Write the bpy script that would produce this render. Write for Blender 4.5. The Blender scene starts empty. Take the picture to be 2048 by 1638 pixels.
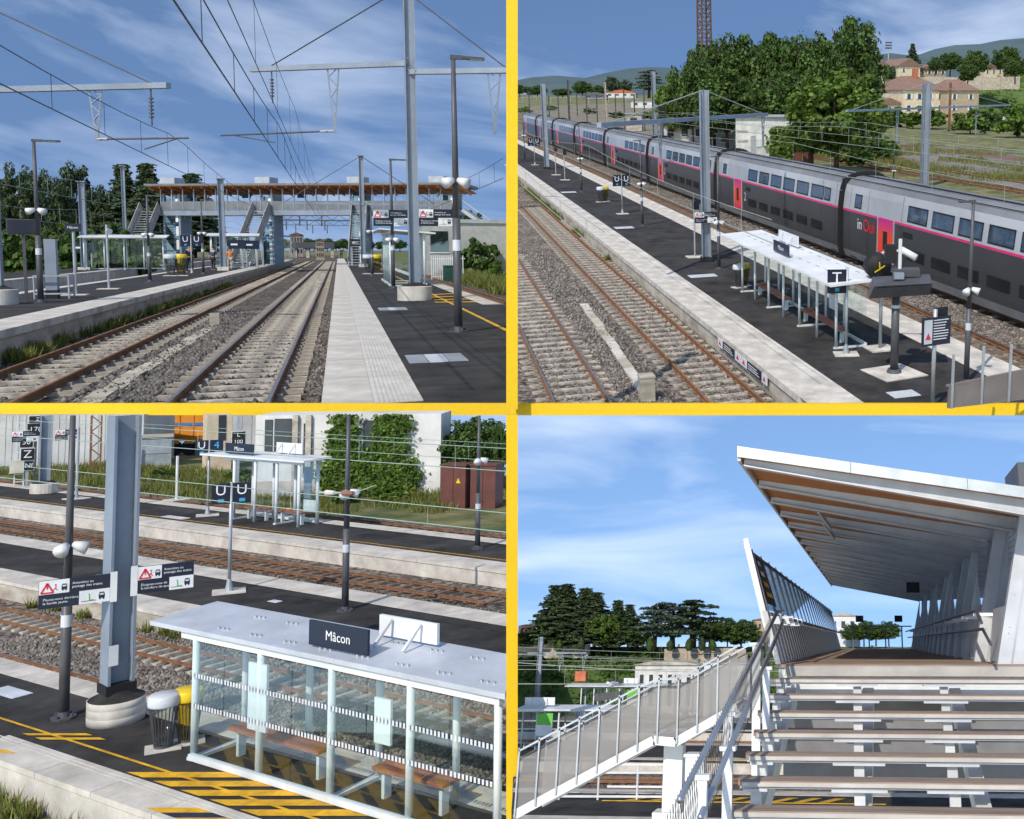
import bpy, math, random
from mathutils import Vector, Matrix, noise
random.seed(7)
V = Vector
scene = bpy.context.scene
COL = scene.collection

# ------------------------------------------------------------------ camera
F, PX, PY = 2000.0, 1560.0, 620.0          # focal length and principal point for a 2048 x 1638 frame
def ray(u, v):                             # x right, y down, z forward
    return V(((u - PX) / F, (v - PY) / F, 1.0))
class Site:
    """One of the four stretches of the station: its own ground plane, real metres
    (x across the tracks, y along them, z up), and the size it is built at."""
    def __init__(s, vp, eye, size):
        f = ray(*vp).normalized()
        n = V((1, 0, 0)).cross(f).normalized()
        if n.y > 0: n = -n
        s.f, s.n, s.r, s.eye, s.size = f, n, f.cross(n).normalized(), eye, size
        if s.r.x < 0: s.r = -s.r
    def _hit(s, D, t):
        p = D * t
        return V((p.dot(s.r), p.dot(s.f), p.dot(s.n) + s.eye))
    def P(s, u, v, h=0.0):
        D = ray(u, v); return s._hit(D, (h - s.eye) / D.dot(s.n))
    def A(s, u, v, a):
        D = ray(u, v); return s._hit(D, a / D.dot(s.f))
    def L(s, u, v, l):
        D = ray(u, v); return s._hit(D, l / D.dot(s.r))
    def H(s, p, v):
        q = s.r * p[0] + s.f * p[1]; k = (v - PY) / F
        return (k * q.z - q.y) / (s.n.y - k * s.n.z) + s.eye
    def place(s):
        R = Matrix((s.r, s.f, s.n)).transposed()
        R = WORLD @ R
        M = R.to_4x4() * s.size; M[3][3] = 1.0
        t = EYE - (R @ V((0, 0, 1))) * s.eye * s.size
        M.translation = t
        s.M = M
S1 = Site((677, 497), 1.75, 11.3)           # platform-level view towards the footbridge
S2 = Site((825, 183), 8.5, 3.2)           # view down on the express train
S3 = Site((-2270, 709), 6.4, 1.9)         # view across three platforms
S4 = Site((1745, 1283), 0.4, 0.40)         # stairs and canopy of the footbridge
WORLD = Matrix((S4.r, S4.f, S4.n))         # world axes: the footbridge deck is level
EYE = V((0, 0, 5.0))
for _s in (S1, S2, S3, S4): _s.place()

cam = bpy.data.cameras.new("camera")
cam.sensor_width = 36.0
cam.lens = F / 2048 * 36.0
cam.shift_x = (1024 - PX) / 2048
cam.shift_y = (PY - 819) / 2048
cam.clip_start, cam.clip_end = 0.1, 60000
camo = bpy.data.objects.new("camera", cam); COL.objects.link(camo)
_R = Matrix((WORLD @ V((1, 0, 0)), WORLD @ V((0, -1, 0)), WORLD @ V((0, 0, -1)))).transposed()
camo.matrix_world = Matrix.Translation(EYE) @ _R.to_4x4()
scene.camera = camo

# ------------------------------------------------------------------ sky, sun, exposure
_sh = (S2.r * 0.70 + S2.f * 0.71).normalized()
_e = math.radians(54)
SUN = (WORLD @ (-_sh * math.cos(_e) + S2.n * math.sin(_e))).normalized()   # towards the sun
sun = bpy.data.lights.new("sun", 'SUN'); sun.energy = 3.1; sun.angle = math.radians(0.55); sun.color = (1.0, 0.925, 0.81)
suno = bpy.data.objects.new("sun", sun); COL.objects.link(suno)
suno.rotation_euler = SUN.to_track_quat('Z', 'Y').to_euler(); suno.location = (0, -40, 80)
world = bpy.data.worlds.new("World"); scene.world = world; world.use_nodes = True
nt = world.node_tree; nt.nodes.clear()
N = lambda t: nt.nodes.new(t)
_sky = N('ShaderNodeTexSky'); _sky.sky_type = 'NISHITA'; _sky.sun_disc = False
_sky.sun_elevation = math.asin(SUN.z); _sky.sun_rotation = math.atan2(SUN.x, SUN.y)
_sky.altitude = 1200; _sky.air_density = 1.0; _sky.dust_density = 0.5; _sky.ozone_density = 3.0
_tc = N('ShaderNodeTexCoord')
_mp = N('ShaderNodeMapping'); _mp.inputs['Rotation'].default_value = (0.35, 0.25, 0.5); _mp.inputs['Scale'].default_value = (3.0, 3.0, 15.0)
_nz = N('ShaderNodeTexNoise'); _nz.inputs['Scale'].default_value = 1.1; _nz.inputs['Detail'].default_value = 6; _nz.inputs['Roughness'].default_value = 0.52; _nz.inputs['Distortion'].default_value = 0.5
_cr = N('ShaderNodeValToRGB'); _cr.color_ramp.elements[0].position = 0.44; _cr.color_ramp.elements[1].position = 0.84
_cr.color_ramp.elements[0].color = (0, 0, 0, 1); _cr.color_ramp.elements[1].color = (0.6, 0.6, 0.6, 1)
_mx = N('ShaderNodeMixRGB'); _mx.inputs['Color2'].default_value = (6.2, 6.8, 7.8, 1)
_bg = N('ShaderNodeBackground'); _bg.inputs['Strength'].default_value = 0.15
_wo = N('ShaderNodeOutputWorld')
K = nt.links.new
K(_tc.outputs['Generated'], _mp.inputs['Vector']); K(_mp.outputs['Vector'], _nz.inputs['Vector']); K(_nz.outputs['Fac'], _cr.inputs['Fac'])
_sx = N('ShaderNodeSeparateXYZ'); _cx = N('ShaderNodeCombineXYZ'); _ma = N('ShaderNodeMath'); _ma.operation = 'MULTIPLY_ADD'; _ma.inputs[1].default_value = 0.62; _ma.inputs[2].default_value = 0.26
K(_tc.outputs['Generated'], _sx.inputs[0]); K(_sx.outputs['X'], _cx.inputs['X']); K(_sx.outputs['Y'], _cx.inputs['Y']); K(_sx.outputs['Z'], _ma.inputs[0]); K(_ma.outputs[0], _cx.inputs['Z']); K(_cx.outputs[0], _sky.inputs['Vector'])
K(_sky.outputs['Color'], _mx.inputs['Color1']); K(_cr.outputs['Color'], _mx.inputs['Fac']); K(_mx.outputs['Color'], _bg.inputs['Color']); K(_bg.outputs['Background'], _wo.inputs['Surface'])
scene.view_settings.view_transform = 'Standard'; scene.view_settings.look = 'None'
scene.view_settings.gamma = 1; scene.view_settings.use_curve_mapping = False
scene.view_settings.exposure = 0.38
scene.cycles.use_adaptive_sampling = True; scene.cycles.adaptive_threshold = 0.03
scene.cycles.max_bounces = 5; scene.cycles.transparent_max_bounces = 12
scene.cycles.diffuse_bounces = 2; scene.cycles.glossy_bounces = 3; scene.cycles.transmission_bounces = 4
scene.cycles.use_denoising = True

# ------------------------------------------------------------------ materials
MATS = {}
def mat(name, col, rough=0.6, metal=0.0, var=0.12, scale=2.0, bump=0.0, bscale=25.0, col2=None, lo=0.35, hi=0.65, stretch=None, spec=0.4, island=0.0, dirt=0.14, dscale=None):
    if name in MATS: return MATS[name]
    m = bpy.data.materials.new(name); m.use_nodes = True
    t = m.node_tree; b = t.nodes['Principled BSDF']
    b.inputs['Roughness'].default_value = rough; b.inputs['Metallic'].default_value = metal
    b.inputs['Specular IOR Level'].default_value = spec
    tc = t.nodes.new('ShaderNodeTexCoord'); src = tc.outputs['Object']
    if stretch:
        mp = t.nodes.new('ShaderNodeMapping'); mp.inputs['Scale'].default_value = stretch
        t.links.new(src, mp.inputs['Vector']); src = mp.outputs['Vector']
    nz = t.nodes.new('ShaderNodeTexNoise'); nz.inputs['Scale'].default_value = scale; nz.inputs['Detail'].default_value = 6; nz.inputs['Roughness'].default_value = 0.6
    t.links.new(src, nz.inputs['Vector'])
    rp = t.nodes.new('ShaderNodeValToRGB'); e = rp.color_ramp.elements
    e[0].position, e[1].position = lo, hi
    c2 = col2 or tuple(min(1, c * (1 + var)) for c in col)
    c1 = tuple(c * (1 - var) for c in col) if not col2 else col
    e[0].color = (*c1, 1); e[1].color = (*c2, 1)
    t.links.new(nz.outputs['Fac'], rp.inputs['Fac']); out = rp.outputs['Color']
    if island:
        g = t.nodes.new('ShaderNodeNewGeometry'); hs = t.nodes.new('ShaderNodeHueSaturation')
        mr = t.nodes.new('ShaderNodeMapRange'); mr.inputs['To Min'].default_value = 1 - island; mr.inputs['To Max'].default_value = 1 + island
        t.links.new(g.outputs['Random Per Island'], mr.inputs['Value']); t.links.new(mr.outputs['Result'], hs.inputs['Value'])
        t.links.new(out, hs.inputs['Color']); out = hs.outputs['Color']
    if dirt:
        n3 = t.nodes.new('ShaderNodeTexNoise'); n3.inputs['Scale'].default_value = dscale or scale * .27; n3.inputs['Detail'].default_value = 8; n3.inputs['Roughness'].default_value = .7
        t.links.new(src, n3.inputs['Vector']); m3 = t.nodes.new('ShaderNodeMapRange'); m3.inputs['From Min'].default_value = .33; m3.inputs['From Max'].default_value = .62; m3.inputs['To Min'].default_value = 1 - dirt * 1.6; m3.inputs['To Max'].default_value = 1 + dirt * .4
        t.links.new(n3.outputs['Fac'], m3.inputs['Value']); h3 = t.nodes.new('ShaderNodeHueSaturation'); t.links.new(m3.outputs['Result'], h3.inputs['Value']); t.links.new(out, h3.inputs['Color']); out = h3.outputs['Color']
    t.links.new(out, b.inputs['Base Color'])
    if bump:
        n2 = t.nodes.new('ShaderNodeTexNoise'); n2.inputs['Scale'].default_value = bscale; n2.inputs['Detail'].default_value = 4
        bp = t.nodes.new('ShaderNodeBump'); bp.inputs['Strength'].default_value = bump; bp.inputs['Distance'].default_value = 0.03
        t.links.new(src, n2.inputs['Vector']); t.links.new(n2.outputs['Fac'], bp.inputs['Height']); t.links.new(bp.outputs['Normal'], b.inputs['Normal'])
    MATS[name] = m; return m
def leafmat(name, c1, c2, trans=0.3):
    m = mat(name, c1, rough=0.55, col2=c2, scale=3.5, island=0.5, spec=0.25, dirt=.2, dscale=2.0)
    t = m.node_tree; b = t.nodes['Principled BSDF']; o = t.nodes['Material Output']
    tr = t.nodes.new('ShaderNodeBsdfTranslucent'); mx = t.nodes.new('ShaderNodeMixShader'); mx.inputs['Fac'].default_value = trans
    t.links.new(b.inputs['Base Color'].links[0].from_socket, tr.inputs['Color'])
    t.links.new(b.outputs[0], mx.inputs[1]); t.links.new(tr.outputs[0], mx.inputs[2]); t.links.new(mx.outputs[0], o.inputs['Surface'])
    return m
def gravel(name, ca, cb, cc, scale=11.0):
    m = bpy.data.materials.new(name); m.use_nodes = True; t = m.node_tree; b = t.nodes['Principled BSDF']; b.inputs['Roughness'].default_value = 0.9
    b.inputs['Specular IOR Level'].default_value = 0.15
    tc = t.nodes.new('ShaderNodeTexCoord'); vo = t.nodes.new('ShaderNodeTexVoronoi'); vo.inputs['Scale'].default_value = scale
    t.links.new(tc.outputs['Object'], vo.inputs['Vector'])
    sp = t.nodes.new('ShaderNodeSeparateColor'); t.links.new(vo.outputs['Color'], sp.inputs['Color'])
    rp = t.nodes.new('ShaderNodeValToRGB'); e = rp.color_ramp.elements; e[0].color = (*ca, 1); e[1].color = (*cc, 1)
    k = e.new(0.5); k.color = (*cb, 1); t.links.new(sp.outputs[0], rp.inputs['Fac'])
    nz = t.nodes.new('ShaderNodeTexNoise'); nz.inputs['Scale'].default_value = 0.5; nz.inputs['Detail'].default_value = 5; t.links.new(tc.outputs['Object'], nz.inputs['Vector'])
    mr = t.nodes.new('ShaderNodeMapRange'); mr.inputs['From Min'].default_value = .3; mr.inputs['From Max'].default_value = .7; mr.inputs['To Min'].default_value = 0.7; mr.inputs['To Max'].default_value = 1.2
    t.links.new(nz.outputs['Fac'], mr.inputs['Value'])
    hs = t.nodes.new('ShaderNodeHueSaturation'); t.links.new(rp.outputs['Color'], hs.inputs['Color']); t.links.new(mr.outputs['Result'], hs.inputs['Value'])
    t.links.new(hs.outputs['Color'], b.inputs['Base Color'])
    iv = t.nodes.new('ShaderNodeMath'); iv.operation = 'SUBTRACT'; iv.inputs[0].default_value = 1.0; t.links.new(vo.outputs['Distance'], iv.inputs[1])
    bp = t.nodes.new('ShaderNodeBump'); bp.inputs['Strength'].default_value = 1.0; bp.inputs['Distance'].default_value = 0.06
    t.links.new(iv.outputs[0], bp.inputs['Height']); t.links.new(bp.outputs['Normal'], b.inputs['Normal'])
    MATS[name] = m; return m
def glassmat(name, tint=(0.9, 0.96, 0.94), refl=0.10):
    m = bpy.data.materials.new(name); m.use_nodes = True; t = m.node_tree; t.nodes.clear()
    o = t.nodes.new('ShaderNodeOutputMaterial'); a = t.nodes.new('ShaderNodeBsdfTransparent'); a.inputs[0].default_value = (*tint, 1)
    g = t.nodes.new('ShaderNodeBsdfGlossy'); g.inputs['Roughness'].default_value = 0.03; g.inputs['Color'].default_value = (.9, .95, 1, 1)
    lw = t.nodes.new('ShaderNodeLayerWeight'); lw.inputs['Blend'].default_value = 0.25
    mr = t.nodes.new('ShaderNodeMapRange'); mr.inputs['To Min'].default_value = refl * .5; mr.inputs['To Max'].default_value = min(1, refl * 5)
    t.links.new(lw.outputs['Fresnel'], mr.inputs['Value'])
    mx = t.nodes.new('ShaderNodeMixShader'); t.links.new(mr.outputs['Result'], mx.inputs['Fac']); t.links.new(a.outputs[0], mx.inputs[1]); t.links.new(g.outputs[0], mx.inputs[2]); t.links.new(mx.outputs[0], o.inputs['Surface'])
    MATS[name] = m; return m

asphalt = mat('asphalt', (0.046, 0.043, 0.041), 0.9, var=0.2, scale=1.3, bump=0.35, bscale=60, spec=0.2, dirt=.42, dscale=.6)
kerb = mat('pale_concrete', (0.55, 0.505, 0.44), 0.8, var=0.10, scale=1.2, bump=0.12, bscale=40, dirt=.2, dscale=1.1)
wallc = mat('weathered_concrete', (0.30, 0.25, 0.19), 0.9, col2=(0.52, 0.47, 0.39), scale=1.6, bump=0.25, stretch=(.6, .6, 1.6))
ballast = gravel('ballast', (0.024, 0.019, 0.015), (0.088, 0.072, 0.058), (0.21, 0.178, 0.148), 9.0)
ballast2 = gravel('ballast_pale', (0.05, 0.04, 0.032), (0.145, 0.118, 0.096), (0.29, 0.245, 0.205), 8.0)
stone = mat('stone', (0.07, 0.062, 0.055), 0.9, col2=(0.18, 0.16, 0.14), scale=3, island=0.6)
stone2 = mat('stone_pale', (0.115, 0.098, 0.085), 0.9, col2=(0.25, 0.22, 0.19), scale=3, island=0.55)
rust = mat('rusty_rail', (0.16, 0.075, 0.035), 0.85, col2=(0.27, 0.13, 0.065), scale=4)
steeltop = mat('rail_head', (0.33, 0.30, 0.28), 0.35, metal=0.8, var=0.15, scale=5)
sleeper = mat('sleeper_concrete', (0.37, 0.325, 0.265), 0.9, var=0.25, scale=3, bump=0.15, dirt=.3, dscale=1.5)
oldwood = mat('sleeper_brown', (0.16, 0.11, 0.075), 0.95, var=0.3, scale=4, bump=0.2)
galv = mat('galvanised_steel', (0.40, 0.42, 0.44), 0.45, metal=0.35, var=0.10, scale=1.5)
bluegrey = mat('mast_paint', (0.235, 0.275, 0.33), 0.5, var=0.08, scale=1.0, metal=0.1)
darkpost = mat('dark_grey_paint', (0.075, 0.075, 0.082), 0.45, var=0.12, scale=2)
white = mat('white_paint', (0.66, 0.67, 0.67), 0.5, var=0.05, scale=1.5)
offwhite = mat('pale_green_white', (0.64, 0.68, 0.68), 0.45, var=0.04, scale=1.5)
navy = mat('navy_panel', (0.012, 0.016, 0.035), 0.4, var=0.1)
blackm = mat('black_rubber', (0.012, 0.012, 0.013), 0.7)
signwhite = mat('sign_white', (0.72, 0.73, 0.74), 0.45, var=0.03)
signgrey = mat('sign_grey', (0.55, 0.57, 0.60), 0.45, var=0.03)
red = mat('sign_red', (0.62, 0.02, 0.035), 0.5, var=0.03)
cyan = mat('sign_cyan', (0.05, 0.33, 0.62), 0.5, var=0.03)
green = mat('sign_green', (0.12, 0.48, 0.05), 0.5, var=0.03)
yellow = mat('yellow_paint', (0.66, 0.36, 0.012), 0.7, var=0.14, scale=2.5, dirt=.25, dscale=3)
binyellow = mat('bin_yellow', (0.75, 0.52, 0.01), 0.4, var=0.03)
border_yellow = mat('border_yellow', (0.74, 0.47, 0.006), 0.7, var=0.03, dirt=0)
wood = mat('orange_wood', (0.36, 0.12, 0.03), 0.6, col2=(0.50, 0.19, 0.055), scale=2.5, stretch=(1, 8, 8))
benchwood = mat('bench_wood', (0.28, 0.10, 0.045), 0.6, col2=(0.38, 0.15, 0.07), scale=3, stretch=(1, 8, 8))
glass = glassmat('clear_glass', (.94, .97, .965), .03)
def meshmat(name, col, cover):
    m = bpy.data.materials.new(name); m.use_nodes = True; t = m.node_tree; b = t.nodes['Principled BSDF']; b.inputs['Base Color'].default_value = (*col, 1); b.inputs['Roughness'].default_value = .6
    a = t.nodes.new('ShaderNodeBsdfTransparent'); x = t.nodes.new('ShaderNodeMixShader'); x.inputs['Fac'].default_value = cover
    t.links.new(a.outputs[0], x.inputs[1]); t.links.new(b.outputs[0], x.inputs[2]); t.links.new(x.outputs[0], t.nodes['Material Output'].inputs['Surface']); MATS[name] = m; return m
tintglass = glassmat('tinted_glass', (0.55, 0.68, 0.70), 0.22)
wire = mat('wire_pale', (0.36, 0.40, 0.34), 0.5, metal=0.3)
wiredark = mat('wire_dark', (0.05, 0.05, 0.055), 0.5, metal=0.2)
bark = mat('bark', (0.07, 0.05, 0.036), 0.95, var=0.3, scale=3, bump=0.3)
lf_dark = leafmat('leaf_conifer', (0.042, 0.070, 0.030), (0.078, 0.112, 0.044), 0.25)
lf_blue = leafmat('leaf_cedar', (0.075, 0.11, 0.078), (0.12, 0.16, 0.11), 0.25)
lf_mid = leafmat('leaf_green', (0.052, 0.10, 0.020), (0.105, 0.17, 0.036), 0.35)
lf_light = leafmat('leaf_light', (0.085, 0.15, 0.02), (0.15, 0.23, 0.04), 0.35)
grassm = leafmat('grass_blades', (0.12, 0.16, 0.03), (0.26, 0.25, 0.07), 0.3)
meadow = mat('meadow', (0.06, 0.088, 0.02), 0.95, col2=(0.22, 0.19, 0.085), scale=0.5, bump=0.5, bscale=6, lo=.38, hi=.62)
hedgebase = mat('scrub_slope', (0.05, 0.095, 0.018), 0.95, col2=(0.11, 0.16, 0.03), scale=0.8, bump=0.6, bscale=5)
soil = mat('dry_soil', (0.16, 0.13, 0.09), 0.95, col2=(0.24, 0.20, 0.14), scale=0.6, bump=0.4, bscale=8)

# ------------------------------------------------------------------ mesh helpers
def front_a(site, l, h, v):                  # where the ground at offset l and height h meets image row v
    k = (v - PY) / F; e = h - site.eye
    return (k * (l * site.r.z + e * site.n.z) - l * site.r.y - e * site.n.y) / (site.f.y - k * site.f.z)
def keep(site, C):                           # loose stones and blades stay inside their own site
    import numpy as np
    r, f, n = (np.array(x) for x in (site.r, site.f, site.n)); c = C[:, :1] * r + C[:, 1:2] * f + (C[:, 2:3] - site.eye) * n
    u = PX + F * c[:, 0] / c[:, 2]; v = PY + F * c[:, 1] / c[:, 2]
    return C[(u < 1014) & (v < 818)] if site is S1 else C[(u > 1034) & (v < 818)] if site is S2 else C[(u < 1012)] if site is S3 else C[u > 1036]
class MB:
    def __init__(s): s.v, s.f = [], []
    def add(s, vs, fs):
        o = len(s.v); s.v += [tuple(x) for x in vs]; s.f += [tuple(i + o for i in f) for f in fs]; return s
    def bx(s, x0, x1, y0, y1, z0, z1):
        return s.add([(x0, y0, z0), (x1, y0, z0), (x1, y1, z0), (x0, y1, z0), (x0, y0, z1), (x1, y0, z1), (x1, y1, z1), (x0, y1, z1)],
                     [(0, 3, 2, 1), (4, 5, 6, 7), (0, 1, 5, 4), (1, 2, 6, 5), (2, 3, 7, 6), (3, 0, 4, 7)])
    def quad(s, a, b, c, d): return s.add([a, b, c, d], [(0, 1, 2, 3)])
    def bar(s, p0, p1, w, h=None, up=(0, 0, 1)):
        h = h or w; p0, p1 = V(p0), V(p1); d = (p1 - p0).normalized(); up = V(up)
        if abs(d.dot(up)) > .98: up = V((0, 1, 0))
        x = d.cross(up).normalized() * w * .5; z = x.cross(d).normalized() * h * .5
        q = [p0 - x - z, p0 + x - z, p1 + x - z, p1 - x - z, p0 - x + z, p0 + x + z, p1 + x + z, p1 - x + z]
        return s.add(q, [(0, 3, 2, 1), (4, 5, 6, 7), (0, 1, 5, 4), (1, 2, 6, 5), (2, 3, 7, 6), (3, 0, 4, 7)])
    def cyl(s, p0, p1, r0, r1=None, n=12, caps=True):
        r1 = r0 if r1 is None else r1; p0, p1 = V(p0), V(p1); d = (p1 - p0).normalized()
        a = V((1, 0, 0)) if abs(d.x) < .9 else V((0, 1, 0)); x = d.cross(a).normalized(); y = d.cross(x)
        vs = []
        for p, r in ((p0, r0), (p1, r1)):
            for i in range(n):
                t = 2 * math.pi * i / n; vs.append(p + x * (math.cos(t) * r) + y * (math.sin(t) * r))
        fs = [(i, (i + 1) % n, n + (i + 1) % n, n + i) for i in range(n)]
        if caps: fs += [tuple(range(n - 1, -1, -1)), tuple(range(n, 2 * n))]
        return s.add(vs, fs)
    def tube(s, pts, r, n=5):
        pts = [V(p) for p in pts]
        for i in range(len(pts) - 1): s.cyl(pts[i], pts[i + 1], r, r, n, caps=(n > 5))
        return s
    def lathe(s, prof, n=20, c=(0, 0, 0)):
        vs, fs = [], []
        for r, z in prof:
            for i in range(n):
                t = 2 * math.pi * i / n; vs.append((c[0] + r * math.cos(t), c[1] + r * math.sin(t), c[2] + z))
        for k in range(len(prof) - 1):
            for i in range(n):
                j = (i + 1) % n; fs.append((k * n + i, k * n + j, (k + 1) * n + j, (k + 1) * n + i))
        fs += [tuple(range(n - 1, -1, -1)), tuple((len(prof) - 1) * n + i for i in range(n))]
        return s.add(vs, fs)
    def hcol(s, x, y, z0, z1, w, d, t=0.02):          # H-section column
        s.bx(x - w / 2, x - w / 2 + t, y - d / 2, y + d / 2, z0, z1); s.bx(x + w / 2 - t, x + w / 2, y - d / 2, y + d / 2, z0, z1)
        return s.bx(x - w / 2 + t, x + w / 2 - t, y - t / 2, y + t / 2, z0, z1)
    def prism(s, poly, axis, a, b):                    # poly in the two other axes, extruded along axis from a to b
        n = len(poly); mk = {'x': lambda p, q: (q, p[0], p[1]), 'y': lambda p, q: (p[0], q, p[1]), 'z': lambda p, q: (p[0], p[1], q)}[axis]
        return s.add([mk(p, a) for p in poly] + [mk(p, b) for p in poly],
                     [tuple(range(n - 1, -1, -1)), tuple(range(n, 2 * n))] + [(i, (i + 1) % n, n + (i + 1) % n, n + i) for i in range(n)])
    def sheet(s, poly, z=0.0): return s.add([(p[0], p[1], z) for p in poly], [tuple(range(len(poly)))])
    def mesh(s, name, m, smooth=False):
        me = bpy.data.meshes.new(name); me.from_pydata(s.v, [], s.f); me.update(); me.materials.append(m)
        if smooth: me.polygons.foreach_set('use_smooth', [True] * len(me.polygons))
        return me
def link(o): COL.objects.link(o); return o
def tag(o, label=None, cat=None, group=None, kind=None):
    if label: o['label'] = label
    if cat: o['category'] = cat
    if group: o['group'] = group
    if kind: o['kind'] = kind
    return o
def frame(site, p=(0, 0, 0), yaw=0.0): return site.M @ Matrix.Translation(V(p)) @ Matrix.Rotation(yaw, 4, 'Z')
def thing(site, name, label, cat, p, yaw=0.0, group=None):
    o = link(bpy.data.objects.new(name, None)); o.empty_display_size = .3; o.matrix_world = frame(site, p, yaw); return tag(o, label, cat, group)
def part(mb, name, m, parent, smooth=False, label=None, kind=None, loc=None, rot=None, mesh=None):
    o = link(bpy.data.objects.new(name, mesh or mb.mesh(name, m, smooth))); o.parent = parent
    if loc is not None: o.location = loc
    if rot is not None: o.rotation_euler = rot
    return tag(o, label, None, None, kind)
def solo(mb, name, m, site, label, cat, p=(0, 0, 0), yaw=0.0, group=None, smooth=False):
    o = link(bpy.data.objects.new(name, mb.mesh(name, m, smooth))); o.matrix_world = frame(site, p, yaw); return tag(o, label, cat, group)
def struct(mb, name, m, site, kind='structure', smooth=False):
    o = link(bpy.data.objects.new(name, mb.mesh(name, m, smooth))); o.matrix_world = site.M.copy(); return tag(o, kind=kind)
def copy_tree(o, M=None, parent=None):
    c = link(o.copy()); c.parent = parent
    if M is not None: c.matrix_world = M
    for ch in o.children: copy_tree(ch, None, c)
    return c
def facing(p, off=0.0): return math.atan2(-p[0], p[1]) + off     # yaw that turns a thing's front to the viewer's side
def ylerp(a, b, t): return a + (b - a) * t
_txt = {}
def lettering_mesh(s, m, align='CENTER', space=1.0):
    k = (s, m.name, align, space)
    if k not in _txt:
        cu = bpy.data.curves.new('lettering', 'FONT'); cu.body = s; cu.size = 1; cu.extrude = 0.004; cu.align_x = align; cu.align_y = 'CENTER'; cu.space_line = space
        cu.resolution_u = 3
        ob = link(bpy.data.objects.new('lettering', cu)); dg = bpy.context.evaluated_depsgraph_get()
        me = bpy.data.meshes.new_from_object(ob.evaluated_get(dg)); me.materials.clear(); me.materials.append(m)
        bpy.data.objects.remove(ob); bpy.data.curves.remove(cu); _txt[k] = me
    return _txt[k]
def lettering(parent, s, m, size, x, y, z, back=False, align='CENTER', space=1.0, name='lettering'):
    o = link(bpy.data.objects.new(name, lettering_mesh(s, m, align, space))); o.parent = parent; o.location = (x, y, z); o.scale = (size,) * 3
    o.rotation_euler = (math.pi / 2, 0, math.pi if back else 0); return o
for _a in [('Mâcon', signwhite), ('U', signwhite), ('T', signwhite), ('2', signgrey), ('in', signwhite), ('Oui', red), ('4', cyan), ('170', signwhite), ('50', signwhite), ('Z', signwhite), ('Nf', signwhite), ('100', signwhite), ('L', signwhite), ('A', cyan), ('!', red)]: lettering_mesh(*_a)
for _a in ('Attention au\npassage des trains.', 'Placez-vous derrière\nla bande jaune.', 'Éloignez-vous de\nla bordure de quai.'): lettering_mesh(_a, signwhite, 'LEFT')

# ------------------------------------------------------------------ vegetation
import numpy as np
RNG = np.random.default_rng(11)
def quads_mesh(name, C, Nn, size, m, aspect=1.0):
    """one small leaf quad per centre C with normal Nn"""
    n = len(C); Nn = Nn / (np.linalg.norm(Nn, axis=1, keepdims=True) + 1e-9)
    a = RNG.normal(size=(n, 3)); x = np.cross(Nn, a); x /= np.linalg.norm(x, axis=1, keepdims=True) + 1e-9; y = np.cross(Nn, x)
    s = size * RNG.uniform(.6, 1.35, (n, 1)); x = x * s; y = y * s * aspect
    vs = np.stack([C - x - y * .6, C + x * .8 - y, C + x + y * .7, C - x * .7 + y], 1).reshape(-1, 3)
    me = bpy.data.meshes.new(name); me.vertices.add(4 * n); me.vertices.foreach_set('co', vs.astype(np.float32).ravel())
    me.loops.add(4 * n); me.loops.foreach_set('vertex_index', np.arange(4 * n, dtype=np.int32)); me.polygons.add(n)
    me.polygons.foreach_set('loop_start', np.arange(0, 4 * n, 4, dtype=np.int32)); me.polygons.foreach_set('loop_total', np.full(n, 4, dtype=np.int32))
    me.update(calc_edges=True); me.materials.append(m); return me
def crown_broad(m, seed, clumps=70, per=75, leaf=.05, lo=-.75, squash=1.0):
    r = np.random.default_rng(seed); C, Nn = [], []
    for k in range(clumps):
        d = r.normal(size=3); d /= np.linalg.norm(d); d[2] = max(d[2], lo) if r.random() < .8 else d[2]
        c = d * (r.uniform(.3, 1.0) ** .7) * .92 * np.array([1, 1, squash]); R = r.uniform(.09, .29)
        q = r.normal(size=(per, 3)); q /= np.linalg.norm(q, axis=1, keepdims=True)
        C.append(c + q * R * r.uniform(.55, 1.05, (per, 1)) * np.array([1, 1, .8])); Nn.append(q + r.normal(size=(per, 3)) * .6 + np.array([0, 0, .5]))
    return quads_mesh('crown', np.concatenate(C), np.concatenate(Nn), leaf, m)
def crown_conifer(m, seed, levels=26, R=.23, leaf=.013, base=.12, droop=.35, power=.85):
    r = np.random.default_rng(seed); C, Nn = [], []
    for k in range(levels):
        t = k / (levels - 1); z0 = base + (1 - base) * t; n = 8 + int(5 * (1 - t))
        for j in range(n):
            ph = r.uniform(0, 6.28); L = R * (1 - t) ** power * r.uniform(.6, 1.15) + .012; st = max(4, int(26 * L / R))
            s = np.linspace(.12, 1, st); w = .035 * (1 - s) + .012
            for side in (-1, 0, 1):
                off = side * w * r.uniform(.5, 1.3, st)
                x = np.cos(ph) * s * L - np.sin(ph) * off; y = np.sin(ph) * s * L + np.cos(ph) * off
                z = z0 - droop * s ** 1.5 * L + r.normal(size=st) * .006 + .25 * L * s ** 3
                C.append(np.stack([x, y, z], 1)); Nn.append(np.stack([np.cos(ph) * .9 + r.normal(size=st) * .7, np.sin(ph) * .9 + r.normal(size=st) * .7, .45 + r.normal(size=st) * .5], 1))
    return quads_mesh('crown', np.concatenate(C), np.concatenate(Nn), leaf, m, .7)
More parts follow.
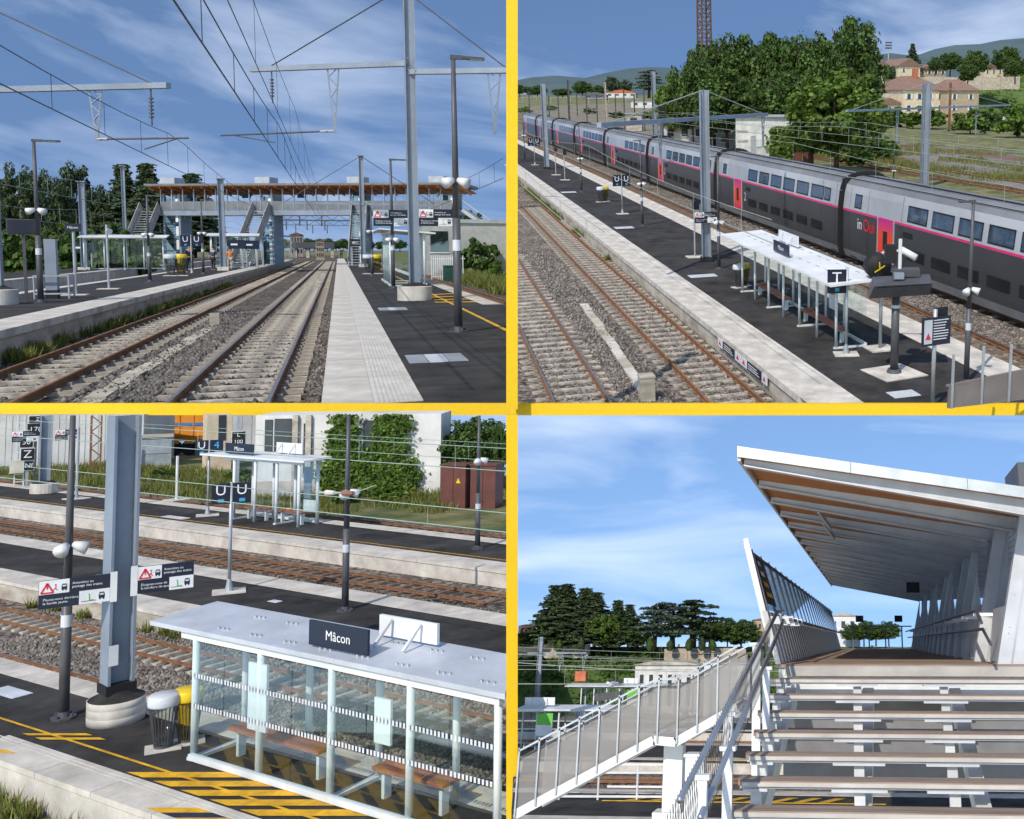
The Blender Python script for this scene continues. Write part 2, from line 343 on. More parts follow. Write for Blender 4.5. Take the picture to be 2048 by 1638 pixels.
def crown_cedar(m, seed, plates=16, leaf=.017):
    r = np.random.default_rng(seed); C, Nn = [], []
    for k in range(plates):
        t = (k + .5) / plates; ph = k * 2.4 + r.uniform(-.4, .4); rad = (.36 * (1 - .55 * t)) * r.uniform(.75, 1.1)
        cx, cy = math.cos(ph) * rad * .62, math.sin(ph) * rad * .62; z = .32 + .64 * t; n = int(330 * (1 - .3 * t)); a = r.uniform(0, 6.28, n); q = np.sqrt(r.uniform(0, 1, n)) * rad * .72
        x = cx + np.cos(a) * q; y = cy + np.sin(a) * q; zz = z - .25 * q + r.normal(size=n) * .012
        C.append(np.stack([x, y, zz], 1)); Nn.append(r.normal(size=(n, 3)) * .9 + np.array([0, 0, .5]))
    return quads_mesh('crown', np.concatenate(C), np.concatenate(Nn), leaf, m, .7)
def crown_column(m, seed, n=1500, leaf=.03):
    r = np.random.default_rng(seed); z = r.uniform(.03, 1, n); a = r.uniform(0, 6.28, n); R = .2 * np.sin(np.clip(z * .9 + .1, 0, 1) * 3.14) ** .6 * r.uniform(.7, 1.1, n)
    C = np.stack([np.cos(a) * R, np.sin(a) * R, z], 1); return quads_mesh('crown', C, np.stack([np.cos(a), np.sin(a), r.normal(size=n) * .4 + .3], 1), leaf, m)
def trunk_mesh(kind):
    b = MB()
    if kind == 'broad':
        b.cyl((0, 0, -.1), (.02, 0, .5), .05, .035, 8).cyl((.02, 0, .5), (-.02, .03, 1.1), .035, .015, 8)
        for k in range(6):
            a = k * 1.05; b.cyl((.01, 0, .4 + .08 * k), (math.cos(a) * .45, math.sin(a) * .45, .85 + .12 * k), .02, .006, 6)
    elif kind == 'cedar':
        b.cyl((0, 0, -.05), (.01, 0, .5), .03, .022, 8).cyl((.01, 0, .5), (0, .01, .95), .022, .006, 8)
        for k in range(8):
            a = k * 2.4; z = .3 + .08 * k; b.cyl((0, 0, z), (math.cos(a) * .2, math.sin(a) * .2, z + .06), .01, .003, 5)
    else:
        b.cyl((0, 0, -.05), (0, 0, .95), .018, .003, 8)
        for k in range(10):
            a = k * 2.4; z = .2 + .07 * k; b.cyl((0, 0, z), (math.cos(a) * .1 * (1.1 - z), math.sin(a) * .1 * (1.1 - z), z - .01), .006, .002, 5)
    return b.mesh('trunk', bark, True)
CROWN = {
 'conifer': [crown_conifer(lf_dark, 1, levels=36), crown_conifer(lf_dark, 2, R=.2, levels=40, power=.95), crown_conifer(lf_dark, 3, R=.27, levels=32, droop=.55)],
 'cedar': [crown_cedar(lf_blue, 4), crown_cedar(lf_blue, 5, 12), crown_cedar(lf_dark, 6, 14)],
 'broad': [crown_broad(lf_mid, 7, 130, 80, .036), crown_broad(lf_mid, 8, 120, 80, .036), crown_broad(lf_mid, 9, 140, 75, .034)],
 'light': [crown_broad(lf_light, 10, 110, 75, .04), crown_broad(lf_light, 12, 100, 75, .04)],
 'bush': [crown_broad(lf_light, 13, 40, 60, .07, -.2), crown_broad(lf_mid, 14, 40, 60, .07, -.2)],
 'pine': [crown_broad(lf_dark, 15, 75, 75, .04, -.6), crown_broad(lf_dark, 16, 70, 75, .04, -.6)],
 'column': [crown_column(lf_mid, 17), crown_column(lf_dark, 18)]}
TRUNK = {k: trunk_mesh(k) for k in ('broad', 'cedar', 'conifer')}
_cnt = [0]
NAMES = {'conifer': 'conifer_tree', 'cedar': 'cedar_tree', 'broad': 'broadleaf_tree', 'light': 'broadleaf_tree', 'bush': 'bush', 'pine': 'pine_tree', 'column': 'cypress_shrub'}
def plant(site, kind, p, h, w, label, group=None, cat=None, var=None):
    """h: full height, w: full width (metres)"""
    _cnt[0] += 1; k = _cnt[0] if var is None else var
    t = thing(site, NAMES[kind], label, cat or ('bush' if kind in ('bush', 'column') else 'tree'), p, (_cnt[0] * 2.1) % 6.28, group)
    me = CROWN[kind][k % len(CROWN[kind])]
    if kind in ('broad', 'light', 'pine'):
        c = part(None, 'crown', None, t, mesh=me); c.scale = (w / 2, w / 2, h * .43); c.location = (0, 0, h * .57)
        q = part(None, 'trunk', None, t, mesh=TRUNK['broad']); q.scale = (w * .6, w * .6, h * .62)
    elif kind == 'bush':
        c = part(None, 'crown', None, t, mesh=me); c.scale = (w / 2, w / 2, h * .62); c.location = (0, 0, h * .38)
        q = part(None, 'stem', None, t, mesh=TRUNK['broad']); q.scale = (w * .4, w * .4, h * .3)
    else:
        wd = {'conifer': .48, 'cedar': .74, 'column': .42}[kind]
        c = part(None, 'crown', None, t, mesh=me); c.scale = (w / wd, w / wd, h)
        q = part(None, 'trunk', None, t, mesh=TRUNK['cedar' if kind == 'cedar' else 'conifer']); q.scale = (w / .6, w / .6, h * .97)
    return t
def grass(site, pts, name, m, hgt=.3, dens=1.0, kind='stuff'):
    """pts: list of (x, y, z, radius, count) patches of upright blades, one object"""
    C = []
    for x, y, z, R, n in pts:
        a = RNG.uniform(0, 6.28, n); q = np.sqrt(RNG.uniform(0, 1, n)) * R
        C.append(np.stack([x + np.cos(a) * q, y + np.sin(a) * q, np.full(n, z)], 1))
    C = keep(site, np.concatenate(C)); n = len(C); a = RNG.uniform(0, 6.28, n); H = hgt * RNG.uniform(.4, 1.3, n); w = hgt * .07
    dx, dy = np.cos(a) * w, np.sin(a) * w; lean = RNG.normal(size=(n, 2)) * H[:, None] * .3
    A = C + np.stack([-dx, -dy, 0 * a], 1); B = C + np.stack([dx, dy, 0 * a], 1); T = C + np.stack([lean[:, 0], lean[:, 1], H], 1)
    vs = np.stack([A, B, T], 1).reshape(-1, 3); me = bpy.data.meshes.new(name)
    me.vertices.add(3 * n); me.vertices.foreach_set('co', vs.astype(np.float32).ravel()); me.loops.add(3 * n); me.loops.foreach_set('vertex_index', np.arange(3 * n, dtype=np.int32))
    me.polygons.add(n); me.polygons.foreach_set('loop_start', np.arange(0, 3 * n, 3, dtype=np.int32)); me.polygons.foreach_set('loop_total', np.full(n, 3, dtype=np.int32)); me.update(calc_edges=True); me.materials.append(m)
    o = link(bpy.data.objects.new(name, me)); o.matrix_world = site.M.copy(); o['kind'] = kind; return o
def stones(site, regions, m, size, name='ballast_stones'):
    """regions: (x0, x1, y0, y1, z, count) ; loose ballast as one object"""
    C = np.concatenate([np.stack([RNG.uniform(x0, x1, n), RNG.uniform(y0, y1, n), np.full(n, z)], 1) for x0, x1, y0, y1, z, n in regions])
    C = keep(site, C); n = len(C); base = np.array([[1, 0, 0], [-1, 0, 0], [0, 1, 0], [0, -1, 0], [0, 0, 1], [0, 0, -1]], float)
    s = size * RNG.uniform(.5, 1.3, (n, 1, 1)); vs = base[None] * s * RNG.uniform(.55, 1.2, (n, 6, 1)) + RNG.normal(size=(n, 6, 3)) * size * .18
    vs = (vs + C[:, None, :]).reshape(-1, 3)
    T = np.array([[0, 2, 4], [2, 1, 4], [1, 3, 4], [3, 0, 4], [2, 0, 5], [1, 2, 5], [3, 1, 5], [0, 3, 5]]); fs = (T[None] + (np.arange(n) * 6)[:, None, None]).reshape(-1)
    me = bpy.data.meshes.new(name); me.vertices.add(6 * n); me.vertices.foreach_set('co', vs.astype(np.float32).ravel()); k = len(fs)
    me.loops.add(k); me.loops.foreach_set('vertex_index', fs.astype(np.int32)); me.polygons.add(k // 3); me.polygons.foreach_set('loop_start', np.arange(0, k, 3, dtype=np.int32)); me.polygons.foreach_set('loop_total', np.full(k // 3, 3, dtype=np.int32)); me.update(calc_edges=True); me.materials.append(m)
    o = link(bpy.data.objects.new(name, me)); o.matrix_world = site.M.copy(); o['kind'] = 'stuff'; return o

# ------------------------------------------------------------------ railway pieces
def track(site, label, xc, gauge, y0, y1, z, pitch, slw, n_ind, smat, worn=True, sl_len=2.4, skew=0.0, front=None, lmin=None):
    """z: rail top. Rails run along y from y0 to y1."""
    t = thing(site, 'railway_track', label, 'railway track', (xc, y0, 0)); L = y1 - y0; k = gauge / 1.5
    hr = .16 * k
    for s in (-1, 1):
        x = s * gauge / 2; f0 = max(0, front_a(site, xc + x, z - hr, 829) - y0) if front else 0; L = min(y1, lmin[1](xc + x - .08)) - y0 if lmin else y1 - y0
        b = MB().bx(x - .015 * k, x + .015 * k, f0, L, z - hr + .02 * k, z - .045 * k).bx(x - .07 * k, x + .07 * k, f0, L, z - hr, z - hr + .02 * k).bx(x - .036 * k, x + .036 * k, f0, L, z - .045 * k, z - .006 * k)
        r = part(b, 'rail', rust, t)
        part(MB().bx(x - .03 * k, x + .03 * k, f0, L, z - .006 * k, z), 'rail_head', steeltop if worn else rust, r)
    hl = sl_len / 2 * k; zt = z - hr - .002; L = y1 - y0
    def sl(b, y): return b.add([(-hl, y - slw / 2 + skew * -hl, zt - .12 * k), (hl, y - slw / 2 + skew * hl, zt - .12 * k), (hl, y + slw / 2 + skew * hl, zt - .12 * k), (-hl, y + slw / 2 + skew * -hl, zt - .12 * k),
                       (-hl, y - slw / 2 * .8 + skew * -hl, zt), (hl, y - slw / 2 * .8 + skew * hl, zt), (hl, y + slw / 2 * .8 + skew * hl, zt), (-hl, y + slw / 2 * .8 + skew * -hl, zt)],
                      [(4, 5, 6, 7), (0, 1, 5, 4), (1, 2, 6, 5), (2, 3, 7, 6), (3, 0, 4, 7)])
    b = sl(MB(), 0)
    for s in (-1, 1):
        for e in (-1, 1): b.bx(s * gauge / 2 + e * .11 * k - .045 * k, s * gauge / 2 + e * .11 * k + .045 * k, -.07 * k + skew * s * gauge / 2, .07 * k + skew * s * gauge / 2, zt, zt + .05 * k)
    me = b.mesh('sleeper', smat); n = int(L / pitch); rest = MB()
    for i in range(n):
        y = .3 * pitch + i * pitch
        if front and y0 + y - slw < max(front_a(site, xc - hl, zt - .12 * k, 829), front_a(site, xc + hl, zt - .12 * k, 829)): continue
        if lmin and lmin[0](y0 + y) > xc - hl:
            xa = lmin[0](y0 + y) - xc
            if xa < hl - .3: part(MB().bx(xa, hl, y - slw / 2, y + slw / 2, zt - .12 * k, zt), 'sleeper', smat, t)
            continue
        if i < n_ind: part(None, 'sleeper', None, t, mesh=me, loc=(random.uniform(-.02, .02), y + random.uniform(-.03, .03) * pitch, 0), rot=(0, 0, random.uniform(-.012, .012)))
        else: sl(rest, y)
    if rest.v: part(rest, 'far_sleepers', smat, t, kind='stuff')
    return t
def catenary(site, label, x, y0, y1, hc, hm, span, r=.012, m=None, drop=5.0, sag=.55, x2=None):
    m = m or wiredark; t = thing(site, 'overhead_wire', label, 'overhead wire', (x, y0, 0)); L = y1 - y0
    dx = (0 if x2 is None else x2 - x)
    part(MB().tube([(dx * q / 12, L * q / 12, hc) for q in range(13)], r), 'contact_wire', m, t)
    pts, n = [], int(L / 4)
    def hm_at(y): u = ((y + span * .35) % span) / span; return hm - sag * 4 * u * (1 - u)
    for i in range(n + 1): y = L * i / n; pts.append((dx * y / L, y, hm_at(y)))
    part(MB().tube(pts, r * .85), 'messenger_wire', m, t)
    i = 0; y = drop * .5
    while y < min(L, drop * 16):
        part(MB().tube([(dx * y / L, y, hc), (dx * y / L, y, hm_at(y))], r * .5, 4), 'dropper', m, t); y += drop
    return t
def lamp(site, u, vb, vt, label, headdir=1, spk=.45, head=None, group='platform lamp posts', p=None, tagband=True, nohead=False):
    p = p or site.P(u, vb); h = site.H(p, vt); t = thing(site, 'lamp_post', label, 'lamp post', p, 0, group)
    part(MB().cyl((0, 0, 0), (0, 0, h * .42), .085, .08, 14).cyl((0, 0, h * .42), (0, 0, h), .07, .045, 14), 'pole', darkpost, t, True)
    b = MB().cyl((0, 0, 0), (0, 0, .03), .2, .2, 8).cyl((0, 0, .03), (0, 0, .12), .11, .09, 12)
    for k in range(4): b.cyl((.15 * math.cos(k * 1.57 + .4), .15 * math.sin(k * 1.57 + .4), .03), (.15 * math.cos(k * 1.57 + .4), .15 * math.sin(k * 1.57 + .4), .08), .025, .02, 6)
    part(b, 'base_flange', darkpost, t)
    hl = head or h * .085; a = headdir
    d = V((math.cos(a), math.sin(a), 0)) if not isinstance(a, int) else V((a, 0, 0))
    e = V((0, 0, h + .02))
    b = MB().bar(e - d * .06, e + d * hl * .3, .09, .08).bar(e + d * hl * .3, e + d * hl, .17, .05)
    if not nohead:
      hd = part(b, 'lamp_head', darkpost, t)
      part(MB().bar(e + d * hl * .55 - V((0, 0, .032)), e + d * hl * .95 - V((0, 0, .032)), .13, .012), 'lens', signgrey, hd)
    if spk:
        for s in (-1, 1):
            z = h * spk; part(MB().cyl((s * .05, -.02, z + .05), (s * .22, -.16, z - .03), .06, .12, 12), 'loudspeaker', white, t, True)
    if tagband: part(MB().cyl((0, 0, h * .30), (0, 0, h * .34), .088, .086, 14, False), 'number_band', signgrey, t, True)
    return t
def bins(site, p, label, yaw=0.0, s=1.0, lean=0.0):
    for k, (lid, bag, nm, lb) in enumerate(((signgrey, signgrey, 'grey', 'grey lidded wire litter bin '), (binyellow, binyellow, 'yellow', 'yellow lidded recycling bin '))):
        q = V(p) + Matrix.Rotation(yaw, 3, 'Z') @ V((.40 * k * s, .12 * k * s, 0)); t = thing(site, 'litter_bin', lb + label, 'litter bin', q, yaw, 'litter bins on the platforms')
        n = 22
        for i in range(n):
            a = 6.283 * i / n; part(MB().bar((math.cos(a) * .15 * s, math.sin(a) * .15 * s, .06 * s), (math.cos(a) * .25 * s, math.sin(a) * .25 * s, .82 * s), .014 * s, .014 * s), 'slat', darkpost, t)
        part(MB().lathe([(.13 * s, .1 * s), (.22 * s, .75 * s), (.22 * s, .8 * s)], 16), 'bag', glassmat('bag_' + nm, (.75, .75, .72) if k == 0 else (.75, .65, .12), .1) if ('bag_' + nm) not in MATS else MATS['bag_' + nm], t, True)
        part(MB().lathe([(.27 * s, .82 * s), (.28 * s, .85 * s), (.27 * s, 1.0 * s), (.24 * s, 1.03 * s)], 20), 'lid', lid, t, True)
        part(MB().bx(-.3 * s, .3 * s, -.22 * s, .22 * s, 0, .035 * s), 'base_plate', kerb, t)
        part(MB().lathe([(.16 * s, .04 * s), (.15 * s, .08 * s)], 14), 'ring', darkpost, t)
def warning_board(parent, x0, x1, z0, z1, y, second, order=0):
    """the two-tier safety panel: pictogram and text above, text and pictogram below"""
    w, h = x1 - x0, z1 - z0; zm = (z0 + z1) / 2; xm = x0 + w * .42; xn = x0 + w * .56
    bd = part(MB().bx(x0, x1, y, y + .02, z0, z1), 'panel', navy, parent)
    part(MB().bx(x0 + .004, xm, y - .006, y, zm + .004, z1 - .004), 'white_field', signwhite, bd)
    part(MB().bx(xn, x1 - .004, y - .006, y, z0 + .004, zm - .004), 'white_field', signwhite, bd)
    tz, th, tx = zm + h * .06, h * .36, x0 + w * .03
    b = MB()
    P = [(tx, tz), (tx + th, tz), (tx + th / 2, tz + th * .95)]
    for i in range(3):
        a, c = P[i], P[(i + 1) % 3]; b.bar((a[0], y - .009, a[1]), (c[0], y - .009, c[1]), .006, th * .14)
    b.prism([(tx + th * .40, tz + th * .85), (tx + th * .6, tz + th * .85), (tx + th * .53, tz + th * .32), (tx + th * .47, tz + th * .32)], 'y', y - .012, y - .007)
    part(b, 'warning_triangle', red, bd)
    def train(px, pz, s, nm):
        q = MB().prism([(px - s * .4, pz), (px + s * .4, pz), (px + s * .42, pz + s * .55), (px + s * .3, pz + s), (px - s * .3, pz + s), (px - s * .42, pz + s * .55)], 'y', y - .010, y - .006)
        q.bx(px - s * .34, px - s * .14, y - .010, y - .006, pz - s * .2, pz); q.bx(px + s * .14, px + s * .34, y - .010, y - .006, pz - s * .2, pz); o = part(q, nm, navy, bd)
        part(MB().bx(px - s * .27, px + s * .27, y - .013, y - .0101, pz + s * .5, pz + s * .8), 'cab_window', signgrey, bd)
    train(xm - w * .07, zm + h * .13, h * .2, 'train_pictogram'); train(x1 - w * .12, z0 + h * .16, h * .22, 'train_pictogram')
    q = MB(); px, pz, s = xm - w * .19, zm + h * .12, h * .2
    q.cyl((px, y - .010, pz + s), (px, y - .006, pz + s), s * .14, n=8).bar((px, y - .008, pz + s * .85), (px - s * .1, y - .008, pz + s * .35), .004, s * .2).bar((px - s * .1, y - .008, pz + s * .4), (px + s * .3, y - .008, pz), .004, s * .13).bar((px - s * .1, y - .008, pz + s * .4), (px - s * .4, y - .008, pz), .004, s * .13)
    part(q, 'person_pictogram', red, bd)
    q = MB(); px, pz = xn + w * .14, z0 + h * .14
    q.cyl((px, y - .010, pz + s), (px, y - .006, pz + s), s * .13, n=8).bar((px, y - .008, pz + s * .85), (px, y - .008, pz), .004, s * .2).bar((px, y - .008, pz), (px + s * .7, y - .008, pz), .004, s * .12)
    part(q, 'person_pictogram', green, bd)
    part(MB().bx(xn + w * .03, x1 - w * .2, y - .010, y - .006, z0 + h * .10, z0 + h * .115), 'kerb_pictogram', navy, bd)
    lettering(bd, 'Attention au\npassage des trains.', signwhite, h * .125, xm + w * .04, y - .006, zm + h * .25, align='LEFT')
    lettering(bd, second, signwhite, h * .125, x0 + w * .06, y - .006, zm - h * .25, align='LEFT')
def u_sign(site, u, vb, vt, label, letters=('U', 'U'), pw=None, p=None, turn=0.0, base=True, sub=True):
    p = p or site.P(u, vb); h = site.H(p, vt); t = thing(site, 'stop_sign', label, 'sign', p, facing(p, turn), 'stopping point signs')
    part(MB().cyl((0, 0, 0), (0, 0, h), .045, .045, 10), 'post', galv, t, True)
    if base: part(MB().bx(-.4, .4, -.3, .3, 0, .04), 'base_slab', kerb, t)
    part(MB().cyl((0, 0, .04), (0, 0, .35), .11, .05, 10), 'foot', galv, t)
    w = pw or .42
    for i, c in enumerate(letters):
        s = -1 if i == 0 else 1
        b = part(MB().bx(min(0, s * w) + s * .03, max(0, s * w) + s * .03, -.05, -.03, h - w * 1.3, h - .02), 'panel', navy, t)
        lettering(b, c, signwhite if c != '4' else cyan, w * .85, s * (w / 2 + .03), -.05, h - w * .5)
        if sub: part(MB().bx(s * (w * .5 + .03) - .06, s * (w * .5 + .03) + .08, -.056, -.05, h - w * 1.2, h - w * 1.0), 'arrow_mark', cyan, b)
    return t
def shelter(site, label, o, yaw, L, D, H, nb, roofover=(.3, .3, .5, .5), glass_back=True, glass_front=False, bench=True, panels=(), sign=None, backsign=None, slope=0.12, dots=True, hatch=False, mroof=None, r=.045, cut=0.0):
    """o: ground point of one end of the front row; x runs along the shelter, y to its rear"""
    t = thing(site, 'platform_shelter', label, 'shelter', o, yaw)
    x = [L * i / nb for i in range(nb + 1)]
    for xx in x:
        part(MB().cyl((xx, 0, 0), (xx, 0, H), r, r, 10), 'post', offwhite, t, True); 
        if xx < L - cut * .7: part(MB().cyl((xx, D, 0), (xx, D, H + slope), r, r, 10), 'post', offwhite, t, True)
    for xx in x[::2]: part(MB().bx(xx - .06, xx + .06, -.08, D + .08, .0, .05), 'foot_rail', offwhite, t)
    fx, bk, fr, rr = roofover
    z0, z1 = H + .02 - slope * fr / max(D, .1), H + slope + .02 + slope * rr / max(D, .1)
    b = MB().add([(-fx, -fr, z0), (L + bk, -fr, z0), (L + bk - cut, D + rr, z1), (-fx, D + rr, z1), (-fx, -fr, z0 + .07), (L + bk, -fr, z0 + .07), (L + bk - cut, D + rr, z1 + .07), (-fx, D + rr, z1 + .07)], [(0, 3, 2, 1), (4, 5, 6, 7), (0, 1, 5, 4), (1, 2, 6, 5), (2, 3, 7, 6), (3, 0, 4, 7)])
    rf = part(b, 'roof', mroof or white, t)
    part(MB().bx(-fx * .3, L + bk * .3, -.05, .05, H - .1, H + .0), 'front_rail', offwhite, t); part(MB().bx(-fx * .3, L + bk * .3 - cut, D - .05, D + .05, H - .1 + slope, H + slope), 'rear_rail', offwhite, t)
    if dots:
        for i in range(nb * 2):
            xx = L * (i + .5) / (nb * 2)
            for yy in (D * .12, D * .85):
                if xx > L - cut and yy > D * .5: continue
                zz = ylerp(z0, z1, (yy + fr) / (D + rr + fr)) + .07
                for q in (0, .1, .2): part(MB().cyl((xx + q, yy + q * .1, zz - .01), (xx + q, yy + q * .1, zz + .03), .03, .02, 6), 'roof_bolt', galv, rf)
    rows = ([D] if glass_back else []) + ([0] if glass_front else [])
    for yy in rows:
        yo = .06 if yy else -.06
        for i in range(nb * 2):
            a, c = L * i / (nb * 2) + .01, L * (i + 1) / (nb * 2) - .01
            g = part(MB().bx(a, c, yy + yo - .006, yy + yo + .006, .12, H - .12), 'glass_pane', glass, t)
            if hatch:
                b = MB(); n = 11
                for zz in (H * .42, H * .66):
                    for k in range(n): q = a + (c - a) * (k + .5) / n; b.bx(q - (c - a) / n * .27, q + (c - a) / n * .27, yy + yo - .009, yy + yo - .0065, zz, zz + .07)
                part(b, 'glass_marking', signgrey, g, kind='stuff')
        part(MB().bx(0, L, yy + yo - .04, yy + yo + .04, .02, .11), 'sill_rail', offwhite, t)
    for xx, s in ((-.06, 0), (L + .06, 1)):
        if cut and s: continue
        part(MB().bx(xx - .006, xx + .006, D * .12, D * .9, .12, H - .1), 'end_pane', glass, t)
    if bench:
        for (a, c) in ((.06, .40), (.58, .94 if not cut else .80)):
            b0 = part(MB().bx(L * a, L * c, D * .35, D * .72, .42, .47), 'bench_seat', benchwood, t)
            part(MB().bx(L * a, L * c, D * .5, D * .56, .34, .415), 'bench_rail', offwhite, b0); [part(MB().bx(q, q + .06, D * .45, D * .6, 0, .34), 'bench_leg', offwhite, b0) for q in (L * a + .1, L * c - .16)]
            part(MB().bx(L * a + .3, L * a + .55, D * .5, D * .68, .475, .56), 'armrest', benchwood, b0)
    for (xa, xb, za, zb, yy, m) in panels: part(MB().bx(xa, xb, yy - .02, yy + .02, za, zb), 'notice_panel', m, t)
    if sign:
        xa, xb, hh, yy = sign; s = part(MB().bx(xa, xb, yy, yy + .04, H + .14, H + .14 + hh), 'name_board', navy, t); lettering(s, 'Mâcon', signwhite, hh * .55, (xa + xb) / 2, yy, H + .14 + hh * .48)
    if backsign:
        xa, xb, hh, yy = backsign; s = part(MB().bx(xa, xb, yy, yy + .05, H + slope + .14, H + slope + .14 + hh), 'name_board', signwhite, t)
        for q in (.25, .75): part(MB().bar((xa + (xb - xa) * q, yy - .03, H + slope + .14 + hh * .9), (xa + (xb - xa) * q, yy - .35, H + slope * .9 + .1), .04, .04), 'board_strut', white, s)
    return t
def truss_drop(parent, top_c, w, h, ax, m, name='drop_bracket'):
    """tapering lattice bracket hanging from a cantilever beam; ax: unit vector along the beam"""
    ax = V(ax); c = V(top_c); n = 5; t = part(MB().bar(c - ax * w / 2 + V((0, 0, .1)), c - ax * w * .12 - V((0, 0, h * .78)), .05, .05).bar(c + ax * w / 2 + V((0, 0, .1)), c + ax * w * .12 - V((0, 0, h * .78)), .05, .05), name, m, parent)
    b = MB(); pr = None
    for i in range(n + 1):
        f = i / n; ww = w / 2 * (1 - f) + w * .12 * f; q = c + ax * (ww if i % 2 else -ww) - V((0, 0, h * .78 * f))
        if pr: b.bar(pr, q, .035, .035)
        pr = q
    part(b, 'lattice_bar', m, t); part(MB().bar(c - V((0, 0, h * .72)), c - V((0, 0, h)), .10, .10), 'bracket_end', m, t)
    return t
def insulator(parent, top, h, m=None):
    b = MB(); top = V(top); b.cyl(top, top - V((0, 0, h)), .025, .025, 6)
    for i in range(6): z = top.z - h * (.25 + .1 * i); b.cyl((top.x, top.y, z), (top.x, top.y, z - h * .035), .07, .07, 10)
    return part(b, 'insulator', m or darkpost, parent)
def person(site, p, h, label, top, legs, yaw=0.0, walk=.12, hair=None):
    def skin(name, vs, es, rad, m, parent, sub=1):
        me = bpy.data.meshes.new(name); me.from_pydata(vs, es, []); o = link(bpy.data.objects.new(name, me)); me.materials.append(m)
        sk = o.modifiers.new('skin', 'SKIN'); 
        for i, r in enumerate(rad): me.skin_vertices[0].data[i].radius = (r, r)
        me.skin_vertices[0].data[0].use_root = True
        s = o.modifiers.new('sub', 'SUBSURF'); s.levels = s.render_levels = sub; o.parent = parent; return o
    t = thing(site, 'person', label, 'person', p, yaw, None); k = h / 1.75; w = walk
    J = [(0, 0, .95), (0, 0, 1.2), (0, 0, 1.42), (0, 0, 1.52), (0, -.01, 1.60), (0, -.01, 1.71), (.19, 0, 1.40), (.24, .05, 1.12), (.22, -.08, .88), (-.19, 0, 1.40), (-.24, -.03, 1.12), (-.22, -.12, .90), (.1, 0, .9), (.11, -w, .5), (.11, -w * .6, .08), (.11, -w * .6 - .14, .04), (-.1, 0, .9), (-.11, w * .7, .5), (-.11, w * 1.6, .09), (-.11, w * 1.6 - .14, .04)]
    J = [tuple(c * k for c in j) for j in J]
    E = [(0, 1), (1, 2), (2, 3), (3, 4), (4, 5), (2, 6), (6, 7), (7, 8), (2, 9), (9, 10), (10, 11), (0, 12), (12, 13), (13, 14), (14, 15), (0, 16), (16, 17), (17, 18), (18, 19)]
    R = [.13, .12, .13, .055, .085, .075, .06, .045, .032, .06, .045, .032, .085, .06, .04, .04, .085, .06, .04, .04]; R = [r * k for r in R]
    fl = mat('skin_tone', (.42, .25, .17), .6, var=.05)
    skin('body', J, E, R, fl, t)
    ti = [0, 1, 2, 6, 7, 9, 10]; mp = {i: n for n, i in enumerate(ti)}
    skin('jacket', [J[i] for i in ti], [(mp[a], mp[b]) for a, b in E if a in mp and b in mp], [R[i] * 1.22 for i in ti], top, t)
    ti = [0, 12, 13, 14, 16, 17, 18]; mp = {i: n for n, i in enumerate(ti)}
    skin('trousers', [J[i] for i in ti], [(mp[a], mp[b]) for a, b in E if a in mp and b in mp], [R[i] * 1.2 for i in ti], legs, t)
    part(MB().lathe([(.02 * k, 1.60 * k), (.09 * k, 1.66 * k), (.085 * k, 1.74 * k), (.03 * k, 1.79 * k)], 10, (0, .02 * k, 0)), 'hair', hair or blackm, t, True)
    return t

# ------------------------------------------------------------------ added yellow bars, the collage border rebuilt to cover the seams between sites
def wpt(u, v, z): return EYE + WORLD @ (ray(u, v) * z)
def boundary(a, b, w, h, up): 
    o = link(bpy.data.objects.new('boundary_wall', MB().bar(a, b, w, h, up).mesh('boundary_wall', border_yellow))); o['kind'] = 'structure'
_upv = WORLD @ V((0, -1, 0)); _fwv = WORLD @ V((0, 0, 1))
boundary(wpt(-60, 818, 121), wpt(1024, 818, 121), .9, 23 / F * 121, _upv)
boundary(wpt(1024, 818, 84), wpt(2110, 818, 84), .9, 23 / F * 84, _upv)
_lat = WORLD @ V((1, 0, .268)).normalized()
boundary(wpt(1024, 818, 82), wpt(1024, -60, 82), .8, 22 / F * 82, _lat)
boundary(wpt(1024, 1700, 24), wpt(1024, 829.2, 24), .3, 22 / F * 24, _lat)

# ================================================================== SITE 1: platform-level view
s = S1
def rel(q, p): return V(q) - V(p)
struct(MB().add([s.P(-60, 818, -.86), s.P(1025, 818, -.86), s.P(1025, 501, -.86), s.P(-60, 501, -.86)], [(0, 1, 2, 3)]), 'ground', meadow, s)
hB = -.76
struct(MB().sheet([(-30, 30), s.P(-60, 818, hB)[:2], s.P(668, 818, hB)[:2], (-.1, 420), (-16, 420), (-30, 110)], hB).sheet([(4.6, 30.6), (8.2, 53.8), (8.2, 300), (4.6, 300)], hB), 'ballast_bed', ballast, s)
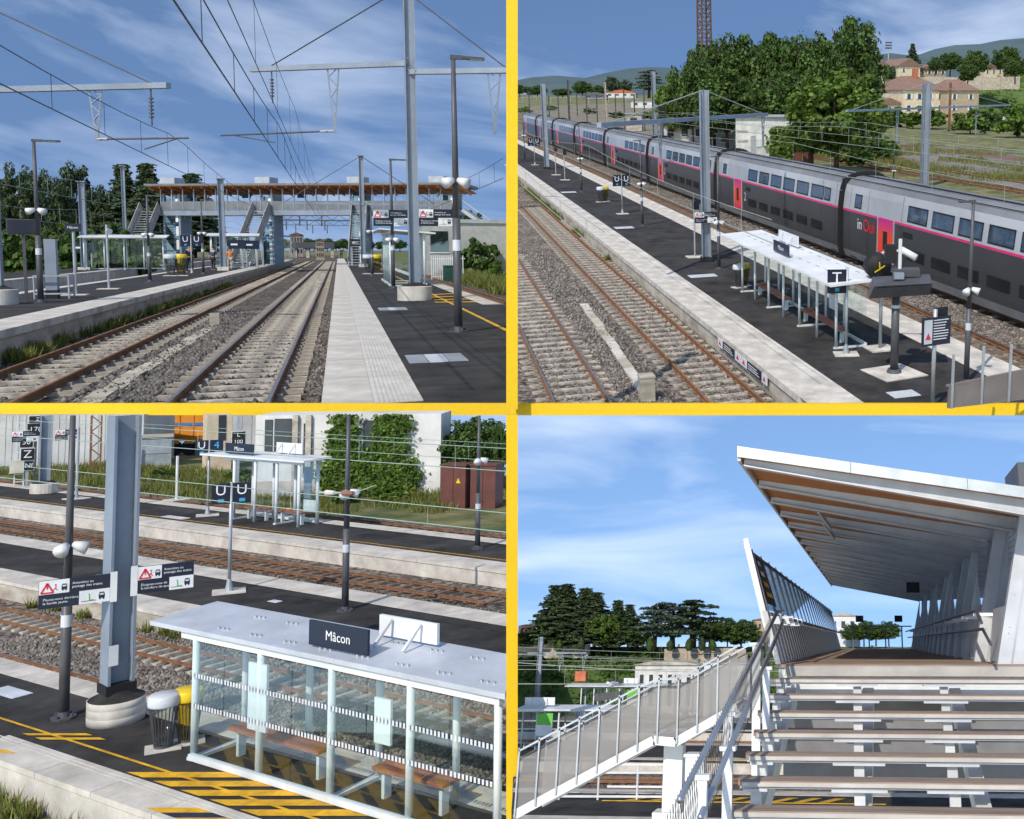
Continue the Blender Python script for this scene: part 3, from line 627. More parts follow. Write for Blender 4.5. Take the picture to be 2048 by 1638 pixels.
# --- right platform
pl = struct(MB().sheet([(-.16, s.P(650, 818).y), s.P(1025, 818)[:2], (4.6, 30.0), (4.6, 190), (-.16, 190)], 0.0), 'platform', asphalt, s)
part(MB().bx(-.19, -.12, 19.5, 190, -.84, -.06).bx(4.57, 4.64, 30.5, 190, -.84, -.02), 'platform_wall', wallc, pl)
sl = 2.4
ribs = MB().bx(0, .46, 0, sl - .012, -.10, .011)
for k in range(8): ribs.bx(.03 + k * .052, .055 + k * .052, .004, sl - .016, .011, .019)
me_r = ribs.mesh('tactile_strip', mat('tactile_concrete', (.54, .51, .46), .75, var=.08, scale=3))
me_s = MB().bx(0, .545, 0, sl - .012, -.12, .012).mesh('edge_slab', kerb)
me_t = MB().bx(0, .06, 0, sl - .012, -.1, .0115).mesh('edge_strip', kerb)
for i in range(34):
    y = 12.1 + i * sl
    part(None, 'edge_slab', None, pl, mesh=me_s, loc=(-.22, y, random.uniform(-.002, .002)))
    part(None, 'tactile_strip', None, pl, mesh=me_r, loc=(.328, y, 0)); part(None, 'edge_strip', None, pl, mesh=me_t, loc=(.79, y, 0))
    if i > 7.5: part(None, 'edge_slab', None, pl, mesh=me_s, loc=(4.08, y + 1.0, 0))
part(MB().bx(-.22, .85, 93.7, 190, -.1, .011).bx(4.08, 4.62, 94.4, 190, -.1, .011), 'far_edge', kerb, pl)
part(MB().add([(3.20, 21.0, .005), (3.30, 21.6, .005), (3.30, 120, .005), (3.20, 120, .005)], [(0, 1, 2, 3)]), 'yellow_line', yellow, pl)
for i in range(4):
    a, b = s.P(862 + i * 3, 590 + i * 5, .006), s.P(930 + i * 16, 586 + i * 6, .006)
    part(MB().add([a, a + V((0, .5, 0)), b + V((0, .5, 0)), b], [(0, 3, 2, 1)]), 'hatched_marking', yellow, pl)
for (u0, u1, v0, v1, lb) in ((808, 945, 727, 711, 'near'), (748, 818, 621, 616, 'far')):
    a, b = s.P(u0 + 10, v0), s.P(u1, v0); c = s.P(u0, v1); w = b.x - a.x; d = c.y - a.y
    t = thing(s, 'drain_cover', 'wide grey ribbed cover plate set in the asphalt, nearest the viewer' if lb == 'near' else 'smaller grey cover plate in the asphalt near the concrete mast foot', 'drain cover', (a.x, a.y, 0))
    for k in range(3):
        b_ = MB().bx(w * k / 3 + .008, w * (k + 1) / 3 - .008, 0, d, -.03, .006)
        for j in range(9): x = w * k / 3 + w / 3 * (j + .7) / 9.4; b_.bx(x, x + w / 60, .05, d - .05, .006, .010)
        part(b_, 'cover_plate', signgrey if k % 2 else galv, t)
for (x, y, w, d) in ((1.5, 15.5, .8, 1.6), (2.2, 24, 1.4, .7), (1.3, 31, 1.0, 2.4), (1.6, 42, 1.2, 4)): part(MB().bx(x, x + w, y, y + d, -.02, .003), 'asphalt_patch', mat('asphalt_new', (.032, .031, .031), .9, var=.2, scale=2, bump=.3, bscale=60), pl)
# --- left island platform and the platform beyond it
pl2 = struct(MB().sheet([(-6.75, 23), (-6.75, 175), (-11.7, 175), (-11.7, 30)], 0), 'platform', asphalt, s)
part(MB().bx(-6.72, -6.66, 22, 175, -.84, -.15).bx(-11.72, -11.66, 30, 175, -.84, -.02), 'platform_wall', wallc, pl2)
me_k = MB().bx(0, 1.05, 0, 2.98, -.17, .012).mesh('edge_slab', kerb); me_k2 = MB().bx(0, .5, 0, 2.98, -.17, .012).mesh('edge_slab', kerb)
for i in range(30):
    part(None, 'edge_slab', None, pl2, mesh=me_k, loc=(-7.66, 22.4 + i * 3, 0)); part(None, 'edge_slab', None, pl2, mesh=me_k2, loc=(-11.75, 30 + i * 3, 0))
part(MB().bx(-7.66, -6.61, 112.4, 175, -.17, .012).bx(-11.75, -11.25, 120, 175, -.17, .012), 'far_edge', kerb, pl2)
pl3 = struct(MB().sheet([(-15.8, 44), (-15.8, 190), (-20.5, 190), (-20.5, 60)], .1), 'platform', asphalt, s)
part(MB().bx(-15.8, -15.72, 42, 190, -.84, .115), 'platform_wall', mat('white_render', (.62, .59, .53), .85, var=.12, bump=.1), pl3)
part(MB().bx(-16.3, -15.7, 42, 190, .0, .118), 'edge_strip', kerb, pl3)
# --- tracks, cable trough
track(s, 'track with shiny rails right beside the long pale platform edge', -1.72, 1.38, 14.5, 210, -.55, .9, .34, 60, sleeper, front=True)
track(s, 'rusty railed track along the far side of the stony strip, by the island platform', -5.23, 1.32, 15.5, 210, -.55, .95, .34, 60, sleeper, worn=False, front=True)
track(s, 'dark track at the right, beyond the yellow lined platform edge', 6.1, 1.4, 46, 200, -.55, 1.1, .34, 30, oldwood)
track(s, 'track in the gap between the two left platforms', -13.6, 1.4, 56, 200, -.55, 1.3, .34, 20, sleeper)
t = thing(s, 'cable_trough', 'sunken pale concrete cable trough running between the two nearest tracks', 'cable trough', (-3.75, front_a(s, -3.6, hB, 820), hB))
y = 0
while y < 17:
    d = random.uniform(.9, 1.15); part(MB().bx(-.16, .16, y, y + d - .02, -.04, .045 + random.uniform(-.015, .015)), 'trough_lid', wallc, t, loc=(random.uniform(-.02, .02), 0, 0)); y += d
solo(MB().bx(-.14, .14, -.1, .1, -.1, .42), 'marker_post', wallc, s, 'short square concrete marker stone standing on the ballast', 'marker post', s.P(430, 652, hB))
stones(s, [(-3.3, -2.8, 16, 45, hB + .01, 1500), (-4.2, -2.9, 17, 45, hB + .01, 4200), (-.55, -.25, 15.5, 50, hB + .01, 1100), (-2.3, -1.1, 16.3, 34, hB + .005, 1500), (-6.6, -6.0, 22, 60, hB + .01, 1600), (-5.8, -4.7, 18, 40, hB + .005, 1300)], stone, .055)
grass(s, [(-6.55, random.uniform(25, 75), hB, random.uniform(.12, .35), 90) for _ in range(55)] + [(-6.45, 26.5, hB, .35, 600), (-6.5, 28.2, hB, .3, 400)], 'weeds', grassm, .33)
# --- masts with cantilever beams
def arm_mast(label, p, top_v, ends, w=.34, base=True, group='overhead line masts'):
    t = thing(s, 'catenary_mast', label, 'mast', p, 0, group); h = s.H(p, top_v)
    part(MB().hcol(0, 0, .4 if base else 0, h, w, w * .9, .03), 'mast_column', darkpost if False else bluegrey, t)
    if base: part(MB().lathe([(.56, 0), (.56, .46), (.53, .48)], 40), 'concrete_foot', kerb, t); part(MB().lathe([(.52, .48), (.3, .54), (.2, .6)], 20), 'mortar_cap', asphalt, t)
    for (u1, v1, vm, uT, vT0, vT1, uR, vR, uI, vI) in ends:
        hb = s.H(p, vm); e = rel(s.P(u1, v1, hb), p); e.z = hb; a = V((0, 0, hb)); ax = (e - a).normalized()
        cb = part(MB().bar(a, e, .2, .17), 'cantilever_beam', bluegrey, t)
        for q in (-.12, -.04, .04, .12): part(MB().cyl((ax.x * .15 + q * .3, -.25, hb + q), (ax.x * .15 + q * .3, .25, hb + q), .015, n=6), 'clamp_bolt', galv, cb)
        def on(u): 
            lo, hi = 0., 1.3
            for _ in range(30):
                m = (lo + hi) / 2; q = V(p) + a + (e - a) * m; c = s.r * q.x + s.f * q.y + s.n * (q.z - s.eye); uu = PX + F * c.x / c.z
                if (uu < u) == (u1 > PX * 0 + uT or ax.x > 0): lo = m
                else: hi = m
            return a + (e - a) * lo
        if uT:
            c = on(uT); q = V(p) + c; hh = s.H((q.x, q.y), vT0) - s.H((q.x, q.y), vT1); truss_drop(t, c, .46, hh, ax, bluegrey)
            if uR:
                q0 = c - V((0, 0, hh * .97)); q1 = rel(s.P(uR, vR, q.z - hh * .97), p); q1.z = q0.z
                part(MB().cyl(q0, q1, .03, n=8), 'registration_arm', darkpost, t); m = q0.lerp(q1, .9); part(MB().cyl(m, q0.lerp(q1, .52) - V((0, 0, .32)), .02, n=6), 'steady_arm', darkpost, t)
                insulator(part(MB().cyl(q0, q0.lerp(q1, .12), .045, n=8), 'rod_insulator', galv, t), q0.lerp(q1, .06), .02)
        if uI: insulator(t, on(uI) - V((0, 0, .08)), 1.1)
        part(MB().tube([(0, 0, hb + 2.6), on(uI) + V((0, 0, .1)) if uI else e], .022), 'stay_wire', wiredark, t)
    return t
pm = s.P(830, 600)
arm_mast('tall blue grey mast on a round concrete foot, its beams reaching both ways', pm, -70, [(501, 139, 127, 666, 138, 271, 442, 271, 543, 140), (1019, 141, 144, 988, 142, 268, None, None, None, None)])
pL = s.P(-6, 609)
arm_mast('mast at the far left edge carrying a long beam with a lattice bracket', pL, -60, [(337, 171, 180, 190, 172, 279, 376, 276, 301, 172)])
for u, v, vt, lb in ((447, 541, 358, 'slim mast rising through the middle of the footbridge, left of the tracks'), (727, 534, 312, 'mast with stay wires rising above the footbridge right of the tracks'), (170, 542, 364, 'mast standing before the dark pines at the left'), (253, 533, 333, 'tallest thin pole among the conifers at the left')):
    p = s.P(u, v); h = s.H(p, vt); t = thing(s, 'catenary_mast', lb, 'mast', p, 0, 'overhead line masts'); w = .42 if u != 253 else .3
    part(MB().hcol(0, 0, 0, h, w, w * .9, .04), 'mast_column', bluegrey, t); part(MB().bx(-.4, .4, -.4, .4, 0, .3), 'concrete_foot', kerb, t)
    part(MB().bx(-.3, .3, -.3, .3, h, h + .06), 'mast_cap', bluegrey, t)
    if u == 727:
        for sx in (-1, 1): part(MB().tube([(0, 0, h), (sx * 6.5, 0, h - 4.4)], .03), 'stay_wire', wiredark, t); part(MB().bar((0, 0, h - 4.5), (sx * 6.5, 0, h - 4.5), .2, .2), 'cantilever_beam', bluegrey, t)
# signal boards on the tall mast
for (u0, u1, v0, v1, lb, sec) in ((747, 819, 420, 452, 'two-tier safety notice fixed to the left of the tall mast', 'Éloignez-vous de\nla bordure de quai.'), (838, 906, 419, 452, 'two-tier safety notice fixed to the right of the tall mast', 'Placez-vous derrière\nla bande jaune.')):
    y = pm.y + 6; a, b = s.A(u0, v1, y), s.A(u1, v0, y); t = thing(s, 'safety_notice', lb, 'sign', (a.x, y, a.z), 0, 'safety notices'); 
    warning_board(t, 0, b.x - a.x, 0, b.z - a.z, 0, sec); part(MB().bar(((b.x - a.x) if u0 < 800 else 0, .03, .1), (0.1 * (1 if u0 < 800 else -1) + ((b.x - a.x) if u0 < 800 else 0), .3, .1), .05), 'bracket', galv, t)
# --- overhead wires
catenary(s, 'contact and carrier wires with droppers above the shiny track', -1.75, 9.5, 200, 4.75, 6.0, 46, .014)
catenary(s, 'second thinner wire pair above the shiny track, right of the first', -1.25, 9.5, 200, 5.0, 6.6, 46, .008, drop=7)
catenary(s, 'wires with droppers crossing the left sky above the rusty track', -5.2, 12.0, 200, 4.55, 5.75, 46, .013)
catenary(s, 'wires at the far right edge above the dark track', 6.2, 42, 200, 4.6, 5.9, 46, .014)
catenary(s, 'pale wires before the left pines above the hidden track', -13.6, 40, 200, 4.6, 5.7, 46, .016, wire)
catenary(s, 'lowest pale wires in front of the left pines', -18.6, 66, 200, 3.6, 4.9, 46, .018, wire)
# --- lamps
lamp(s, 917, 664, 116, 'tallest lamp post, near the right edge of the left-hand platform view', 1, .55, head=.62)
lamp(s, 787, 577, 320, 'lamp post just behind the round concrete mast foot', 1, .38, head=.75)
lamp(s, 82, 606, 282, 'lamp post at the left, beside the dark display screen', 1, .57, head=.7)
lamp(s, 300, 564, 392, 'lamp post on the island platform in front of the left stairs', 1, .55, head=.7)
lamp(s, 407, 548, 400, 'farther lamp post on the island platform right of the double stop sign', 1, .55, head=.8)
lamp(s, 745, 552, 425, 'small far lamp post on the right platform by the yellow bin', 1, .7, head=.8)
# --- left platform furniture
p = s.P(56, 618); p.y = s.P(82, 606).y + 1
t = thing(s, 'display_screen', 'dark blank departure screen mounted beside the left lamp post', 'display screen', (s.A(60, 460, p.y).x, p.y, 0)); z0, z1 = s.A(60, 467, p.y).z, s.A(60, 440, p.y).z
part(MB().bx(-.6, .22, -.05, .05, z0, z1), 'screen', navy, t); part(MB().bx(-.65, .27, .051, .12, z0 - .03, z1 + .03), 'housing', darkpost, t); part(MB().bar((-.2, .09, 0), (-.2, .09, z0), .08), 'post', darkpost, t)
p = s.P(106, 597); h = s.H(p, 478); t = thing(s, 'equipment_pillar', 'thick blue grey steel pillar with a black foot inside a low guard rail', 'pillar', p)
part(MB().bx(-.17, .17, -.15, .15, .3, h), 'pillar_body', bluegrey, t); part(MB().bx(-.18, .18, -.16, .16, 0, .3), 'foot', blackm, t)
for sx in (-.45, .55):
    for sy in (-.35, .4): part(MB().cyl((sx, sy, 0), (sx, sy, .82), .03, n=8), 'guard_post', galv, t)
    part(MB().bar((sx, -.35, .8), (sx, .4, .8), .05), 'guard_rail', galv, t); part(MB().bar((sx, -.35, .18), (sx, .4, .18), .05), 'guard_rail', galv, t)
for sy in (-.35, .4): part(MB().bar((-.45, sy, .8), (.55, sy, .8), .05), 'guard_rail', galv, t); part(MB().bar((-.45, sy, .18), (.55, sy, .18), .05), 'guard_rail', galv, t)
p = s.P(152, 590); h = s.H(p, 447); t = thing(s, 'name_sign', 'station name board on a thin post on the island platform', 'sign', p)
part(MB().cyl((0, 0, 0), (0, 0, h), .05, n=8), 'post', galv, t); part(MB().bx(-.4, .4, -.4, .4, 0, .03), 'base_slab', kerb, t); b = part(MB().bx(-.25, .27, -.08, -.05, h - .30, h), 'board', navy, t); lettering(b, 'Mâcon', signwhite, .13, 0, -.08, h - .15)
p = s.P(218, 578); h = s.H(p, 449); t = thing(s, 'loudspeaker_post', 'thin grey post with a white loudspeaker, left of the stairs', 'post', p)
part(MB().cyl((0, 0, 0), (0, 0, h), .045, n=8), 'post', galv, t); part(MB().bx(-.4, .4, -.4, .4, 0, .03), 'base_slab', kerb, t); part(MB().cyl((.02, -.05, h - .25), (.14, -.25, h - .3), .06, .13, 10), 'loudspeaker', white, t)
u_sign(s, 384, 547, 470, 'double letter stop sign by the dark clothed person on the island platform', p=s.P(384, 547), pw=.62, base=False)
for (u, v, vt, hw, lb) in ((168, 540, 486, 16, 'dark direction sign with two boards before the hedge'), (250, 533, 484, 14, 'dark hanging sign left of the left staircase'), (475, 538, 480, 13, 'dark overhead sign beside the middle shelter'), (505, 537, 481, 12, 'second dark overhead sign right of the middle shelter'), (716, 531, 478, 13, 'dark overhead sign on the right platform under the footbridge')):
    p = s.P(u, v); t = thing(s, 'direction_sign', lb, 'sign', p, 0, 'far direction signs'); h = s.H(p, vt); w = hw / F * p.y
    part(MB().cyl((-w * .7, .1, 0), (-w * .7, .1, h), .06, n=8).cyl((w * .7, .1, 0), (w * .7, .1, h), .06, n=8), 'post', galv, t); part(MB().bx(-w, w, -.05, .05, h - .75, h), 'board', navy, t); part(MB().bx(-w * .7, w * .1, -.06, -.05, h - .45, h - .3), 'lettering_line', signwhite, t)
def yaw_along(a, b): return math.atan2(b.y - a.y, b.x - a.x)
shelter(s, 'glass shelter hidden behind the tall mast on the right platform', (3.7, 50, 0), math.pi / 2, 9, 1.5, 2.45, 5, glass_front=True, bench=False, dots=False)
shelter(s, 'small glass shelter on the far left platform by the stairs', (-17.9, 92, .1), .05, 5.2, 1.6, 2.5, 4, dots=False, bench=False)
shelter(s, 'glass shelter with yellow notice between the two staircases', (-10.5, 103, 0), .05, 3.6, 1.4, 2.9, 3, dots=False, bench=False)
shelter(s, 'long far awning shelter left of the rusty track, past the footbridge', (-10.2, 128, 0), 1.25, 16, 2.5, 3.3, 4, dots=False, bench=False, glass_back=False, mroof=wallc)
p = s.P(342, 552); bins(s, p, 'beside the dark clothed person on the island platform', 0, 1.35)
p = s.P(737, 548); bins(s, p, 'on the right platform by the far lamp post', 0, 1.3)
dk = mat('dark_cloth', (.02, .02, .025), .8); bl = mat('blue_cloth', (.03, .05, .12), .8); orv = mat('orange_vest', (.75, .22, .02), .7); pk = mat('pale_cloth', (.5, .45, .35), .8)
person(s, s.P(380, 546), 2.0, 'person in black clothes walking on the island platform', dk, dk, .5)
person(s, s.P(427, 541), 1.9, 'person in dark blue standing by the middle mast', bl, dk, -.4, .05)
person(s, s.P(460, 539), 1.8, 'person in pale clothes and an orange vest by the glass shelter', orv, pk, .2, .05)
person(s, s.P(683, 517), 1.9, 'distant dark figure at the end of the pale platform edge', dk, dk, 0, .1)
# --- footbridge
hR = 8.5; pL_, pR_ = s.P(303, 369, hR), s.P(930, 366, hR); yw = yaw_along(pL_, pR_); Lb = (pR_ - pL_).length
fb = thing(s, 'footbridge', 'covered footbridge with an orange timber soffit spanning all the tracks', 'footbridge', (pL_.x, pL_.y, 0), yw)
zd0, zd1, zr = s.H(pL_, 431), s.H(pL_, 421), s.H(pL_, 403)
part(MB().bx(.8, Lb - 1, 0, 2.6, zd0, zd1), 'deck_beam', bluegrey, fb)
part(MB().prism([(-.9, hR - .18), (3.6, hR - .5), (3.6, hR - .2), (-.9, hR + .02)], 'x', -.2, Lb), 'roof', mat('roof_zinc', (.18, .19, .2), .5, metal=.4), fb)
part(MB().prism([(-.85, hR - .24), (3.5, hR - .95), (3.5, hR - .9), (-.85, hR - .185)], 'x', -.1, Lb - .1), 'soffit', wood, fb)
n = 30
for i in range(n): x = .2 + (Lb - .6) * i / (n - 1); part(MB().prism([(-.7, hR - .26), (2.6, hR - .85), (2.6, hR - 1.15), (-.7, hR - .42)], 'x', x - .06, x + .06), 'rafter', wood, fb)
n = 26; gp = mat('mesh_grey', (.16, .17, .18), .6)
for i in range(n):
    x0, x1 = 1 + (Lb - 2.4) * i / n, 1 + (Lb - 2.4) * (i + 1) / n
    part(MB().bx(x0 + .03, x1 - .03, -.03, 0, zd1 + .02, zr), 'railing_panel', gp, fb); part(MB().bx(x0 - .05, x0 + .05, -.06, .06, zd1, hR - .5), 'mullion', bluegrey, fb)
    if i % 4 in (0, 1): part(MB().bx(x0 + .05, x1 - .05, 2.3, 2.33, zd1, hR - 1.2), 'rear_pane', tintglass if i % 8 < 4 else glass, fb)
    if i % 5 == 2: part(MB().bx(x0 + .1, x1 - .2, .5, .62, zr + .35, zr + .95), 'hanging_screen', blackm, fb)
for u in (330, 523, 708, 870): x = (u - 303) / 627 * Lb; part(MB().bx(x - .8, x + .8, .4, 2.0, hR - .2, hR + .75), 'roof_unit', galv, fb)
for (u, w) in ((338, 1.9), (532, 1.4), (712, 1.5), (890, 2.0)):
    x = (u - 303) / 627 * Lb; tw = part(MB().bx(x - w / 2, x - w / 2 + .2, .3, .5, 0, hR - 1).bx(x + w / 2 - .2, x + w / 2, .3, .5, 0, hR - 1).bx(x - w / 2, x + w / 2, 1.9, 2.1, 0, hR - 1), 'lift_tower', bluegrey, fb)
    for k in range(5): part(MB().bx(x - w / 2 + .21, x + w / 2 - .21, .33, .36, .1 + k * 1.45, 1.45 + k * 1.45), 'lift_pane', tintglass, tw); part(MB().bx(x + w / 2 - .5, x + w / 2 - .21, .26, .3, .2 + k * 1.45, 1.2 + k * 1.45), 'white_panel', signwhite, tw)
for (ut, vt_, ub, vb, wd, lb) in ((300, 432, 268, 537, 2.0, 'left'), (527, 431, 492, 534, 1.8, 'mid'), (722, 431, 716, 534, 1.6, 'right')):
    tx = (ut - 303) / 627 * Lb; q = s.P(ub, vb); bx_ = (ub - 303) / 627 * Lb * .985; st = None; n = 22
    for k in range(n):
        f = (k + .5) / n; x = tx + (bx_ - tx) * f; z = zd1 * (1 - f); x -= math.sin(yw) * 5.5 * f; y = -.2 - math.cos(yw) * 5.5 * f
        stp = part(MB().bx(x - wd / 2, x + wd / 2, y - .2, y + .12, z - .05, z), 'stair_tread', galv, fb)
    for sx in (-1, 1):
        part(MB().bar((tx + sx * wd / 2, -.1, zd1 - .1), (bx_ + sx * wd / 2 - math.sin(yw) * 5.6, -5.6 * math.cos(yw), -.05), .08, .35), 'stair_stringer', galv, fb); part(MB().bar((tx + sx * wd / 2, -.1, zd1 + .6), (bx_ + sx * wd / 2 - math.sin(yw) * 5.6, -5.6 * math.cos(yw), .65), .04, .9), 'stair_guard', mat('guard_mesh', (.42, .40, .37), .6), fb)
xr = Lb - .6; part(MB().bar((xr, 1, zd1), (xr + 3.9, .6, zd1 - 2.6), .8, .35), 'exit_ramp', galv, fb); part(MB().bar((xr, .6, zd1 + 1.0), (xr + 3.9, .2, zd1 - 1.6), .05, .08), 'exit_handrail', galv, fb)
# --- station building, fence and cabinet on the right
y = 100; a, b = s.A(846, 530, y), s.A(1019, 447, y)
t = thing(s, 'station_building', 'low pale flat roofed building behind the tall lamp post', 'building', (a.x, y, -.8)); wdt = b.x - a.x; hh = b.z + .8
part(MB().bx(0, wdt, 0, 8, 0, hh), 'wall', mat('render_grey', (.36, .36, .34), .85, var=.08), t); part(MB().bx(-.2, wdt, -.2, 8.2, hh, hh + .35), 'roof_edge', galv, t)
w = part(MB().bx(.7, 2.3, -.05, .0, 2.2, 4.2), 'window', tintglass, t); part(MB().bx(.6, 2.4, -.08, -.051, 2.1, 2.2), 'window_sill', white, w)
t = thing(s, 'white_fence', 'white upright bar fence before the pale building', 'fence', (s.A(862, 530, 84).x, 84, -.8))
for k in range(16): part(MB().bx(k * .16, k * .16 + .07, 0, .04, 0, 2.0), 'fence_bar', white, t)
for z in (.3, 1.7): part(MB().bx(0, 2.6, .041, .08, z, z + .08), 'fence_rail', white, t)
p = s.A(898, 533, 80); solo(MB().bx(-.4, .4, -.3, .3, 0, 1.25).bx(-.44, .44, -.34, .34, 1.25, 1.32).bx(-.02, .02, -.32, -.3, .1, 1.2), 'equipment_cabinet', mat('cabinet_green', (.015, .07, .05), .5), s, 'dark green equipment cabinet beside the white fence', 'cabinet', (p.x, 80, -.85))
for (u, v, h, w, lb) in ((955, 552, 4.0, 4.4, 'large sunlit green bush right of the green cabinet'), (993, 566, 1.9, 1.5, 'dark bush at the right edge beyond the track'), (925, 537, 2.4, 2.2, 'small bush beside the tall lamp post'), (982, 545, 3.0, 2.4, 'bush behind the large sunlit bush by the pale building')):
    plant(s, 'bush', s.P(u, v, -.86), h, w, lb, 'bushes by the right track')
plant(s, 'conifer', s.P(962, 527, -.86), 4.6, 2.6, 'small dark spruce standing before the pale building')
plant(s, 'broad', s.P(940, 514, -.86), 15, 11, 'leafy tree crown rising behind the pale building at the right')
grass(s, [(random.uniform(8.4, 11), random.uniform(56, 95), -.86, 1.2, 300) for _ in range(40)], 'tall_grass', grassm, .7)
grass(s, [(random.uniform(-24, -21), random.uniform(60, 120), -.86, 2.0, 250) for _ in range(40)], 'tall_grass', grassm, .8)
# --- trees and hedge on the left
lefts = [('pine', 40, 525, 322, 8.5), ('pine', 78, 522, 335, 7), ('pine', 118, 522, 350, 8), ('pine', 152, 520, 322, 9), ('pine', 195, 520, 366, 8), ('pine', 4, 525, 345, 8), ('pine', 215, 518, 375, 7), ('conifer', 252, 520, 331, 15), ('conifer', 300, 520, 330, 16), ('pine', 100, 519, 385, 9), ('pine', 170, 517, 400, 9), ('conifer', 390, 516, 350, 20), ('pine', 325, 517, 415, 8), ('pine', 420, 515, 432, 8)]
lab = ['dark pine at the left with a rounded top', 'dark pine between the lamp post and the tall left pine', 'pine just right of the left lamp post', 'pine with the highest tufted top left of the mast', 'pine behind the mast at the left', 'dark pine cut off by the left edge', 'low pine left of the pointed conifers', 'pointed conifer behind the thinnest tall pole', 'pointed conifer just left of the footbridge end', 'low dark pine filling the gap behind the display screen', 'low dark pine behind the left mast', 'conifer tip showing above the footbridge roof', 'dark pine seen under the left end of the footbridge', 'dark pine under the footbridge behind the lift tower']
for (k, u, v, vt, w), lb in zip(lefts, lab):
    p = s.P(u, v, -.86); plant(s, k, p, s.H(p, vt) + .86, w, lb, 'conifers behind the left platforms')
for i in range(11):
    u = 5 + i * 26; p = s.P(u, 558 - (i % 2) * 4, -.86); plant(s, 'bush', p, 3.9 + (i % 3) * .7, 4.6, ['bush of the green hedge behind the left platforms, number %s from the left edge' % w for w in ('one', 'two', 'three', 'four', 'five', 'six', 'seven', 'eight', 'nine', 'ten', 'eleven')][i], 'bushes of the hedge behind the left platforms')
# --- far end of the line
for (u0, u1, v0, v1, a, m, lb) in ((541, 562, 503, 470, 260, mat('brick_brown', (.22, .13, .10), .9, var=.2), 'distant reddish brown block seen below the footbridge'), (580, 606, 500, 470, 330, mat('stone_grey', (.26, .23, .21), .9, var=.15), 'distant grey stone building where the tracks vanish'), (632, 648, 503, 480, 240, mat('stone_tan', (.30, .25, .19), .9, var=.15), 'tan hut under the footbridge left of the vanishing tracks')):
    q0, q1 = s.A(u0, v0, a), s.A(u1, v1, a); t = thing(s, 'distant_building', lb, 'building', (q0.x, a, -.86)); w, h = q1.x - q0.x, q1.z + .86
    part(MB().bx(0, w, 0, w, 0, h), 'wall', m, t); part(MB().prism([(-.3, h), (w + .3, h), (w / 2, h + w * .22)], 'y', -.3, w + .3), 'roof', mat('tile_dark', (.14, .09, .075), .9, var=.2), t)
    for i in range(4):
        for j in range(3): part(MB().bx(w * (.12 + .22 * i), w * (.22 + .22 * i), -.08, 0, h * (.2 + .26 * j), h * (.36 + .26 * j)), 'window', blackm, t)
q0, q1 = s.A(585, 503, 300), s.A(668, 484, 300); t = thing(s, 'road_bridge', 'dark low road bridge closing the view where the tracks vanish', 'bridge', (q0.x, 300, -.86)); w, h = q1.x - q0.x, q1.z + .86
part(MB().bx(0, w, 0, 8, h * .62, h), 'bridge_deck', darkpost, t)
for k in range(4): part(MB().bx(w * (k + .1) / 3.4, w * (k + .1) / 3.4 + .8, .5, 7.5, 0, h * .62), 'pier', wallc, t)
for k, (a, lb) in enumerate(((150, 'nearest of the line gantries framed by the footbridge'), (185, 'second of the line gantries framed by the footbridge'), (225, 'farthest of the line gantries framed by the footbridge'))):
    t = thing(s, 'line_gantry', lb, 'gantry', (-11, a, -.8), 0, 'line gantries'); w = 13.5; h = 8.2
    for x in (0, w): part(MB().hcol(x, 0, 0, h, .45, .4, .06), 'leg', darkpost, t)
    part(MB().bar((0, 0, h), (w, 0, h), .12, .12).bar((0, 0, h - .9), (w, 0, h - .9), .12, .12), 'chord', darkpost, t); b = MB()
    for i in range(12): b.bar((w * i / 12, 0, h - .9 * (i % 2)), (w * (i + 1) / 12, 0, h - .9 * ((i + 1) % 2)), .08, .08)
    part(b, 'lattice_bar', darkpost, t)
    for x in (3.2, 6.3, 9): part(MB().bar((x, 0, h - .9), (x, 0, h - 2.6), .16, .16), 'drop_bracket', darkpost, t)
for i, (u, h, w, lb) in enumerate(((612, 11, 14, 'far tree left of the vanishing tracks'), (640, 7, 10, 'far tree right of the vanishing tracks'), (568, 11, 11, 'far tree beside the reddish brown block'), (700, 7, 9, 'far tree seen under the footbridge at the right'), (500, 8, 12, 'far tree seen between the two left stairs'), (470, 12, 13, 'far tree under the footbridge by the middle shelter'), (545, 9, 10, 'far tree left of the reddish brown block'), (590, 8, 9, 'far tree between the two distant buildings'), (628, 10, 11, 'far tree just left of the rails end'), (655, 11, 12, 'far tree just above the platform end'), (672, 9, 10, 'far tree behind the distant dark figure'), (688, 11, 12, 'far tree left of the right stairs'), (735, 10, 12, 'far tree right of the right stairs'), (765, 9, 12, 'far tree behind the glass shelter on the right platform'), (800, 10, 12, 'far tree behind the tall mast'))):
    plant(s, 'broad', s.P(u, 503.5, -.86), h, w, lb, 'trees at the far end of the line')

# ================================================================== SITE 2: view down on the express train
s = S2
def seam_a(site, l, h, u):
    k = (u - PX) / F; e = h - site.eye
    return (k * (l * site.r.z + e * site.n.z) - l * site.r.x - e * site.n.x) / (site.f.x - k * site.f.z)
SU = 1026
def sa(l, h=0): return seam_a(S2, l, h, SU)
hG = -.86
struct(MB().add([s.P(SU, 818, hG), s.P(2120, 818, hG), s.P(2120, 240, hG), s.P(2120, 189, hG), s.P(SU, 189, hG)], [(0, 1, 2, 3, 4)]), 'ground', meadow, s)
hB = -.76
struct(MB().sheet([s.P(SU, 818, hB)[:2], s.P(1660, 818, hB)[:2], (10.5, front_a(s, 10.5, hB, 816)), (10.5, sa(10.5, hB))], hB).sheet([(16.6, 24.2), (26.5, 22), (26.5, sa(26.5, hB)), (16.6, sa(16.6, hB))], hB), 'ballast_bed', ballast2, s)
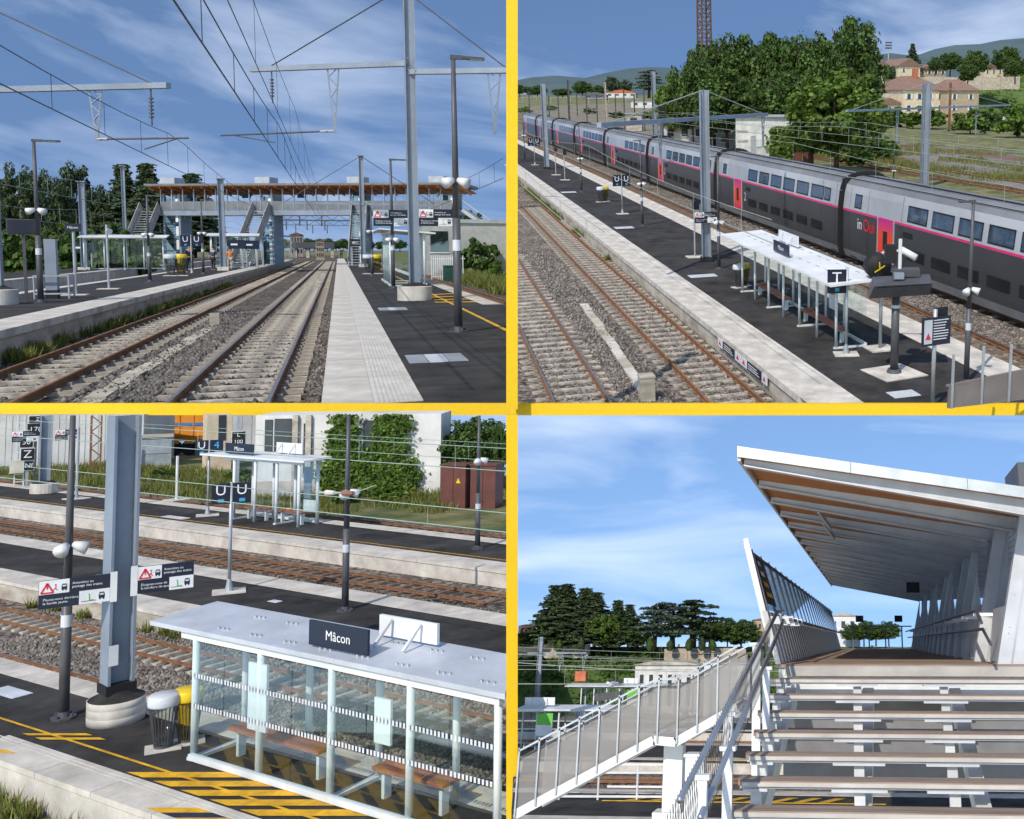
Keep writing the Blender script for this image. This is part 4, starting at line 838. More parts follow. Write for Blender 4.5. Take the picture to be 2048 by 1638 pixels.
stones(s, [(5.3, 7.0, 28, 60, hB + .01, 3800), (9.3, 9.75, 25.5, 60, hB + .01, 900), (3.4, 4.8, 29, 42, hB, 700), (7.8, 9.1, 27, 50, hB, 1100), (17.4, 18.2, 24, 60, hB + .01, 1100), (20.0, 21.8, 24, 70, hB + .01, 3500)], stone2, .07)
pl = struct(MB().sheet([s.P(1650, 818)[:2], s.P(2120, 818)[:2], (17.3, 22.6), (17.3, sa(17.3)), (9.8, sa(9.8)), (9.8, 25)], 0), 'platform', asphalt, s)
part(MB().quad((9.8, front_a(s, 9.8, -.19, 823), -.19), (9.8, front_a(s, 9.8, -.86, 823), -.86), (9.8, sa(9.8) - .3, -.86), (9.8, sa(9.8) - .3, -.19)), 'platform_wall', wallc, pl); part(MB().bx(17.24, 17.3, 27, sa(17.3) - .3, -.86, -.02), 'platform_wall', wallc, pl)
me_a = MB().bx(0, 1.5, 0, 2.985, -.2, .012).mesh('edge_slab', kerb); me_b = MB().bx(0, 1.42, 0, 2.985, -.15, .012).mesh('edge_slab', kerb)
for i in range(33): 
    part(None, 'edge_slab', None, pl, mesh=me_a, loc=(9.74, 25.5 + 3 * i, 0))
part(MB().add([(9.74, front_a(s, 9.74, .012, 821), .012), (11.24, front_a(s, 11.24, .012, 821), .012), (11.24, 25.49, .012), (9.74, 25.49, .012)], [(0, 1, 2, 3)]), 'edge_slab', kerb, pl)
for i in range(48): part(None, 'edge_slab', None, pl, mesh=me_b, loc=(15.9, 23.4 + 3 * i, 0))
part(MB().bx(15.9, 17.32, 167.5, sa(17.3) - 4, -.15, .012), 'far_edge', kerb, pl)
for (u0, u1, v, d, lb) in ((1382, 1428, 556, .7, 'grey cover plate in the asphalt below the tall mast'), (1232, 1262, 458, .9, 'grey cover plate left of the lamp post past the double sign'), (1124, 1148, 386, 1.0, 'small grey cover plate at the far left of the platform'), (1790, 1830, 797, .6, 'grey cover plate at the bottom edge near the notice board post')):
    a = s.P(u0, v); b = s.P(u1, v); solo(MB().bx(0, abs(b.x - a.x) + .3, 0, d, 0, .012).bx(.1, .2, .1, d - .1, .012, .016).bx(.5, .6, .1, d - .1, .012, .016), 'drain_cover', signgrey, s, lb, 'drain cover', (a.x, a.y, 0))
track(s, 'track with brown railheads at the lower left corner of the train view', 4.12, 1.58, 26, sa(5.0, -.85) - .5, -.55, .78, .3, 44, sleeper, front=True, lmin=(lambda a: 3 + (a - seam_a(S2, 3, -.8, 1036)) / (seam_a(S2, 4, -.8, 1036) - seam_a(S2, 3, -.8, 1036)), lambda l: seam_a(S2, l, -.8, 1036)))
track(s, 'rust sided track running along the left side of the platform with the shelter', 8.46, 1.55, 24.5, sa(7.1, -.85) - 1, -.55, .78, .3, 90, sleeper, worn=False, front=True)
track(s, 'empty brown track between the platform and the express train', 18.95, 1.5, 24.5, sa(17.6, -.85) - 3, -.55, .8, .3, 70, oldwood)
track(s, 'track hidden under the express train', 23.3, 1.5, 22, sa(21.9, -.85) - 3, -.55, 1.2, .3, 0, sleeper)
for (x, y, w, d) in ((11.6, 36, .9, 3.0), (12.2, 52, 1.6, 2.0), (14.2, 44, 1.2, 5), (11.8, 70, 2.2, 5), (13.0, 24.6, .7, 1.2)): part(MB().bx(x, x + w, y, y + d, -.02, .003), 'asphalt_patch', mat('asphalt_new', (.032, .031, .031)), pl)
t = thing(s, 'cable_trough', 'pale concrete cable trough lying between the two left tracks', 'cable trough', (6.2, 29.2, hB))
y = 0
while y < 14.2:
    d = random.uniform(1.3, 2.2); part(MB().bx(-.17, .17, y, y + d - .03, -.05, .07 + random.uniform(-.02, .03)), 'trough_lid', kerb if random.random() < .6 else wallc, t, loc=(.02 * y + random.uniform(-.02, .02), 0, 0)); y += d
solo(MB().bx(-.22, .22, -.2, .2, 0, .75).bx(-.24, .24, -.22, .22, .75, .8), 'concrete_box', wallc, s, 'square concrete junction box at the near end of the pale trough', 'junction box', s.P(1294, 800, hB))
grass(s, [(9.6, random.uniform(52, 110), hB, random.uniform(.15, .4), 80) for _ in range(40)], 'weeds', grassm, .4)
# safety strips on the platform wall
for k, (u0, u1, m, lb) in enumerate(((1437, 1446, signwhite, 'small white warning plate on the platform wall, first from the left'), (1448, 1472, navy, 'navy text plate on the platform wall after the first white plate'), (1473, 1485, signwhite, 'white plate on the platform wall between the two navy plates, upper'), (1486, 1498, signwhite, 'white plate on the platform wall before the second navy plate'), (1499, 1528, navy, 'second navy text plate on the platform wall'), (1530, 1541, signwhite, 'last white plate on the platform wall near the bottom edge'))):
    y0, y1 = s.L(u1, 700, 9.74).y, s.L(u0, 700, 9.74).y; y0 = s.P(u1, 0.755 * (u1 - 1437) + 676, -.15).y; y1 = s.P(u0, 0.755 * (u0 - 1437) + 676, -.15).y
    o = thing(s, 'wall_notice', lb, 'sign', (9.70, y0, -.42), -math.pi / 2, 'notices on the platform wall'); w = y1 - y0
    part(MB().bx(-w, 0, -.02, 0, 0, .3), 'plate', m, o)
    if m is signwhite: part(MB().prism([(-w * .75, .08), (-w * .25, .08), (-w * .5, .24)], 'y', -.026, -.0205), 'warning_triangle', red, o)
    else:
        for j in range(3): part(MB().bx(-w * .92, -w * (.1 + .1 * j), -.026, -.0205, .06 + .075 * j, .085 + .075 * j), 'text_line', signwhite, o)
# --- express train
tr_dark = mat('train_charcoal', (.045, .047, .050), .32, var=.06, scale=.4, spec=.5); tr_light = mat('train_silver', (.42, .43, .445), .30, metal=.15, var=.05, scale=.4)
tr_roof = mat('train_roof', (.17, .175, .185), .5, var=.10, scale=.6); tr_pink = mat('train_pink', (.72, .03, .16), .35, var=.03); tr_sill = mat('train_sill', (.24, .245, .25), .4, var=.06)
tr_glass = mat('train_window', (.035, .06, .09), .05, var=.5, scale=1.2, spec=.9, bump=.06, bscale=1.3); tr_red = mat('train_red', (.74, .055, .012), .35, var=.03)
door_m = bpy.data.materials.new('door_paint'); door_m.use_nodes = True; _t = door_m.node_tree; _tc = _t.nodes.new('ShaderNodeTexCoord'); _sp = _t.nodes.new('ShaderNodeSeparateXYZ'); _r = _t.nodes.new('ShaderNodeValToRGB')
_t.links.new(_tc.outputs['Generated'], _sp.inputs[0]); _t.links.new(_sp.outputs['Z'], _r.inputs['Fac']); _e = _r.color_ramp.elements
_e[0].color = (.55, .02, .12, 1); _e[1].color = (.45, .01, .22, 1); _k = _e.new(.3); _k.color = (.78, .05, .03, 1); _k = _e.new(.62); _k.color = (.78, .06, .015, 1)
_t.links.new(_r.outputs['Color'], _t.nodes['Principled BSDF'].inputs['Base Color']); _t.nodes['Principled BSDF'].inputs['Roughness'].default_value = .35
half = [(.16, -.35), (.02, .05), (0, .3), (0, 2.175), (.0, 2.29), (.10, 3.2), (.2, 3.56), (.42, 3.80), (.85, 3.96), (1.45, 4.0)]
full = half + [(2.9 - x, z) for x, z in half[-2::-1]]
Lc = 24.3
def loft(i0, i1, y0, y1):
    b = MB()
    for i in range(i0, i1):
        (xa, za), (xb, zb) = full[i], full[i + 1]; b.quad((xa, y0, za), (xa, y1, za), (xb, y1, zb), (xb, y0, zb))
    return b
nF = len(full)
ME = {'lower': loft(1, 3, 0, Lc).add(loft(nF - 4, nF - 2, 0, Lc).v, loft(nF - 4, nF - 2, 0, Lc).f).mesh('lower_side', tr_dark, False), 'sill': loft(0, 1, 0, Lc).add(loft(nF - 2, nF - 1, 0, Lc).v, loft(nF - 2, nF - 1, 0, Lc).f).mesh('sill_skirt', tr_sill),
      'stripe': loft(3, 4, 0, Lc).mesh('pink_stripe', tr_pink), 'upper': loft(4, 6, 0, Lc).add(loft(nF - 7, nF - 4, 0, Lc).v, loft(nF - 7, nF - 4, 0, Lc).f).mesh('upper_side', tr_light, False), 'roof': loft(6, nF - 7, 0, Lc).mesh('roof', tr_roof, True),
      'end': MB().add([(x, 0, z) for x, z in full] + [(x, Lc, z) for x, z in full], [tuple(range(nF)), tuple(range(2 * nF - 1, nF - 1, -1))]).mesh('end_wall', blackm)}
def win(w, z0, z1, x, fr=.07): # window plate slightly proud of the inward leaning upper wall
    xa = lambda z: (z - 2.32) * .114 if z > 2.32 else 0
    f = MB().add([(xa(z0 - fr) - .012, -fr, z0 - fr), (xa(z0 - fr) - .012, w + fr, z0 - fr), (xa(z1 + fr) - .012, w + fr, z1 + fr), (xa(z1 + fr) - .012, -fr, z1 + fr)], [(0, 3, 2, 1)])
    g = MB().add([(xa(z0) - .02, 0, z0), (xa(z0) - .02, w, z0), (xa(z1) - .02, w, z1), (xa(z1) - .02, 0, z1)], [(0, 3, 2, 1)])
    return f.mesh('window', blackm), g.mesh('pane', tr_glass)
WU = win(1.85, 2.48, 3.12, 0); WS = win(.75, 2.5, 3.1, 0); WL = win(1.75, .62, 1.12, 0, .03)
lower_g = mat('train_window_dark', (.018, .02, .022), .08, var=.2, spec=.8); 
for f in (WL[1],): f.materials.clear(); f.materials.append(lower_g)
WL[0].materials.clear(); WL[0].materials.append(tr_dark)
ordn = ['nearest coach of the express train, with lettering beside its red door', 'second coach of the express train, behind the lettered one', 'third coach of the express train from the right', 'fourth coach of the express train from the right, with a pictogram', 'fifth coach of the express train from the right', 'sixth coach of the express train from the right', 'seventh coach of the express train from the right', 'last visible coach of the express train at the far left']
for c in range(8):
    y0 = 50.45 - Lc + c * 24.7
    if y0 + Lc > sa(21.8, 0) - 1: break
    t = thing(s, 'train_coach', ordn[c], 'train coach', (21.8, y0, 0), 0, 'coaches of the express train')
    for k, nm in (('lower', 'lower_side'), ('sill', 'sill_skirt'), ('stripe', 'pink_stripe'), ('upper', 'upper_side'), ('roof', 'roof'), ('end', 'end_wall')): part(None, nm, None, t, mesh=ME[k])
    ys = [Lc - 7.75 - 2.42 * i - 1.85 for i in range(6)]
    for y in ys + [None]:
        if c == 3 and y in ys[:2]: continue
        m = WU if y is not None else WS; o = part(None, 'window', None, t, mesh=m[0], loc=(0, y if y is not None else Lc - 2.3, 0)); part(None, 'pane', None, o, mesh=m[1])
    o = part(None, 'window', None, t, mesh=WS[0], loc=(0, 1.6, 0)); part(None, 'pane', None, o, mesh=WS[1])
    if c < 5:
        for y in ys[:6]: o = part(None, 'lower_window', None, t, mesh=WL[0], loc=(0, y + .05, 0)); part(None, 'pane', None, o, mesh=WL[1])
        part(MB().bx(-.012, 0, Lc - 8.3, Lc - 7.3, 1.62, 1.9), 'vent', blackm, t)
    dy = Lc - 6.25
    d = part(MB().bx(-.03, .0, dy, dy + 1.7, .1, 2.25), 'door', door_m, t)
    part(MB().bx(-.045, -.0305, dy + .62, dy + 1.08, .75, 1.65), 'door_window', blackm, d); part(MB().bx(-.035, .0, dy - .12, dy - .02, .1, 2.3).bx(-.035, .0, dy + 1.72, dy + 1.82, .1, 2.3), 'door_jamb', tr_light, d)
    if c < 4:
        o = lettering(t, '2', signgrey, .85, -.02, dy - .85, 1.15, name='class_number'); o.rotation_euler = (math.pi / 2, 0, -math.pi / 2)
    if c == 0:
        o = lettering(t, 'in', signwhite, .85, -.02, dy + 4.3, 1.62, align='LEFT', name='brand_lettering'); o.rotation_euler = (math.pi / 2, 0, -math.pi / 2)
        o = lettering(t, 'Oui', red, .95, -.02, dy + 3.55, 1.62, align='LEFT', name='brand_lettering'); o.rotation_euler = (math.pi / 2, 0, -math.pi / 2)
    # roof seams, gangway bellows and running gear
    for q in (.3, 1.0): part(MB().bx(full[7][0] + q - .3, full[7][0] + q - .27, .3, Lc - .3, full[7][1] + q * .2 + .0, full[7][1] + q * .2 + .06), 'roof_seam', blackm, t)
    for q in (Lc - .9, Lc - 3.2, Lc - 7.1, 2.8, .7): part(MB().add([(-.006, q, 2.33), (-.006, q + .03, 2.33), (.135, q + .03, 3.5), (.135, q, 3.5)], [(0, 3, 2, 1)]).add([(-.006, q, .1), (-.006, q + .03, .1), (-.006, q + .03, 2.12), (-.006, q, 2.12)], [(0, 3, 2, 1)]), 'panel_seam', blackm, t, kind='stuff')
    if c < 7:
        ring = MB()
        for i in range(len(half) + 3): (xa, za), (xb, zb) = full[i], full[i + 1]; ring.bar((xa - .02, Lc + .2, za), (xb - .02, Lc + .2, zb), .42, .06, (0, 1, 0))
        part(ring, 'gangway_bellows', blackm, t); part(MB().bx(.1, 2.8, Lc - .02, Lc + .42, -.2, 3.85), 'gangway_core', blackm, t)
    if c < 5:
        g = MB()
        for q in (-1.4, 1.4): g.cyl((.25, Lc + .2 + q, -.15), (.4, Lc + .2 + q, -.15), .42, n=16); g.bx(.12, .24, Lc + q - .2, Lc + q + .6, -.3, .05)
        g.bx(.15, .35, Lc - 1.6, Lc + 2.0, -.12, .12); g.cyl((.1, Lc + .2, -.1), (.3, Lc + .2, -.1), .2, n=10)
        part(g, 'bogie', mat('bogie_grey', (.05, .048, .045), .7, var=.3, scale=6), t)
# --- shelter on the platform
shelter(s, 'long white roofed glass shelter with wooden benches beside the express train', (12.85, 40.6, 0), -math.pi / 2, 10.4, 1.05, 2.38, 6, roofover=(1.0, 1.1, .68, .15), sign=(4.6, 6.3, .42, -.2), backsign=(2.4, 4.6, .42, .8), slope=.06, hatch=False,
        panels=((7.4, 8.1, 1.3, 1.75, 1.0, green), (7.4, 8.1, .75, 1.28, 1.0, signwhite)), r=.05)
# --- signs, screen and posts on the platform
p = s.P(1692, 709); t = u_sign(s, 1692, 709, 537, 'tall letter T stop sign at the near end of the shelter', letters=('T',), pw=.62, p=p, turn=.15)
p = s.P(1760, 698); t = thing(s, 'camera_mast', 'grey post carrying a white camera and a round black mirror behind the display screen', 'camera mast', p); h = s.H(p, 505)
part(MB().cyl((0, 0, 0), (0, 0, h), .06, n=10), 'post', galv, t, True); part(MB().bx(-.45, .45, -.4, .4, 0, .05), 'base_slab', kerb, t)
part(MB().cyl((.55, -.3, h + .12), (.9, -.7, h - .12), .11, .12, 14), 'camera', white, t, True); part(MB().bar((0, 0, h), (.6, -.3, h + .1), .06), 'camera_arm', white, t)
m = part(MB().cyl((-.3, -.1, h - .35), (-.32, -.5, h - .42), .42, .42, 24), 'round_mirror', blackm, t, True); part(MB().bar((-.5, -.52, h - .55), (-.14, -.52, h - .35), .03, .03).bar((-.32, -.52, h - .42), (-.36, -.52, h - .05), .03, .03), 'yellow_mark', binyellow, m)
p = s.P(1788, 746); h = s.H(p, 590); t = thing(s, 'display_screen', 'dark double sided departure screen on a thick pole with a square white foot', 'display screen', p, facing(p, .1))
part(MB().cyl((0, 0, 0), (0, 0, h), .13, .12, 16), 'pole', darkpost, t, True); part(MB().bx(-.75, .75, -.75, .75, 0, .03), 'base_slab', kerb, t, rot=(0, 0, .5)); part(MB().cyl((0, 0, .03), (0, 0, .14), .24, .2, 12), 'flange', darkpost, t); part(MB().cyl((0, 0, h * .84), (0, 0, h * .88), .135, n=16), 'number_band', signgrey, t)
b = MB().add([(-.85, -.45, h - .02), (.95, -.45, h + .1), (1.0, -.7, h + .5), (-.72, -.7, h + .4), (-.85, -.15, h + .02), (.95, -.15, h + .14), (1.02, .2, h + .62), (-.72, .2, h + .52)], [(0, 1, 2, 3), (4, 7, 6, 5), (0, 4, 5, 1), (3, 2, 6, 7), (0, 3, 7, 4), (1, 5, 6, 2)])
hd = part(b, 'screen_hood', darkpost, t); part(MB().add([(-.75, -.475, h + .05), (.85, -.475, h + .15), (.9, -.68, h + .46), (-.62, -.68, h + .37)], [(0, 1, 2, 3)]), 'screen', mat('screen_dark', (.02, .022, .025), .1), hd)
part(MB().bx(-.1, .7, -.1, .35, h + .58, h + .80), 'control_box', darkpost, t); part(MB().bx(-.1, .2, -.35, -.1, h + .55, h + .72), 'junction_box', bluegrey, t); part(MB().bar((.1, .1, h + .6), (.1, .1, h + 1.7), .1), 'top_post', white, t); part(MB().bx(-.35, .0, .1, .4, h + .95, h + 1.5), 'loudspeaker_case', blackm, t)
a, b_ = s.A(1834, 690, 23.2), s.A(1908, 640, 23.2)
t = thing(s, 'notice_board', 'black safety text board with a red triangle on a grey post at the lower right', 'sign', (s.A(1871, 700, 23.2).x, 23.2, 0), .12); z0, z1 = s.A(1871, 690, 23.2).z, s.A(1871, 634, 23.2).z
part(MB().cyl((0, .06, .08), (0, .06, z1 + .2), .06, n=10), 'post', galv, t, True); b = part(MB().bx(-.46, .46, -.02, .02, z0, z1), 'board', navy, t); part(MB().bx(-.02, .44, .1, .13, z1 - .1, z1 + .22), 'rear_board', blackm, t)
part(MB().bx(-.4, -.14, -.026, -.0205, z0 + .06, z1 - .06), 'white_field', signgrey, b); part(MB().prism([(-.36, z0 + .18), (-.18, z0 + .18), (-.27, z0 + .36)], 'y', -.032, -.0265), 'warning_triangle', red, b)
for j in range(8): part(MB().bx(-.1, random.uniform(.25, .42), -.026, -.0205, z1 - .1 - j * .075, z1 - .075 - j * .075), 'text_line', signwhite, b)
lamp(s, 1932, 765, 404, 'lamp post at the right edge between the notice board and the train', -1, .52, head=.45)
lamp(s, 1438, 538, 314, 'lamp post beside the far end of the white roofed shelter', -1, .42, head=.35)
lamp(s, 1285, 452, 282, 'lamp post halfway along the platform past the double sign', -1, .5, head=.45)
lamp(s, 1163, 383, 251, 'lamp post before the grey train near the yellow bin', -1, .5, head=.55)
lamp(s, 1050, 320, 222, 'farthest lamp post of the train view at its left edge', -1, .5, head=.5)
u_sign(s, 1245, 428, 349, 'double letter stop sign on a thin post near the litter bins', pw=.62, p=s.P(1245, 428), turn=.3, letters=('U', 'U'))
u_sign(s, 1066, 338, 276, 'small double stop sign at the far left of the train view', pw=.7, p=s.P(1070, 330), turn=.3)
bins(s, s.P(1202, 404), 'on the platform left of the double stop sign', .4, 1.15)
bins(s, s.P(1478, 575), 'at the far end of the white roofed shelter', .4, 1.0)
for u, v, vt, lb in ((1390, 514, 400, 'thin sign post left of the tall mast, holding a dark board'), (1130, 360, 300, 'thin post with a small loudspeaker at the far left'), (1112, 350, 295, 'thin post beside the far left guard rails')):
    p = s.P(u, v); h = s.H(p, vt); t = thing(s, 'sign_post', lb, 'post', p); part(MB().cyl((0, 0, 0), (0, 0, h), .045, n=8), 'post', galv, t); part(MB().bx(-.45, .45, -.35, .35, 0, .04), 'base_slab', kerb, t); part(MB().bx(-.1, .25, -.1, -.06, h - .5, h), 'board', navy, t)
# --- overhead line masts
def mast2(u, vb, vt, lb, w=.42, beam=None, drops=(), base=-0.0, stay=True, m=None, yv=None):
    p = s.P(u, vb, base); h = s.H(p, vt) - base; t = thing(s, 'catenary_mast', lb, 'mast', p, -.18, 'overhead line masts'); m = m or bluegrey
    part(MB().hcol(0, 0, .25, h, w, w * .9, .045), 'mast_column', m, t); part(MB().bx(-w * .62, w * .62, -w * .6, w * .6, 0, .25), 'foot', blackm, t)
    if beam:
        u0, v0, u1, v1, vm = beam; hb = s.H(p, vm); R = Matrix.Rotation(.18, 3, 'Z'); q0, q1 = (R @ rel(s.P(u0, v0, hb), p)), (R @ rel(s.P(u1, v1, hb), p)); q0.z = q1.z = hb - base
        bm = part(MB().bar(q0, q1, .22, .2), 'cantilever_beam', m, t); ax = (q1 - q0).normalized()
        for f, hh, w_ in drops: truss_drop(t, q0.lerp(q1, f), .55, hh, ax, m); part(MB().cyl(q0.lerp(q1, f) - V((0, 0, hh)), q0.lerp(q1, f) - V((0, 0, hh)) + ax * w_, .03, n=6), 'registration_arm', galv, t)
        if stay: part(MB().tube([(0, 0, h), q0 + ax * .5], .03), 'stay_wire', wire, t); part(MB().tube([(0, 0, h), q1 - ax * .3], .03), 'stay_wire', wire, t)
    return t
mast2(1413, 523, 180, 'tall pale mast standing on the platform before the train', .46, (1198, 250, 1533, 229, 239), ((.28, 1.9, 1.2), (.97, 1.9, -1.2)))
p = s.P(1411, 523); t = thing(s, 'safety_notice', 'safety notice boards fixed round the tall pale mast on the platform', 'sign', (p.x, p.y - .3, 0), facing(p, .2)); z = s.H(p, 432); warning_board(t, -.62, .55, z - .3, z + .25, -.1, 'Placez-vous derrière\nla bande jaune.')
mast2(1094, 338, 168, 'blue grey mast at the far left end of the train view', .55, None)
mast2(1848, 374, 165, 'pale mast behind the train at the right, with a long crossing beam', .75, (1693, 222, 2020, 210, 218), ((.24, 3.2, .6), (.73, 3.2, 3.0)), hG)
for u, vb, vt, w, mm, lb in ((1140, 262, 160, .5, darkpost, 'dark mast left of the pointed pale mast behind the train'), (1213, 258, 165, .5, wallc, 'weathered mast behind the train near the orange building'), (1310, 285, 143, .8, bluegrey, 'tall pale mast behind the train left of the tree mass'), (1492, 280, 172, .45, rust, 'rusty thin mast in front of the green trees'), (1898, 262, 165, .5, rust, 'rusty mast before the hipped roof house'), (1250, 262, 178, .3, darkpost, 'thin dark mast before the cedar'), (1290, 262, 180, .3, darkpost, 'thin dark mast right of the cedar'), (1100, 255, 190, .3, darkpost, 'thin dark mast among the sidings at the left'), (1175, 255, 185, .3, darkpost, 'thin dark mast among the sidings, before the white block')):
    mast2(u, vb, vt, lb, w, None, (), hG, False, mm)
for p0, x0, lbl in (((24.3, 124, hG), 1, 'signal post with a black lamp head beside the train roof'),):
    p = s.P(1325, 300, hG); h = s.H(p, 213) - hG; t = thing(s, 'rail_signal', lbl, 'signal', p); part(MB().cyl((0, 0, 0), (0, 0, h), .15, n=8), 'post', galv, t); part(MB().bx(-.5, .5, -.3, 0, h - 2.0, h), 'signal_head', blackm, t); part(MB().bx(-.25, .25, -.3, 0, h - 6, h - 2.4), 'ladder', darkpost, t)
for q, (x, hc, hm, y0, lb, mm) in enumerate(((4.1, 4.6, 5.7, 24.0, 'wires above the lower left track of the train view', wire), (8.4, 4.7, 5.8, 24.0, 'wires with droppers above the track left of the shelter', wire), (18.9, 4.6, 5.9, 22.0, 'pale wires passing in front of the train side', wire), (30.0, 4.7, 6.0, 40.0, 'wires behind the train before the white hut', wire), (36.0, 4.7, 6.0, 50.0, 'farther pale wires before the grassy yard', wire))):
    catenary(s, lb, x, y0, sa(x, hc) - 2, hc, hm, 46, .013 if x < 20 else .022, mm, 5.2)
# --- lineside huts and cabinets
def hut(lb, u0, u1, vb, vt, depth, wallm, name='lineside_hut', cat='hut', flat=True, extra=None, roofm=None, base=hG, windows=0, rh=.25, yawo=0.0, pa=None):
    if pa: pA, pB = s.A(u0, vb, pa), s.A(u1, vb, pa)
    else: pA, pB = s.P(u0, vb, base), s.P(u1, vb, base)
    p = pA; w = (pB - pA).length; yw = yaw_along(pA, pB) if not pa else 0; h = (s.H(p, vt) - p.z); t = thing(s, name, lb, cat, p, yw)
    part(MB().bx(0, w, 0, depth, -1, h), 'wall', wallm, t)
    rm = roofm or galv
    if flat: part(MB().bx(-.25, w + .25, -.35, depth + .25, h, h + .18), 'roof', rm, t)
    else: part(MB().prism([(-.3, h), (w + .3, h), (w / 2, h + w * rh)], 'y', -.4, depth + .4), 'roof', rm, t)
    for i in range(windows):
        x = w * (i + .5) / windows; fr = part(MB().bx(x - w * .22 / windows, x + w * .22 / windows, -.04, 0, h * .45, h * .8), 'window', mat('window_dark', (.04, .05, .06), .2), t); part(MB().bx(x - w * .26 / windows, x + w * .26 / windows, -.12, -.041, h * .41, h * .45), 'sill', white, fr)
    return t, w, h
wallw = mat('hut_white', (.60, .59, .56), .85, var=.15, scale=.7)
t, w, h = hut('white flat roofed hut with a slatted left front and climbing ivy', 1472, 1590, 332, 234, 6, wallw, windows=0)
for (x0, x1, z0, z1) in ((.25, .34, .1, .62), (.62, .78, .15, .5)): part(MB().bx(w * x0, w * x1, -.06, 0, h * z0, h * z1), 'door' if x0 < .3 else 'opening', blackm if x0 > .3 else galv, t)
for k in range(4): part(MB().bx(w * .02, w * .2, -.08, -.02, h * (.1 + .2 * k), h * (.13 + .2 * k)), 'slat', wallc, t)
C = np.stack([RNG.normal(w * .78, w * .1, 900), RNG.uniform(-.5, -.05, 900), RNG.uniform(-.5, h * .8, 900)], 1); part(None, 'ivy', None, t, mesh=quads_mesh('ivy', C, RNG.normal(size=(900, 3)) + np.array([0, -1.2, .6]), .2, lf_light), kind='stuff')
hut('long white single storey building behind the train', 1328, 1468, 292, 250, 6, wallw, windows=5, roofm=wallc)
hut('grey blue metal cabin beside the white hut', 1432, 1468, 297, 268, 2, mat('cabin_grey', (.22, .27, .29), .6, var=.1), windows=1)
hut('pale lineside box left of the signal', 1252, 1284, 262, 228, 3, wallc, windows=1)
for u, lb in ((1588, 'left of the two brown lineside cabinets'), (1606, 'right of the two brown lineside cabinets')):
    hut(lb, u, u + 16, 334, 296, 1.2, mat('cabinet_brown', (.13, .045, .035), .6, var=.1), 'lineside_cabinet', 'cabinet', roofm=mat('cabinet_brown', (.13, .045, .035)))
tile = mat('roof_tile', (.17, .10, .075), .9, col2=(.26, .16, .12), scale=3)
hut('long building with a bright orange roof in the distance at the left', 1212, 1272, 196, 186, 18, wallw, 'distant_building', 'building', False, roofm=mat('orange_tile', (.50, .13, .04), .8, var=.12), windows=4, rh=.11)
hut('dark grey shed left of the orange roof', 1165, 1212, 200, 190, 16, mat('shed_grey', (.13, .13, .14), .8), 'distant_building', 'building', False, roofm=mat('shed_roof', (.11, .11, .12), .8), windows=2, rh=.12)
hut('white apartment block on the skyline at the left', 1112, 1152, 189.6, 168, 60, white, 'distant_building', 'building', roofm=wallc, windows=8)
# --- rusty lattice pylon
p = s.P(1412, 292, hG); t = thing(s, 'lattice_pylon', 'tall rusty lattice pylon rising out of the frame before the trees', 'pylon', p, .2); h = s.H(p, -60) - hG; w = 1.0; rp_ = mat('pylon_rust', (.13, .07, .04), .9, var=.3, scale=1)
for sx in (-1, 1):
    for sy in (-1, 1): part(MB().bar((sx * w, sy * w, 0), (sx * w * .8, sy * w * .8, h), .22, .22), 'leg', rp_, t)
for f in range(4):
    b = MB(); n = 22
    for i in range(n):
        z0, z1 = h * i / n, h * (i + 1) / n; c = [(-1, -1), (1, -1), (1, 1), (-1, 1)]; a0, a1 = c[f], c[(f + 1) % 4]; k0, k1 = w * (1 - .2 * i / n), w * (1 - .2 * (i + 1) / n)
        b.bar((a0[0] * k0, a0[1] * k0, z0), (a1[0] * k1, a1[1] * k1, z1), .09, .09).bar((a1[0] * k0, a1[1] * k0, z0), (a0[0] * k1, a0[1] * k1, z1), .09, .09)
    part(b, 'lattice_face', rp_, t)
# --- hillside with houses
slope = MB(); cols = 26
top = [(u, 150 + 14 * math.sin(u * .011) + 6 * math.sin(u * .05), 420) for u in range(1420, 2140, 28)]; bot = [(u, 226 - (u - 1420) * .01, 0) for u in range(1420, 2140, 28)]
vs = []
for (ub, vb, _), (ut, vt, a) in zip(bot, top):
    pb = s.P(ub, vb + 6, hG - .1); pt = s.A(ut, vt, pb.y + 70)
    for k in range(9): q = pb.lerp(pt, k / 8); q.z += 1.2 * math.sin(k / 8 * 3.14) + random.uniform(-.4, .4); vs.append(q)
n = len(bot); slope.add(vs, [(i * 9 + k, (i + 1) * 9 + k, (i + 1) * 9 + k + 1, i * 9 + k + 1) for i in range(n - 1) for k in range(8)])
struct(slope, 'hillside', hedgebase, s, smooth=True)
_vs = np.array([tuple(v) for v in vs]); _i = RNG.integers(0, len(_vs), 1300); _c = _vs[_i] + RNG.normal(size=(1300, 3)) * np.array([4, 3, .3]); C = np.concatenate([_c + RNG.normal(size=(1300, 3)) * np.array([1.0, .8, .5]) for _ in range(16)])
o = link(bpy.data.objects.new('hillside_scrub', quads_mesh('hillside_scrub', keep(S2, C), RNG.normal(size=(len(keep(S2, C)), 3)) * .7 + np.array([0, -.5, 1]), .42, lf_light))); o.matrix_world = s.M.copy(); o['kind'] = 'stuff'
cream = mat('wall_cream', (.66, .55, .38), .85, var=.07); beige = mat('wall_beige', (.42, .32, .22), .85, var=.07)
